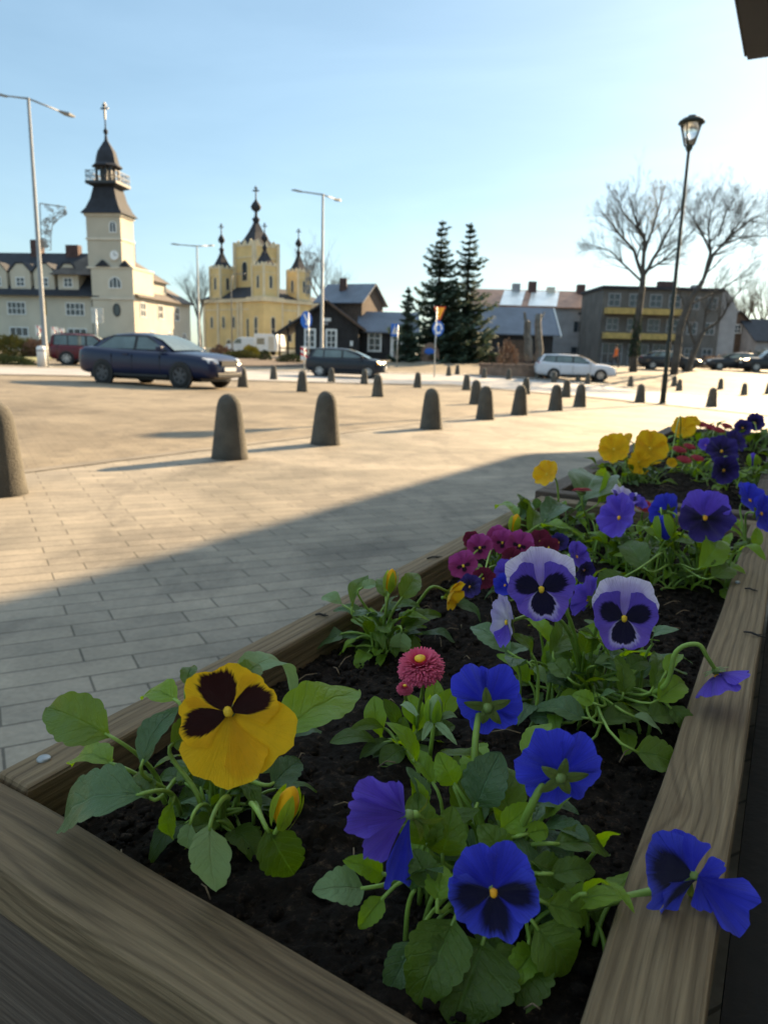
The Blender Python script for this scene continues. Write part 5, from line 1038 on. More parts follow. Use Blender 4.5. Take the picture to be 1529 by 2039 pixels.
slab(wh, 'upper_roof', M['tin'], [RT(-5.0, -.5, 5.1), RT(.35, -.5, 5.1), RT(.35, 2.4, 7.06), RT(-5.0, 2.4, 7.06)]); slab(wh, 'upper_roof', M['tin'], [RT(-5.0, 5.3, 5.1), RT(.35, 5.3, 5.1), RT(.35, 2.4, 7.06), RT(-5.0, 2.4, 7.06)])
part(wh, 'chimney', M['brick'], ((.9, 6.4, 6.4), (1.6, 7.0, 7.6)))
# ---- barn and the houses behind it
bn = bld('barn', 'long dark barn with a blue grey tin roof, right of the two spruces', 1025, 72)
gwall(bn, 'wall', M['tar_wood'], -4.4, 3.6, 0, 7.5, 2.8, 5.2); gable(bn, 'roof', M['tin'], -4.6, 3.8, 0, 7.5, 2.85, 5.35)
slab(bn, 'barge_board', M['white'], [(4.2, -.45, 2.5), (4.28, -.45, 2.5), (4.28, 3.75, 5.3), (4.2, 3.75, 5.3)], .22)
part(bn, 'door', M['brown_wood'], ((-1.2, -.06, -.2), (.9, -.004, 2.2)))
hr = bld('row_house', 'long grey house with a red brown roof patched with painted sun glare, behind the barn', 1072, 90)
gwall(hr, 'wall', M['greywall'], -7.7, 8.0, 0, 8, 6.5, 8.3); gable(hr, 'roof', M['redroof'], -7.7, 7.9, 0, 8, 6.55, 8.6)
for x0, x1 in ((-4.6, -2.0), (-1.2, 2.2)): slab(hr, 'glare_patch', M['tin_glare'], [(x0 - .5, -.32, 6.56), (x1 - .5, -.32, 6.56), (x1 + .6, 3.7, 8.59), (x0 + .6, 3.7, 8.59)], .03)  # pale sheets painted in place of sun glare on the roof
for x_, z_, m_ in ((-2.6, 9.4, 'greywall'), (-.6, 9.7, 'brick'), (1.7, 9.1, 'trim'), (5.4, 9.5, 'brick')): part(hr, 'chimney', M[m_], ((x_ - .45, 3.2, 7.6), (x_ + .45, 4.2, z_)))
window(hr, (4.9, 0, 3.6), X, FN, 2.0, 1.4, 'greywall', mull=(2, 0)); window(hr, (4.8, 0, 5.6), X, FN, .9, .5, 'greywall', mull=(0, 0)); window(hr, (4.6, 0, .3), X, FN, 1.6, 1.7, 'greywall')
part(hr, 'downpipe', M['white'], ((7.2, -.2, 0), (7.45, -.03, 4.6))); part(hr, 'shed_front', M['balcony'], ((5.2, -1.0, -.2), (7.0, -.05, 2.4)))
ab = bld('apartment_block', 'grey apartment block with mustard balcony bands over dark shops, behind the big bare trees', 1310, 80)
part(ab, 'wall', M['shop'], ((-6.4, 0, -.3), (6.2, 9, 7.9))); part(ab, 'roof', M['slate'], ((-6.6, -.3, 7.91), (6.3, 9.2, 8.2)))
polypart(ab, 'side_wall', M['greywall'], [(6.21, .5, -.3), (8.2, .5, -.3), (8.2, .5, 6.0), (6.9, .5, 8.1), (6.21, .5, 8.1), (6.21, 9, -.3), (8.2, 9, -.3), (8.2, 9, 6.0), (6.9, 9, 8.1), (6.21, 9, 8.1)], [(0,1,2,3,4),(5,9,8,7,6),(0,5,6,1),(1,6,7,2),(2,7,8,3),(3,8,9,4),(4,9,5,0)])
for z0 in (5.3, 2.75): part(ab, 'balcony', M['balcony'], ((-6.2, -1.1, z0), (1.8, -.01, z0 + .62)))
for x_ in (-5.2, -3.0, -.8, 1.2):
    for z0 in (3.6, 6.1): window(ab, (x_, 0, z0), X, FN, 1.3, 1.35, 'greywall')
for x_ in (3.3, 5.2):
    for z0 in (.7, 3.4, 6.0): window(ab, (x_, 0, z0), X, FN, 1.1, 1.3, 'greywall')
for x_ in (-5.0, -2.2, .4): window(ab, (x_, 0, .1), X, FN, 2.2, 2.2, 'greywall', mull=(2, 1), name='shop_window')
part(ab, 'chimney', M['brick'], ((.8, 4, 8.2), (2.4, 5, 9.2))); part(ab, 'chimney', M['greywall'], ((4.6, 4, 8.2), (5.4, 5, 8.9)))
h1 = bld('house', 'dull brown house with a steep roof, just right of the apartment block', 1462, 92)
gwall(h1, 'wall', M['brown_wood'], -3.2, 3.2, 0, 9, 3.9, 6.6, 'y'); gable(h1, 'roof', M['tile'], -3.2, 3.2, 0, 9, 3.95, 6.75, 'y')
for x_ in (-1.6, 1.2): window(h1, (x_, 0, 1.0), X, FN, 1.1, 1.4)
window(h1, (0, 0, 4.1), X, FN, .9, 1.1)
h2 = bld('house', 'low grey house at the right edge, mostly behind the parked dark cars', 1570, 88)
gwall(h2, 'wall', M['greywall'], -4, 6, 0, 9, 3.2, 5.6); gable(h2, 'roof', M['slate'], -4, 6, 0, 9, 3.25, 5.8)
for x_ in (-2.4, 0.4): window(h2, (x_, 0, .9), X, FN, 1.2, 1.4)
# ---- monument, low walls and boxes on the square
M['stone_brown'] = mat('brown_sandstone', (0.21, 0.14, 0.10), 0.9, 0.35, 3, 0.5)
M['blue'] = mat('sign_blue', (0.012, 0.12, 0.50), 0.5, 0.06, 2)
M['red'] = mat('sign_red', (0.60, 0.03, 0.03), 0.5, 0.06, 2)
M['sign_yellow'] = mat('sign_amber', (0.85, 0.36, 0.02), 0.5, 0.05, 2)
M['galv'] = mat('galvanised_steel', (0.42, 0.44, 0.44), 0.45, 0.15, 4, metal=0.5)
mo = bld('memorial_stone', 'rounded brown memorial stone with a blue emblem, at the foot of the spruces', 856, 60, cat='monument')
mb = MB(); mb.loft([[(x * s, y, z) for x, z in ((-.72, -.2), (.72, -.2), (.82, .5), (.70, 1.1), (.42, 1.5), (0, 1.62), (-.42, 1.5), (-.70, 1.1), (-.82, .5))] for y, s in ((-.3, .92), (-.22, 1), (.25, 1), (.34, .9))]); subs(fixn(mb.build('stone', M['stone_brown'], mo)), 1)
q = MB().lathe([(.34, 0), (.34, .03), (.3, .045), (.02, .05)], n=24); fixn(MB().add([(x * 1.2 - .05, -.315 - z, .9 + y * .75) for x, y, z in q.v], q.f).build('emblem', M['blue'], mo))
part(mo, 'step', M['kerb'], ((-2.4, -.9, -.25), (1.7, .9, .08)))
fw_ = bld('garden_fence', 'pale low board fence under the spruces', 880, 64, cat='fence')
part(fw_, 'board_panel', M['kerb'], ((1.0, 0, .1), (3.9, .05, .75)), ((-4.2, 0, .1), (-2.3, .05, .8))); part(fw_, 'post', M['greywall'], *[((x_, -.05, -.2), (x_ + .08, .1, .85)) for x_ in (-4.2, -2.4, .95, 2.4, 3.85)])
bx = bld('planting_box', 'round brown planting box on the square, left of the silver estate', 1027, 46, cat='planter')
MB().lathe([(2.2, -.3), (2.2, .62), (2.28, .64), (2.28, .74), (2.0, .74), (2.0, .6), (.05, .58)], n=24, sy=.7).build('box_wall', M['stone_brown'], bx)
tt = MB()
for k in range(46):
    a = k * 2.4; r_ = 1.7 * (k / 46) ** .5; b = Vector((r_ * math.cos(a), .7 * r_ * math.sin(a), .58)); tt.tube([b, b + Vector((.1 * math.cos(a), .1 * math.sin(a), .5)), b + Vector((.3 * math.cos(a * 3), .3 * math.sin(a * 2), .9 + .3 * math.sin(k)))], [.012, .009, .004], 4)
tt.build('dry_stems', M['brown_wood'], bx)
# ------------------------------------------------------------------ vehicles
def at_d(px, py, D): p = pt(px, py, D); return Vector((p.x, p.y, g(p.x, p.y)))
def paint(name, col, rough=0.25): return mat(name, col, rough + .05, 0.06, 1.5, coat=0.2, spec=0.3)
M['tyre'] = mat('tyre_rubber', (0.018, 0.018, 0.018), 0.85, 0.3, 10); M['rim'] = mat('alloy_rim', (0.40, 0.41, 0.42), 0.35, 0.1, 6, metal=0.8); M['hub'] = mat('dull_wheel_cover', (0.07, 0.07, 0.075), 0.5, 0.3, 6)
M['black'] = mat('black_plastic', (0.015, 0.015, 0.016), 0.6, 0.3, 6); M['lens'] = mat('headlight_lens', (0.55, 0.57, 0.60), 0.08, 0.15, 6); M['lamp_on'] = mat('lit_headlight', (0.9, 0.8, 0.6), 0.2, 0.05, 3, emit=((1.0, 0.82, 0.5), 6.0))
M['taill'] = mat('red_lens', (0.35, 0.012, 0.015), 0.12, 0.1, 6); M['cglass'] = mat('car_glass', (0.10, 0.135, 0.13), 0.04, 0.35, 1.4, spec=0.9); M['plate'] = mat('number_plate', (0.72, 0.73, 0.72), 0.5, 0.06, 20); M['indic'] = mat('amber_lens', (0.8, 0.32, 0.03), 0.2, 0.1, 6, emit=((1.0, 0.45, 0.05), 1.5))
def car(name, label, cat, px, py, yaw, pm, spec, rim='rim', lit=False, plate=True, rack=False, D=None):
    p = at_d(px, py, D) if D else at(px, py); o = thing(name, label, cat, (p.x, p.y, g(p.x, p.y) + .012), math.radians(yaw), None)
    L, Wd, H, zb = spec['L'], spec['W'], spec['H'], spec['zb']; h = L / 2; hw = Wd / 2
    xA, xB, xC, xD = spec['cab']; wf, wr, R = spec['wf'], spec['wr'], spec['R']
    tail = spec.get('tail', zb + .05); hood = spec['hood']
    S = [(-h, .44, tail * .74, .0, .72), (-h + .05, .33, tail * .92, .02, .86), (-h + .2, .28, tail, .03, .94), (-h + .6, .25, tail + .01, .03, .985), (xB, .23, zb + .03, .03, 1.0), (0, .22, zb, .03, 1.0), (xD - .1, .22, zb - .02, .05, 1.0), (lerp(xD, h, .45), .23, lerp(zb - .02, hood, .5), .07, .985), (h - .36, .24, hood, .06, .93), (h - .10, .26, hood - .12, .04, .82), (h, .33, hood - .26, .01, .66)]
    mb = MB(); rings = []
    for x, zs, zt, cr, k in S:
        w_ = hw * k; zm = lerp(zs, zt, .55); half = [(0, zs), (w_ * .82, zs), (w_ * .97, zs + .06), (w_, lerp(zs, zt, .3)), (w_ * 1.0, zm), (w_ * .985, zt - .10), (w_ * .93, zt - .015), (w_ * .80, zt + .01), (0, zt + cr)]
        rings.append([(x, -y, z) for y, z in half] + [(x, y, z) for y, z in reversed(half[1:-1])])
    mb.loft(rings); body = subs(fixn(mb.build('body', pm, o, True)), 1)
    # cabin
    cb, cr_ = hw * .86, hw * spec.get('tuck', .66); zr = H - .035
    pr = [(xA, zb - .08, cb * .9), (lerp(xA, xB, .55), lerp(zb, zr, .62), lerp(cb, cr_, .62)), (xB, zr - .03, cr_ * .98), (lerp(xB, xC, .5), zr + .015, cr_), (xC, zr - .03, cr_), (lerp(xC, xD, .5), lerp(zr, zb, .46), lerp(cr_, cb, .46)), (xD, zb - .06, cb * .96)]
    rings = [[(x, -cb, zb - .12), (x, -lerp(cb, w_, .5), lerp(zb - .12, z, .5)), (x, -w_, z - .03), (x, -w_ * .8, z + .01), (x, 0, z + .035), (x, w_ * .8, z + .01), (x, w_, z - .03), (x, lerp(cb, w_, .5), lerp(zb - .12, z, .5)), (x, cb, zb - .12)] for x, z, w_ in pr]
    mb = MB(); mb.loft(rings, closed=True); fixn(mb.build('cabin', pm, o, True))
    Z = lambda t: lerp(zb, zr - .08, t)
    def yw(z): return lerp(cb, cr_, (z - zb + .12) / (zr - zb + .09)) + .016
    def xfront(z): return lerp(xD - .20, xC - .02, (z - zb) / (zr - .08 - zb))
    def xrear(z): return lerp(xA + .28, xB + .10, (z - zb) / (zr - .08 - zb))
    xm = spec.get('xm', (xB + xC) / 2 + .08); seg = [(xm + .05, None), (spec.get('xq'), xm - .05)] + ([(None, spec['xq'] - .07)] if spec.get('xq') else [])
    if not spec.get('xq'): seg[1] = (None, xm - .05)
    z0, z1 = zb + .03, zr - .085
    for s in (-1, 1):
        q = [(xrear(z0) - .07, z0 - .04), (xfront(z0) + .06, z0 - .04), (xfront(z1) + .05, z1 + .04), (xrear(z1) - .05, z1 + .04)]
        MB().add([(x, s * (yw(z) - .008), z) for x, z in q], [(0, 1, 2, 3) if s < 0 else (3, 2, 1, 0)]).build('window_surround', M['black'], o)
        for a, b in seg:
            q = [(a if a is not None else xrear(z0), z0), (b if b is not None else xfront(z0), z0), (b if b is not None else xfront(z1), z1), (a if a is not None else xrear(z1), z1)]
            MB().add([(x, s * yw(z), z) for x, z in q], [(0, 1, 2, 3) if s < 0 else (3, 2, 1, 0)]).build('side_window', M['cglass'], o)
        mb = MB().box((xD - .42, s * (hw * .92), zb - .02), (xD - .24, s * (hw * 1.10), zb + .12)); bevel(fixn(mb.build('mirror', pm, o)), .03)
        mb = MB()         # sill strip, side moulding and door gaps
        mb.box((wr + R + .1, s * hw * .99, .26), (wf - R - .1, s * hw * 1.004, .33)); 
        for x_ in (xm, xm + .98 if xm + .98 < wf - R * .4 else wf - R * .6, wr + R * 1.05): mb.box((x_ - .006, s * hw * .95, .38), (x_ + .006, s * hw * 1.003, zb - .12))
        fixn(mb.build('side_trim', M['black'], o))
        fixn(MB().box((xm - .30, s * hw * .96, zb - .14), (xm - .12, s * hw * 1.012, zb - .10)).build('door_handle', pm, o))
        fixn(MB().box((xm + .62, s * hw * .96, zb - .15), (xm + .80, s * hw * 1.012, zb - .11)).build('door_handle', pm, o)) if False else None
        hz = hood - .17
        q = MB().loft([[(h - .34, s * hw * .60, hz + .00), (h - .34, s * hw * .86, hz + .02), (h - .34, s * hw * .86, hz + .13), (h - .34, s * hw * .60, hz + .12)], [(h - .035, s * hw * .48, hz - .02), (h - .14, s * hw * .80, hz - .02), (h - .20, s * hw * .81, hz + .085), (h - .09, s * hw * .50, hz + .085)]])
        fixn(q.build('headlight', M['lamp_on' if lit else 'lens'], o))
        if lit: fixn(MB().box((h - .30, s * hw * .80, hz), (h - .22, s * hw * .90, hz + .08)).build('indicator', M['indic'], o))
        tz = tail
        fixn(MB().loft([[(-h + .30, s * hw * .80, tz - .30), (-h + .30, s * hw * .945, tz - .30), (-h + .30, s * hw * .90, tz - .05), (-h + .30, s * hw * .78, tz - .04)], [(-h + .03, s * hw * .62, tz - .30), (-h + .10, s * hw * .86, tz - .30), (-h + .12, s * hw * .84, tz - .05), (-h + .08, s * hw * .62, tz - .05)]]).build('tail_light', M['taill'], o))
        for xw in (wf, wr):
            prf = [(R * 1.14, 0), (R * 1.14, .0)]
            A = MB(); ring = lambda r, y: [(xw + r * math.cos(2*PI*k/28), s * y, R + r * math.sin(2*PI*k/28)) for k in range(28)]
            A.loft([ring(R * 1.15, hw * .90), ring(R * 1.15, hw * 1.006), ring(R * .8, hw * 1.004)]); fixn(A.build('wheel_arch', M['black'], o, False))
            Wm = MB(); Wm.loft([ring(R * .66, hw * .85), ring(R * .97, hw * .86), ring(R, hw * .90), ring(R, hw * 1.0), ring(R * .95, hw * 1.02), ring(R * .68, hw * 1.025), ring(R * .64, hw * 1.01)]); wl = fixn(Wm.build('wheel', M['tyre'], o, True))
            Rm = MB(); Rm.loft([ring(R * .66, hw * 1.008), ring(R * .66, hw * 1.022), ring(R * .60, hw * 1.022), ring(R * .58, hw * 1.008)])
            for k in range(6):
                a = PI * k / 3 + .3; t_ = .13 * R
                c, d = math.cos(a), math.sin(a); P = lambda r, q, y: (xw + r * c - q * d, s * y, R + r * d + q * c)
                Rm.add([P(.05*R, -t_, hw*1.02), P(.05*R, t_, hw*1.02), P(.6*R, t_*.8, hw*1.018), P(.6*R, -t_*.8, hw*1.018), P(.05*R, -t_, hw*1.0), P(.05*R, t_, hw*1.0), P(.6*R, t_*.8, hw*1.0), P(.6*R, -t_*.8, hw*1.0)], [(0,1,2,3),(4,7,6,5),(0,4,5,1),(1,5,6,2),(2,6,7,3),(3,7,4,0)])
            Rm.loft([ring(R * .2, hw * 1.0), ring(R * .2, hw * 1.024)]); rm = fixn(Rm.build('rim', M[rim], o)); rm.parent = wl
    n = Vector((zr - zb, 0, xD - xC)).normalized() * .03
    P = lambda x, y, z: tuple(Vector((x, y, z)) + n)
    xs = lambda t: lerp(xD - .05, xC + .04, t); zz = lambda t: lerp(zb - .02, zr - .02, t)
    mid = (lerp(xC, xD, .5) + .01, lerp(zr, zb, .46) + .045)
    MB().add([P(xD - .02, -cb * .90, zb - .01), P(xD + .03, 0, zb + .01), P(xD - .02, cb * .90, zb - .01), P(mid[0], -lerp(cr_, cb, .46) * .88, mid[1] - .03), P(mid[0] + .02, 0, mid[1]), P(mid[0], lerp(cr_, cb, .46) * .88, mid[1] - .03), P(xC + .06, -cr_ * .88, zr - .055), P(xC + .06, 0, zr - .02), P(xC + .06, cr_ * .88, zr - .055)], [(0,1,4,3),(1,2,5,4),(3,4,7,6),(4,5,8,7)]).build('windscreen', M['cglass'], o, True)
    n2 = Vector((-(zr - zb), 0, (xB - xA))).normalized() * .035; P2 = lambda x, y, z: tuple(Vector((x, y, z)) + n2)
    MB().add([P2(xA + .06, -cb * .80, zb + .03), P2(xA + .06, cb * .80, zb + .03), P2(lerp(xA, xB, .55), lerp(cb, cr_, .62) * .86, lerp(zb, zr, .62)), P2(lerp(xA, xB, .55), -lerp(cb, cr_, .62) * .86, lerp(zb, zr, .62)), P2(xB - .03, cr_ * .84, zr - .07), P2(xB - .03, -cr_ * .84, zr - .07)], [(0,3,2,1),(3,5,4,2)]).build('rear_window', M['cglass'], o)
    fixn(MB().box((h - .12, -hw * .40, hood - .26), (h + .004, hw * .40, hood - .12)).build('grille', M['black'], o)); bevel(fixn(MB().box((h - .2, -hw * .60, .30), (h + .006, hw * .60, .42)).build('bumper_intake', M['black'], o)), .02)
    if plate: fixn(MB().box((h + .006, -.26, hood - .40), (h + .022, .26, hood - .29)).build('number_plate', M['plate'], o)); fixn(MB().box((-h - .02, -.26, tail * .62), (-h + .05, .26, tail * .62 + .11)).build('number_plate', M['plate'], o))
    fixn(MB().box((-h + .35, -hw * .7, .16), (h - .5, hw * .7, .3)).build('underbody', M['black'], o))
    if rack:
        for s in (-1, 1): fixn(MB().box((xB + .1, s * cr_ * .86 - .02, H + .005), (xC - .1, s * cr_ * .86 + .02, H + .05)).build('roof_rail', M['black'], o))
    return o
SEDAN = dict(L=4.80, W=1.81, H=1.45, zb=.97, hood=.86, tail=1.04, cab=(-2.0, -1.15, .10, 1.10), wf=1.42, wr=-1.33, R=.325, xm=-.25)
HATCH = dict(L=4.20, W=1.76, H=1.50, zb=.98, hood=.90, tail=1.05, cab=(-2.02, -1.62, .05, 1.28), wf=1.30, wr=-1.28, R=.315, xm=-.10, xq=-1.05, tuck=.68)
ESTATE = dict(L=4.65, W=1.78, H=1.48, zb=.97, hood=.86, tail=1.05, cab=(-2.28, -1.85, .12, 1.12), wf=1.38, wr=-1.30, R=.32, xm=-.22, xq=-1.15, tuck=.69)
SUV = dict(L=4.55, W=1.80, H=1.74, zb=1.08, hood=1.05, tail=1.12, cab=(-2.24, -2.02, .10, .95), wf=1.36, wr=-1.32, R=.36, xm=-.25, xq=-1.2, tuck=.74)
car('parked_car', 'dark blue saloon car turned towards the viewer at the left, tail light glowing red', 'car', 322, 767, -24, paint('navy_paint', (0.007, 0.012, 0.045)), SEDAN, 'hub')
car('parked_car', 'maroon off road car behind the tail of the dark blue saloon', 'car', 188, 727, 12, paint('maroon_paint', (0.10, 0.010, 0.018)), SUV, rack=True)
car('moving_car', 'black hatchback with its headlights on, driving along the road in the middle', 'car', 690, 751, -8, paint('black_paint', (0.010, 0.014, 0.022)), HATCH, lit=True)
car('moving_car', 'silver estate car with roof rails on the road, right of the middle', 'car', 1142, 757, -6, paint('silver_paint', (0.55, 0.56, 0.60), .3), ESTATE, rack=True)
car('parked_car', 'dark saloon car parked behind the black lantern post', 'car', 1330, 729, -10, paint('charcoal_paint', (0.020, 0.022, 0.026)), SEDAN, lit=True, D=59)
car('parked_car', 'low dark car parked between the lantern post and the right edge', 'car', 1462, 727, 172, paint('slate_paint', (0.018, 0.022, 0.030)), SEDAN, D=62)
car('parked_car', 'tall dark car cut off by the right edge, headlight shining', 'car', 1532, 726, 175, paint('night_paint', (0.015, 0.018, 0.024)), SUV, lit=True, D=60)
# white van and caravan by the church
def van(label, px, D, yaw):
    p = pt(px, 708, D); o = thing('van', label, 'van', (p.x, p.y, g(p.x, p.y)), math.radians(yaw)); pr = [(-2.4, .35), (2.35, .35), (2.4, .8), (2.2, 1.1), (1.55, 1.2), (.95, 1.85), (.6, 1.98), (-2.3, 2.0), (-2.42, 1.7)]
    bevel(fixn(MB().prism([(x, -.9, z) for x, z in pr], [(x, .9, z) for x, z in pr]).build('body', M['white'], o)), .06)
    for s in (-1, 1):
        MB().add([(x, s * .912, z) for x, z in ((.5, 1.25), (1.4, 1.25), (.95, 1.78), (.5, 1.78))], [(0, 1, 2, 3)]).build('side_window', M['cglass'], o)
        for xw in (-1.5, 1.6):
            ring = lambda r, y: [(xw + r * math.cos(2*PI*k/20), s * y, .33 + r * math.sin(2*PI*k/20)) for k in range(20)]
            wl = fixn(MB().loft([ring(.33, .7), ring(.33, .93), ring(.2, .94)]).build('wheel', M['tyre'], o)); q = fixn(MB().loft([ring(.2, .9), ring(.19, .95)]).build('rim', M['rim'], o)); q.parent = wl
    MB().add([(1.58, -.75, 1.24), (1.58, .75, 1.24), (.99, .7, 1.84), (.99, -.7, 1.84)], [(0, 1, 2, 3)]).build('windscreen', M['cglass'], o)
    for s in (-1, 1): fixn(MB().box((2.2, s * .55, .82), (2.405, s * .82, .98)).build('headlight', M['lens'], o))
    return o
van('white panel van facing left, parked before the church door', 490, 88, 188)
p = pt(537, 708, 86); cv = thing('caravan', 'white caravan parked between the van and the wooden house', 'caravan', (p.x, p.y, g(p.x, p.y)), math.radians(-20))
pr = [(-1.5, .45), (1.5, .45), (1.6, 1.2), (1.35, 2.35), (-1.4, 2.4), (-1.55, 1.6)]; bevel(fixn(MB().prism([(x, -1, z) for x, z in pr], [(x, 1, z) for x, z in pr]).build('body', M['white'], cv)), .08)
MB().add([(x, -1.006, z) for x, z in ((-1.1, 1.2), (-.1, 1.2), (-.1, 1.9), (-1.1, 1.9))], [(0, 1, 2, 3)]).build('window', M['cglass'], cv); MB().add([(x, -1.006, z) for x, z in ((.4, .6), (1.1, .6), (1.1, 2.1), (.4, 2.1))], [(0, 1, 2, 3)]).build('door', M['trim'], cv)
for s in (-1, 1):
    ring = lambda r, y: [(r * math.cos(2*PI*k/18), s * y, .3 + r * math.sin(2*PI*k/18)) for k in range(18)]
    fixn(MB().loft([ring(.3, .8), ring(.3, 1.02), ring(.1, 1.03)]).build('wheel', M['tyre'], cv))
part(cv, 'tow_bar', M['metal_dark'], ((1.5, -.06, .4), (2.5, .06, .5)))
# ------------------------------------------------------------------ lamps
M['pole'] = mat('grey_lamp_pole', (0.20, 0.205, 0.20), 0.6, 0.12, 3); M['pole_black'] = mat('black_lamp_pole', (0.010, 0.016, 0.012), 0.75, 0.3, 3)
M['lampglass'] = mat('clear_lamp_glass', (0.75, 0.78, 0.78), 0.1, 0.05, 3)
M['lampglass'].node_tree.nodes['Principled BSDF'].inputs['Transmission Weight'].default_value = 0.9
def street_lamp(label, foot, D, top, arms, r=.11, orn=None, grp='double armed street lamps'):
    b = at_d(*foot, D) if D else at(*foot); D = depth(b); b.z = g(b.x, b.y); h = pt(top[0], top[1], D).z - b.z
    o = thing('street_lamp', label, 'street lamp', b, 0, grp)
    MB().tube([(0, 0, -.1), (0, 0, 1.1), (0, 0, 1.12), (0, 0, h)], [r, r, r * .82, r * .45], 14).build('pole', M['pole'], o, True)
    part(o, 'base_plate', M['pole'], ((-r * 1.7, -r * 1.7, -.05), (r * 1.7, r * 1.7, .03)))
    tp = Vector((0, 0, h))
    for ax, ay, dd in arms:
        e = pt(ax, ay, D + dd) - b; d = (e - tp).normalized(); L = (e - tp).length
        MB().tube([tp - d * .05, tp + d * L * .72], [.045, .035], 8).build('arm', M['pole'], o, True)
        s = d.cross(Vector((0, 0, 1))).normalized(); u_ = s.cross(d); c0 = tp + d * L * .66
        vs = [c0 + d * a + s * w_ + u_ * z for a, w_, z in ((0, -.05, .03), (0, .05, .03), (0, .05, -.04), (0, -.05, -.04))] + [c0 + d * L * .18 + s * w_ + u_ * z for w_, z in ((-.17, .07), (.17, .07), (.17, -.05), (-.17, -.05))] + [c0 + d * L * .34 + s * w_ + u_ * z for w_, z in ((-.10, .03), (.10, .03), (.10, -.03), (-.10, -.03))]
        fixn(MB().loft([vs[0:4], vs[4:8], vs[8:12]]).build('lamp_head', M['pole'], o))
    if orn:        # winter light ornament of curling wires clamped to the pole
        (x0, y0), (x1, y1) = orn; P = lambda x, y: pt(x, y, D) - b; mb = MB(); rr = random.Random(5); W_ = x1 - x0; H_ = y1 - y0
        edge = [P(x0 + 2, y0), P(x1, y0 + H_ * .08), P(x1, y0 + H_ * .24), P(x0 + W_ * .75, y0 + H_ * .32), P(x0 + W_ * .5, y0 + H_ * .48), P(x0 + W_ * .45, y0 + H_ * .7), P(x0 + W_ * .45, y1), P(x0 + 5, y1)]
        mb.tube(edge + [edge[0]], .03, 4)
        for k in range(44):
            t_ = rr.random(); yy = y0 + H_ * (.06 + .88 * t_); wmax = W_ * (.9 if t_ < .2 else .65 - .35 * (t_ - .2) if t_ < .45 else .38); xx = x0 + 4 + rr.random() * wmax
            c = P(xx, yy); R = rr.uniform(.08, .2); a0 = rr.uniform(0, 6); sgn = rr.choice((-1, 1))
            mb.tube([c + Vector((math.cos(a0 + sgn * q * .7) * R * (1 - q / 12), 0, math.sin(a0 + sgn * q * .7) * R * (1 - q / 12))) for q in range(11)], .022, 4)
        mb.build('light_ornament', M['pole'], o)
    return o
street_lamp('tall grey double armed street lamp at the left with a curly wire ornament', (93, 731), None, (62, 230), ((-4, 189, -1.0), (148, 233, -.5)), .15, ((78, 405), (131, 498)))
street_lamp('grey double armed street lamp behind the black hatchback, right of the church', (640, 735), 44, (632, 402), ((583, 379, -.6), (677, 400, .5)), .13, ((606, 500), (632, 590)))
street_lamp('slim grey double armed street lamp between the town hall and the church', (398, 722), 60, (387, 496), ((342, 486, -.5), (425, 489, .5)), .11)
b = at_d(463, 715, 80); lp = thing('street_lamp', 'thin single armed street lamp standing in front of the church wall', 'street lamp', b)
h = pt(457, 550, 80).z - b.z; MB().tube([(0, 0, -.1), (0, 0, h * .9), (.15, 0, h)], [.09, .06, .04], 8).build('pole', M['pole'], lp, True); MB().tube([(.15, 0, h), (.9, 0, h + .12)], .035, 6).build('arm', M['pole'], lp, True); part(lp, 'lamp_head', M['pole'], ((.85, -.1, h + .06), (1.5, .1, h + .16)))
b = at(1318, 806); b.z = g(b.x, b.y); D = depth(b); h = pt(1371, 322, D).z - b.z; hh = pt(1377, 268, D).z - b.z
bl = thing('lantern_post', 'tall slim black lantern post with a tapering glass lantern, at the right', 'street lamp', b)
MB().tube([(0, 0, -.1), (0, 0, .9), (0, 0, .95), (0, 0, h)], [.085, .085, .066, .045], 14).build('pole', M['pole_black'], bl, True); MB().lathe([(.2, -.04), (.2, .03), (.1, .06), (.09, .12)], n=16).build('base_plate', M['pole_black'], bl)
dz = hh - h; ln = MB()
for k in range(4):
    a = PI/4 + PI/2 * k; ln.tube([(.05 * math.cos(a), .05 * math.sin(a), h), (.14 * math.cos(a), .14 * math.sin(a), h + dz * .08), (.30 * math.cos(a), .30 * math.sin(a), h + dz * .76)], [.028, .028, .026], 6)
ln.build('lantern_frame', M['pole_black'], bl, True)
MB().lathe([(.05, h - .12), (.10, h - .04), (.10, h + .04), (.05, h + .07)], n=12).build('collar', M['pole_black'], bl, True)
MB().lathe([(.30, h + dz * .74), (.37, h + dz * .78), (.35, h + dz * .84), (.25, h + dz * .93), (.12, h + dz * .97), (.12, h + dz * 1.02), (.02, h + dz * 1.04)], n=20).build('lantern_cap', M['pole_black'], bl, True)
MB().lathe([(.10, h + dz * .10), (.25, h + dz * .735)], n=20).build('glass', M['lampglass'], bl, True)
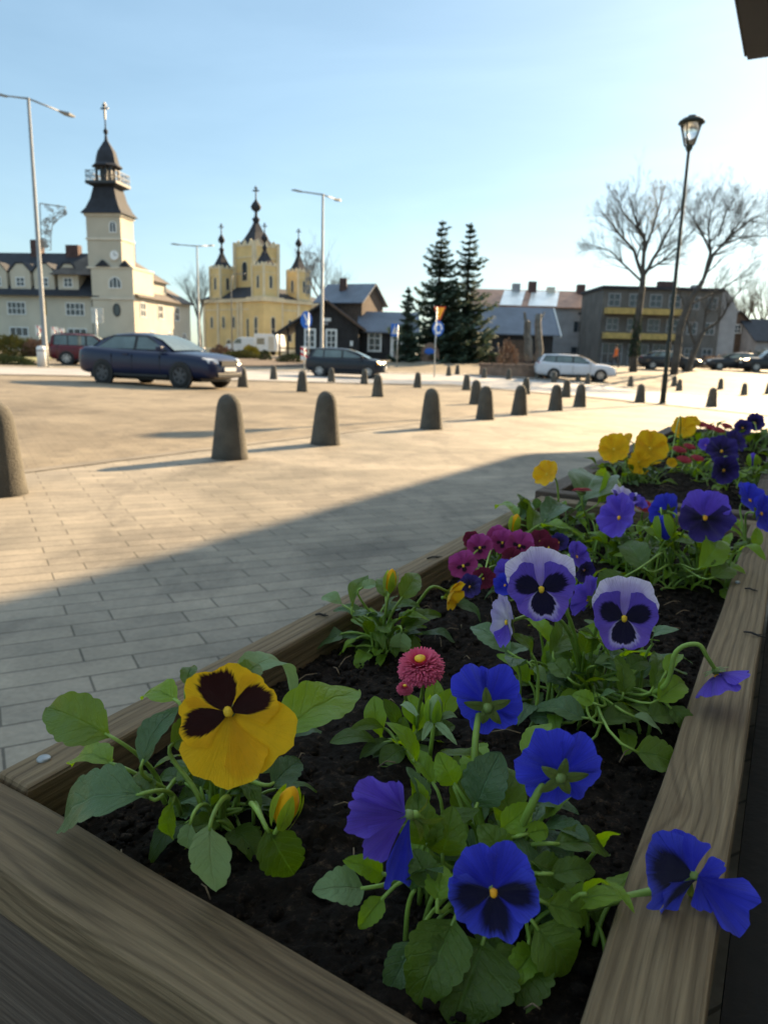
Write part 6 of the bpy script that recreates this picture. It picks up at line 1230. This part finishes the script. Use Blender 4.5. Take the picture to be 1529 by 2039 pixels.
# ------------------------------------------------------------------ signs
def sign(label, px, base, plates, r=.035, D=None, name='road_sign'):
    b = at_d(*base, D) if D else at(*base); D = depth(b); b.z = g(b.x, b.y); o = thing(name, label, 'road sign', b); ztop = 0
    for shape, x, y, w_, h_, m, em in plates:
        c = pt(x, y, D - .08) - b; w_, h_ = w_ * D / FPX / 2, h_ * D / FPX / 2; ztop = max(ztop, c.z + h_ * .8); mb = MB(); Q = lambda a, z, d=0: (c.x + a, c.y - d, c.z + z)
        def poly(pts, d, t=.02): return fixn(MB().prism([Q(a, z, d) for a, z in pts], [Q(a, z, d - t) for a, z in pts]))  if False else MB().prism([Q(a, z, d) for a, z in pts], [Q(a, z, d - t) for a, z in pts])
        circ = lambda r1, r2=None, n=28: [(r1 * math.cos(2*PI*k/n), (r2 or r1) * math.sin(2*PI*k/n)) for k in range(n)]
        if shape == 'disc': pts = circ(w_, h_)
        elif shape == 'tri': pts = [(-w_, h_), (w_, h_), (.06 * w_, -h_), (-.06 * w_, -h_)]
        else: pts = [(-w_, -h_), (w_, -h_), (w_, h_), (-w_, h_)]
        pl_ = fixn(poly(pts, .0).build('sign_plate', M[m], o)); E_ = []
        if em == 'round':      # three arrows chasing round
            for k in range(3):
                a0 = k * 2*PI/3; arc = [(math.cos(a0 + t * .24), math.sin(a0 + t * .24)) for t in range(7)]
                E_.append([(x_ * w_ * .72, z_ * h_ * .72) for x_, z_ in arc] + [(x_ * w_ * .50, z_ * h_ * .50) for x_, z_ in reversed(arc)])
                a1 = a0; tip = a0 - .42; E_.append([(w_ * .86 * math.cos(a1), h_ * .86 * math.sin(a1)), (w_ * .36 * math.cos(a1), h_ * .36 * math.sin(a1)), (w_ * .62 * math.cos(tip), h_ * .62 * math.sin(tip))])
        if em == 'keep': E_ = [[(-.5*w_, .62*h_), (-.28*w_, .70*h_), (.30*w_, -.14*h_), (.08*w_, -.30*h_)], [(.62*w_, .02*h_), (.50*w_, -.70*h_), (-.22*w_, -.44*h_)]]
        if em == 'walk': E_ = [[(-.72*w_, -.6*h_), (.72*w_, -.6*h_), (0, .72*h_)]]
        if em == 'chev': E_ = [[(-.7*w_, .9*h_), (-.1*w_, .9*h_), (.6*w_, 0), (-.1*w_, -.9*h_), (-.7*w_, -.9*h_), (0, 0)]]
        if em == 'bars': E_ = [[(-w_, .5*h_), (-w_, .9*h_), (w_, .5*h_), (w_, .1*h_)], [(-w_, -.3*h_), (-w_, .1*h_), (w_, -.3*h_), (w_, -.7*h_)]]
        if em == 'yield': E_ = [[(-.84*w_, .88*h_), (.84*w_, .88*h_), (0, -.82*h_)]]
        if E_:
            mb = MB()
            for e in E_: q = poly(e, .006, .004); mb.add(q.v, q.f)
            em_ = fixn(mb.build('symbol', M[{'chev': 'red', 'bars': 'red', 'yield': 'sign_yellow'}.get(em, 'white')], o)); em_.parent = pl_
            if em == 'walk':
                mb = MB()
                for e in ([(-.06*w_, .30*h_), (.08*w_, .30*h_), (.08*w_, .44*h_), (-.06*w_, .44*h_)], [(-.10*w_, -.1*h_), (.10*w_, -.1*h_), (.08*w_, .26*h_), (-.08*w_, .26*h_)], [(-.28*w_, -.52*h_), (-.14*w_, -.52*h_), (.06*w_, -.1*h_), (-.09*w_, -.1*h_)], [(.14*w_, -.52*h_), (.28*w_, -.52*h_), (.09*w_, -.1*h_), (-.05*w_, -.1*h_)]): q = poly(e, .011, .004); mb.add(q.v, q.f)
                em2 = fixn(mb.build('symbol', M['black'], o)); em2.parent = pl_
            if em == 'round': 
                pass
    MB().tube([(0, 0, -.1), (0, 0, ztop)], r, 10).build('post', M['galv'], o, True); return o
sign('sign post with an amber give way triangle above a blue roundabout disc, before the spruces', 868, (864, 752), [('tri', 875, 625, 24, 28, 'red', 'yield'), ('disc', 872, 654, 23, 30, 'blue', 'round')])
sign('round blue keep right sign left of the wooden house windows', 610, (614, 735), [('disc', 610, 637, 23, 34, 'blue', 'keep')], D=43)
sign('square blue pedestrian crossing sign in front of the white door of the wooden house', 785, (790, 722), [('rect', 786, 657, 15, 25, 'blue', 'walk')], D=52)
sign('back of a large grey information board left of the town hall tower window', 195, (197, 728), [('rect', 194, 628, 24, 30, 'galv', None)], D=50, r=.05)
sign('white board with a red chevron, left of the tall street lamp', 79, (82, 712), [('rect', 79, 658, 15, 20, 'white', 'chev')], D=55)
sign('white board with a red chevron, first one right of the tall street lamp', 111, (112, 712), [('rect', 109, 661, 13, 20, 'white', 'chev')], D=57)
sign('white board with a red chevron, partly hidden behind the maroon car roof', 124, (125, 712), [('rect', 123, 663, 12, 18, 'white', 'chev')], D=59)
sign('white board with red slanting bars just behind the black hatchback tail', 605, (606, 735), [('rect', 605, 703, 12, 26, 'white', 'bars')], D=44, name='marker_board')
b = at(85, 731); ub = thing('utility_bollard', 'white rounded utility post standing beside the tall street lamp foot', 'post', (b.x, b.y, g(b.x, b.y)))
MB().lathe([(.22, -.1), (.22, .95), (.20, 1.02), (.10, 1.05)], n=20).build('body', M['white'], ub, True); MB().lathe([(.24, .80), (.24, .86)], n=20).build('band', M['greywall'], ub)
# ------------------------------------------------------------------ people
def person(label, px, py, D, H, top, legs, hair, yaw, stride=.28):
    b = at_d(px, py, D); o = thing('person', label, 'person', b, math.radians(yaw)); s = H / 1.75
    J = {'pel': (0, 0, .95, .135), 'che': (0, 0, 1.30, .165), 'nek': (0, .0, 1.47, .06), 'hed': (.02, 0, 1.58, .085), 'top': (.02, 0, 1.70, .085)}
    Ed = [('pel', 'che'), ('che', 'nek'), ('nek', 'hed'), ('hed', 'top')]
    for sd, f in ((-1, 1), (1, -1)):
        k = str(sd); J['hip'+k] = (0, sd*.09, .90, .10); J['kne'+k] = (f*stride*.5 + .03, sd*.09, .50, .065); J['ank'+k] = (f*stride - .02, sd*.09, .09, .045); J['toe'+k] = (f*stride + .15, sd*.10, .04, .04)
        J['sho'+k] = (0, sd*.19, 1.40, .065); J['elb'+k] = (-f*.08, sd*.25, 1.12, .05); J['han'+k] = (-f*.02 + .1, sd*.24, .90, .035); J['fin'+k] = (-f*.02 + .14, sd*.235, .80, .02)
        Ed += [('pel', 'hip'+k), ('hip'+k, 'kne'+k), ('kne'+k, 'ank'+k), ('ank'+k, 'toe'+k), ('che', 'sho'+k), ('sho'+k, 'elb'+k), ('elb'+k, 'han'+k), ('han'+k, 'fin'+k)]
    ks = list(J); me = bpy.data.meshes.new('tmp'); me.from_pydata([tuple(c * s for c in J[k][:3]) for k in ks], [(ks.index(a), ks.index(c)) for a, c in Ed], [])
    t_ = bpy.data.objects.new('tmp', me); C.objects.link(t_); t_.modifiers.new('s', 'SKIN'); t_.modifiers.new('u', 'SUBSURF').levels = 1
    for i, k in enumerate(ks): sv = me.skin_vertices[0].data[i]; sv.radius = (J[k][3] * s, J[k][3] * s); sv.use_root = (k == 'pel')
    bpy.context.view_layer.update(); ev = bpy.data.meshes.new_from_object(t_.evaluated_get(bpy.context.evaluated_depsgraph_get())); bpy.data.objects.remove(t_)
    ev.materials.clear()
    for m in (legs, top, M_skin): ev.materials.append(m)
    for pgon in ev.polygons: z = pgon.center.z / s; y = abs(pgon.center.y) / s; pgon.material_index = 2 if z > 1.50 or (y > .19 and z < .93) else (0 if z < .90 else 1); pgon.use_smooth = True
    ev.name = 'body'; bo = bpy.data.objects.new('body', ev); C.objects.link(bo); bo.parent = o
    hb = MB(); hb.lathe([(.088, 1.62), (.096, 1.68), (.08, 1.75), (.04, 1.785), (.004, 1.79)], (.0, 0, 0), 14); q = MB().add([(x * s, y * s, z * s) for x, y, z in hb.v], hb.f).build('hair', hair, o, True)
    return o
M_skin = mat('skin', (0.45, 0.27, 0.19), 0.6, 0.1, 6); cloth = lambda n, c: mat(n, c, 0.85, 0.2, 6)
person('person in a bright orange vest and dark trousers walking near the shops', 1224, 728, 60, 1.78, cloth('orange_vest', (0.75, 0.16, 0.03)), cloth('dark_trousers', (0.03, 0.03, 0.035)), cloth('dark_hair', (0.03, 0.02, 0.015)), 190)
person('person in dark clothes walking past the dark barn', 989, 722, 66, 1.74, cloth('dark_coat', (0.05, 0.05, 0.06)), cloth('black_trousers', (0.02, 0.02, 0.025)), cloth('fair_hair', (0.35, 0.25, 0.14)), 0, .32)
# ------------------------------------------------------------------ trees and shrubs
M['bark'] = mat('grey_bark', (0.055, 0.048, 0.040), 0.95, 0.4, 2, 0.6); M['bark3'] = mat('pale_bark', (0.13, 0.12, 0.105), 0.95, 0.4, 2, 0.6); M['bark2'] = mat('brown_bark', (0.10, 0.075, 0.05), 0.95, 0.4, 2, 0.6)
def needlemat(name, c0, c1):
    k = NT(name); ob = k.n('TexCoord'); f = k.noise(ob.outputs['Object'], 1.1, 5); k.l(k.ramp(f, [(.3, c0), (.7, c1)]), k.b.inputs['Base Color']); k.b.inputs['Roughness'].default_value = .75; k.b.inputs['Specular IOR Level'].default_value = .2
    k.translucent(c1, .2); return k.mat
M['needles'] = needlemat('spruce_needles', (0.040, 0.066, 0.050), (0.095, 0.135, 0.085)); M['juniper'] = needlemat('juniper_foliage', (0.020, 0.030, 0.014), (0.055, 0.070, 0.025)); M['hedge'] = needlemat('hedge_foliage', (0.05, 0.055, 0.015), (0.11, 0.105, 0.03)); M['goldbush'] = needlemat('golden_foliage', (0.28, 0.19, 0.02), (0.50, 0.34, 0.04)); M['drybush'] = needlemat('dry_foliage', (0.12, 0.07, 0.05), (0.19, 0.12, 0.08)); M['ivy'] = needlemat('ivy_foliage', (0.015, 0.03, 0.015), (0.03, 0.05, 0.025)); M['catkins'] = needlemat('ochre_twigs', (0.20, 0.11, 0.03), (0.28, 0.17, 0.06))
def spruce(label, px, base, topy, D, R, seed, lean=0):
    b = at_d(px, base, D); H = pt(px, topy, D).z - b.z; o = thing('spruce_tree', label, 'tree', b, 0, 'spruces beside the wooden house'); rr = random.Random(seed)
    MB().tube([(0, 0, -.2), (0, 0, H * .5), (lean * .5, 0, H * .97)], [.22, .13, .02], 8).build('trunk', M['bark'], o, True)
    mb = MB(); z = H * .05
    while z < H * .985:
        f = z / H; nb = rr.randint(5, 7); a0 = rr.uniform(0, 6.28); env = R * (1 - f) ** .76 * (0.9 + .1 * math.sin(z * 2.2 + seed)) + .06
        for k in range(nb):
            az = a0 + 2*PI*k/nb + rr.uniform(-.3, .3); L = env * (rr.uniform(.50, 1.08) if rr.random() > .16 else rr.uniform(1.1, 1.42)); zb_ = z + rr.uniform(-.32, .32) * (1 - .7 * f); dr = rr.uniform(.18, .34) * (1 - f * .8)
            dirv = Vector((math.cos(az), math.sin(az), 0)); side = Vector((-dirv.y, dirv.x, 0)); ns = max(4, int(L / .16))
            for q in range(ns):
                t_ = (q + .5) / ns; c = dirv * (L * t_) + Vector((lean * f, 0, zb_ - dr * L * math.sin(t_ * 1.9) + .30 * L * t_ * t_ * t_))
                w_ = (.20 + .30 * L * (1 - t_ * .72)) * rr.uniform(.7, 1.25); hl = L / ns * .9
                for s in (-1, 1):
                    tip = c + side * s * w_ + dirv * hl * rr.uniform(.6, 1.6) + Vector((0, 0, -w_ * rr.uniform(.15, .6)))
                    d2 = (tip - c); nrm = Vector((0, 0, 1)); wd = d2.cross(nrm).normalized() * (.10 + .08 * rr.random()) 
                    mb.add([c - wd * .6, c + wd * .6, c + d2 * .6 + wd + Vector((0, 0, .02)), tip, c + d2 * .6 - wd], [(0, 1, 2, 3, 4)])
                hang = Vector((rr.uniform(-.05, .05), rr.uniform(-.05, .05), -rr.uniform(.18, .42) * (1 - .5 * f))); wq = dirv * rr.uniform(.08, .15)
                mb.add([c - wq, c + wq, c + hang + wq * .4, c + hang - wq * .4], [(0, 1, 2, 3)])
            e = dirv * L; p0 = Vector((lean * f, 0, zb_))
        z += H * .014 + .12 + .16 * rr.random() * (1 + f)
    for k in range(40): a = rr.uniform(0, 6.28); q = Vector((lean + .05 * math.cos(a), .05 * math.sin(a), H * rr.uniform(.93, .99))); mb.add([q, q + Vector((.1 * math.cos(a), .1 * math.sin(a), .08)), q + Vector((.02, 0, .16))], [(0, 1, 2)])
    mb.build('crown', M['needles'], o); return o
spruce('tall left spruce of the two big ones, behind the roundabout sign', 868, 710, 448, 62, 3.7, 3, .1)
spruce('tall right spruce with upswept branches, its twin on the left', 924, 710, 452, 63, 3.5, 8)
spruce('small young spruce at the corner of the wooden house roof', 809, 708, 574, 60, 1.5, 5)
spruce('short spruce filling the gap low between the two tall ones', 896, 710, 560, 61, 2.4, 21)
def grow(mb, p, d, L, r, lev, rr, up=.25, maxlev=4, nch=(4, 6), m=0, spread=.75):
    n = 5 if lev < 2 else 4; pts = [p]; q = p.copy(); dd = d.normalized()
    for i in range(n):
        dd = (dd + Vector((rr.uniform(-1, 1), rr.uniform(-1, 1), rr.uniform(-.6, 1) * .7)) * .11 + Vector((0, 0, up * .10))).normalized(); q = q + dd * (L / n); pts.append(q.copy())
    mb.tube(pts, [r * (1 - .72 * i / n) for i in range(n + 1)], 6 if lev < 1 else (4 if lev < 2 else 3), m, caps=False)
    if lev >= maxlev: return
    for k in range(rr.randint(*nch)):
        t_ = rr.uniform(.25, 1.0); i = min(n - 1, int(t_ * n)); b = pts[i].lerp(pts[i+1], t_ * n - i); ax = (pts[i+1] - pts[i]).normalized()
        o_ = ax.orthogonal(); o_.rotate(Matrix.Rotation(rr.uniform(0, 2*PI), 3, ax)); nd = (ax + o_.normalized() * rr.uniform(.5, 1.1) * spread + Vector((0, 0, up * .8))).normalized()
        grow(mb, b, nd, L * rr.uniform(.50, .80) * (1.1 - .3 * t_), max(r * (1 - .7 * t_) * .58, .0045), lev + 1, rr, up, maxlev, nch, m, spread)
def bare_tree(label, D, limbs, seed, maxlev=3, nch=(4, 6), bark='bark', up=.14, ivy=None, group=None, catk=None, name='bare_tree', tw=1.0):
    b = at_d(*limbs[0][0][0], D); o = thing(name, label, 'tree', b, 0, group); rr = random.Random(seed); tr = MB(); cr = MB(); ck = MB()
    for li, (pts, r0_, r1_) in enumerate(limbs):
        dd = [0] + [0 for _ in pts[1:]]; sp = 0 if li == 0 else rr.uniform(-1.6, 1.6)
        P = [pt(x, y, D + sp * i / max(1, len(pts) - 1)) - b for i, (x, y) in enumerate(pts)]
        if li == 0: P[0] = Vector((0, 0, -.2))
        Q = []
        for i in range(len(P) - 1):
            for t_ in (0, .33, .66): Q.append(P[i].lerp(P[i+1], t_) + Vector((rr.uniform(-1, 1), rr.uniform(-1, 1), 0)) * r0_ * .25)
        Q.append(P[-1]); n = len(Q); rad = [lerp(r0_, r1_, i / (n - 1)) for i in range(n)]; (tr if li == 0 else cr).tube(Q, rad, 9 if li == 0 else 6)
        if li == 0: continue
        L = sum((Q[i+1] - Q[i]).length for i in range(n - 1))
        for k in range(int(9 + L * 1.7)):
            t_ = rr.uniform(.22, 1); i = min(n - 2, int(t_ * (n - 1))); p = Q[i]; ax = (Q[i+1] - Q[i]).normalized(); o_ = ax.orthogonal(); o_.rotate(Matrix.Rotation(rr.uniform(0, 2*PI), 3, ax))
            dst = ck if (catk == li) else cr
            grow(dst, p, (ax + o_.normalized() * rr.uniform(.5, 1.0) + Vector((0, 0, up))).normalized(), L * rr.uniform(.28, .52) * tw * (1.15 - .35 * t_), max(rad[i] * .45, .012), 1, rr, up, maxlev, nch)
        grow(cr, Q[-1], (Q[-1] - Q[-2]), L * .14 * tw, rad[-1] * .8, 1, rr, up, maxlev, nch)
    tr.build('trunk', M[bark], o, True); cr.build('crown', M[bark], o)
    if ck.v: ck.build('crown', M['catkins'], o)
    if ivy:
        mb = MB(); P0 = pt(*ivy[0], D) - b; P1 = pt(*ivy[1], D) - b
        for k in range(900):
            t_ = rr.random(); a = rr.uniform(0, 6.28); R = ivy[2] * (1 - .4 * t_) * rr.uniform(.8, 1.25); c = P0.lerp(P1, t_) + Vector((math.cos(a) * R, math.sin(a) * R, 0)); s = rr.uniform(.05, .1); n1 = Vector((rr.uniform(-1, 1), rr.uniform(-1, 1), rr.uniform(-1, 1))).normalized(); n2 = n1.orthogonal().normalized()
            mb.add([c - n1 * s, c + n2 * s, c + n1 * s, c - n2 * s], [(0, 1, 2, 3)])
        mb.build('ivy', M['ivy'], o)
    return o
bare_tree('tall bare tree with an ivy clad trunk, left of the lantern post', 54, [
  ([(1262, 722), (1268, 640), (1280, 548)], .30, .20),
  ([(1280, 552), (1262, 500), (1232, 465), (1200, 425)], .14, .04), ([(1279, 550), (1283, 480), (1266, 440), (1252, 392)], .16, .03), ([(1281, 548), (1310, 500), (1332, 455), (1360, 402)], .14, .03),
  ([(1283, 500), (1300, 450), (1308, 425), (1318, 388)], .10, .03), ([(1276, 560), (1240, 525), (1215, 500), (1190, 492)], .09, .025), ([(1285, 470), (1255, 440), (1240, 425), (1230, 395)], .08, .02), ([(1286, 540), (1318, 520), (1350, 490), (1385, 455)], .10, .025)],
  41, 4, (3, 5), ivy=((1262, 710), (1270, 625), .34), catk=4, tw=.8)
bare_tree('leaning bare tree with a wide round crown, right of the lantern post', 52, [
  ([(1345, 722), (1352, 660), (1372, 600), (1398, 560)], .28, .17),
  ([(1398, 562), (1418, 510), (1455, 465), (1492, 418)], .13, .03), ([(1398, 562), (1414, 500), (1408, 455), (1420, 408)], .11, .03), ([(1415, 510), (1455, 470), (1490, 440), (1520, 425)], .10, .025), ([(1412, 500), (1395, 460), (1380, 435), (1385, 402)], .08, .02),
  ([(1425, 490), (1470, 475), (1500, 470), (1530, 470)], .07, .02), ([(1375, 605), (1420, 585), (1460, 560), (1490, 535)], .07, .02), ([(1430, 470), (1445, 420), (1454, 412), (1462, 390)], .08, .02)],
  43, 4, (3, 5), tw=.8)
bare_tree('smaller bare tree with a forked trunk leaning right, behind the parked dark car', 56, [
  ([(1368, 724), (1385, 690), (1400, 660)], .24, .15), ([(1400, 660), (1430, 640), (1455, 600), (1480, 570)], .12, .03), ([(1385, 690), (1370, 650), (1362, 610), (1350, 570)], .10, .03), ([(1400, 660), (1404, 620), (1420, 590), (1425, 560)], .09, .03)], 45, 3, (3, 5), tw=.7)
bare_tree('knotty bare tree between the town hall and the church', 92, [
  ([(398, 712), (400, 670), (396, 640)], .30, .2), ([(396, 640), (388, 610), (378, 590), (372, 570)], .15, .04), ([(397, 640), (402, 610), (408, 590), (412, 572)], .15, .04), ([(397, 645), (392, 600), (396, 580), (394, 562)], .12, .03)], 47, 3, (4, 6), up=.35)
bare_tree('bare tree rising behind the church and the wooden house', 118, [
  ([(640, 700), (640, 640), (638, 600)], .35, .25), ([(638, 600), (622, 570), (612, 540), (606, 515)], .16, .04), ([(638, 600), (642, 570), (640, 540), (636, 512)], .16, .04), ([(638, 605), (660, 580), (672, 565), (684, 555)], .14, .04)], 49, 3, (4, 6), up=.3)
for i, (x0, y1, lab) in enumerate(((1478, 590, 'hazy bare tree behind the brown house at the right'), (1512, 575, 'hazy bare tree at the right edge behind the low grey house'), (1440, 600, 'hazy bare tree between the apartment block and the brown house'))):
    bare_tree(lab, 105 + 4 * i, [([(x0, 705), (x0, 670), (x0 + 2, 650)], .35, .22), ([(x0 + 2, 650), (x0 - 14, 625), (x0 - 20, y1)], .15, .04), ([(x0 + 2, 650), (x0 + 16, 622), (x0 + 22, y1 + 8)], .15, .04), ([(x0 + 2, 652), (x0 + 4, 615), (x0 + 1, y1 - 6)], .13, .04)], 60 + i, 3, (4, 6), bark='bark2', up=.3)
bare_tree('pair of thick grey lopped trunks in front of the barn end', 64, [
  ([(1074, 718), (1073, 680), (1072, 626)], .36, .27), ([(1052, 718), (1051, 680), (1050, 640)], .40, .30), ([(1051, 650), (1046, 634), (1044, 622)], .16, .10), ([(1072, 640), (1080, 628), (1083, 622)], .12, .07)], 71, 2, (1, 2), bark='bark3', name='lopped_tree', tw=.25)
def shrub(label, px, py, D, rx, ry, rz, m, seed, n=900, leaf=.09, name='shrub', grp=None, spiky=False):
    b = at_d(px, py, D) if D else at(px, py); b.z = g(b.x, b.y); o = thing(name, label, 'shrub', b, 0, grp); rr = random.Random(seed); mb = MB()
    for k in range(n):
        d = Vector((rr.gauss(0, 1), rr.gauss(0, 1), abs(rr.gauss(0, 1)))).normalized(); r_ = rr.uniform(.45, 1.0) ** .5 * (1 + .35 * noise.noise(d * 2.3 + Vector((seed, 0, 0)))); c = Vector((d.x * rx, d.y * ry, d.z * rz)) * r_; s = leaf * rr.uniform(.5, 1.3)
        n1 = (d + Vector((rr.uniform(-.8, .8), rr.uniform(-.8, .8), rr.uniform(-.4, .9)))).normalized(); n2 = n1.orthogonal().normalized() * (.35 if spiky else .7)
        mb.add([c - n1 * s, c + n2 * s, c + n1 * s * 1.2, c - n2 * s], [(0, 1, 2, 3)])
    st = MB()
    for k in range(9): a = k * .7; st.tube([(0, 0, -.05), (rx * .3 * math.cos(a), ry * .3 * math.sin(a), rz * .4), (rx * .65 * math.cos(a), ry * .65 * math.sin(a), rz * .65)], [.03, .02, .008], 4)
    st.build('stems', M['bark2'], o); mb.build('foliage', M[m], o); return o
shrub('olive green hedge bush below the town hall windows at the left edge', 22, 706, 52, 2.2, .9, 1.35, 'hedge', 3, 2200, .10)
shrub('rusty brown hedge bush left of the white utility post', 74, 706, 52, 1.1, .8, 1.2, 'drybush', 4, 1200, .10)
shrub('brown hedge stretch behind the tall street lamp', 112, 702, 54, 1.2, .7, .95, 'drybush', 5, 1200, .10)
shrub('low dark spreading juniper at the left edge of the square', 18, 726, 40, 1.5, .8, .45, 'juniper', 6, 1500, .09, spiky=True)
shrub('golden shrub in the flower bed before the church', 500, 718, 62, .8, .7, .95, 'goldbush', 7, 1000, .09)
shrub('low green shrub under the golden one in the flower bed', 482, 724, 58, 1.6, .8, .62, 'hedge', 8, 1500, .08)
shrub('dry brown shrub at the left end of the flower bed', 440, 722, 60, 1.0, .7, .9, 'drybush', 9, 1000, .08)
shrub('small dark conical shrub in the flower bed before the caravan', 529, 724, 56, .5, .45, .75, 'juniper', 10, 800, .07, spiky=True)
shrub('dark round juniper at the foot of the wooden house porch', 578, 726, 54, .95, .7, .62, 'juniper', 11, 1300, .08, spiky=True)
shrub('pale dry shrub right before the dark barn wall', 1010, 716, 58, .9, .7, 1.9, 'drybush', 12, 700, .09)
shrub('dark hedge at the foot of the right hand spruce', 962, 712, 62, 2.2, .7, .9, 'ivy', 13, 1600, .10)
shrub('tangled dry hedge in front of the brown house at the right', 1440, 716, 72, 2.6, .8, 1.4, 'drybush', 14, 1600, .11)
shrub('dark hedge behind the parked cars at the right edge', 1512, 714, 74, 2.6, .8, 1.9, 'ivy', 15, 1600, .11)
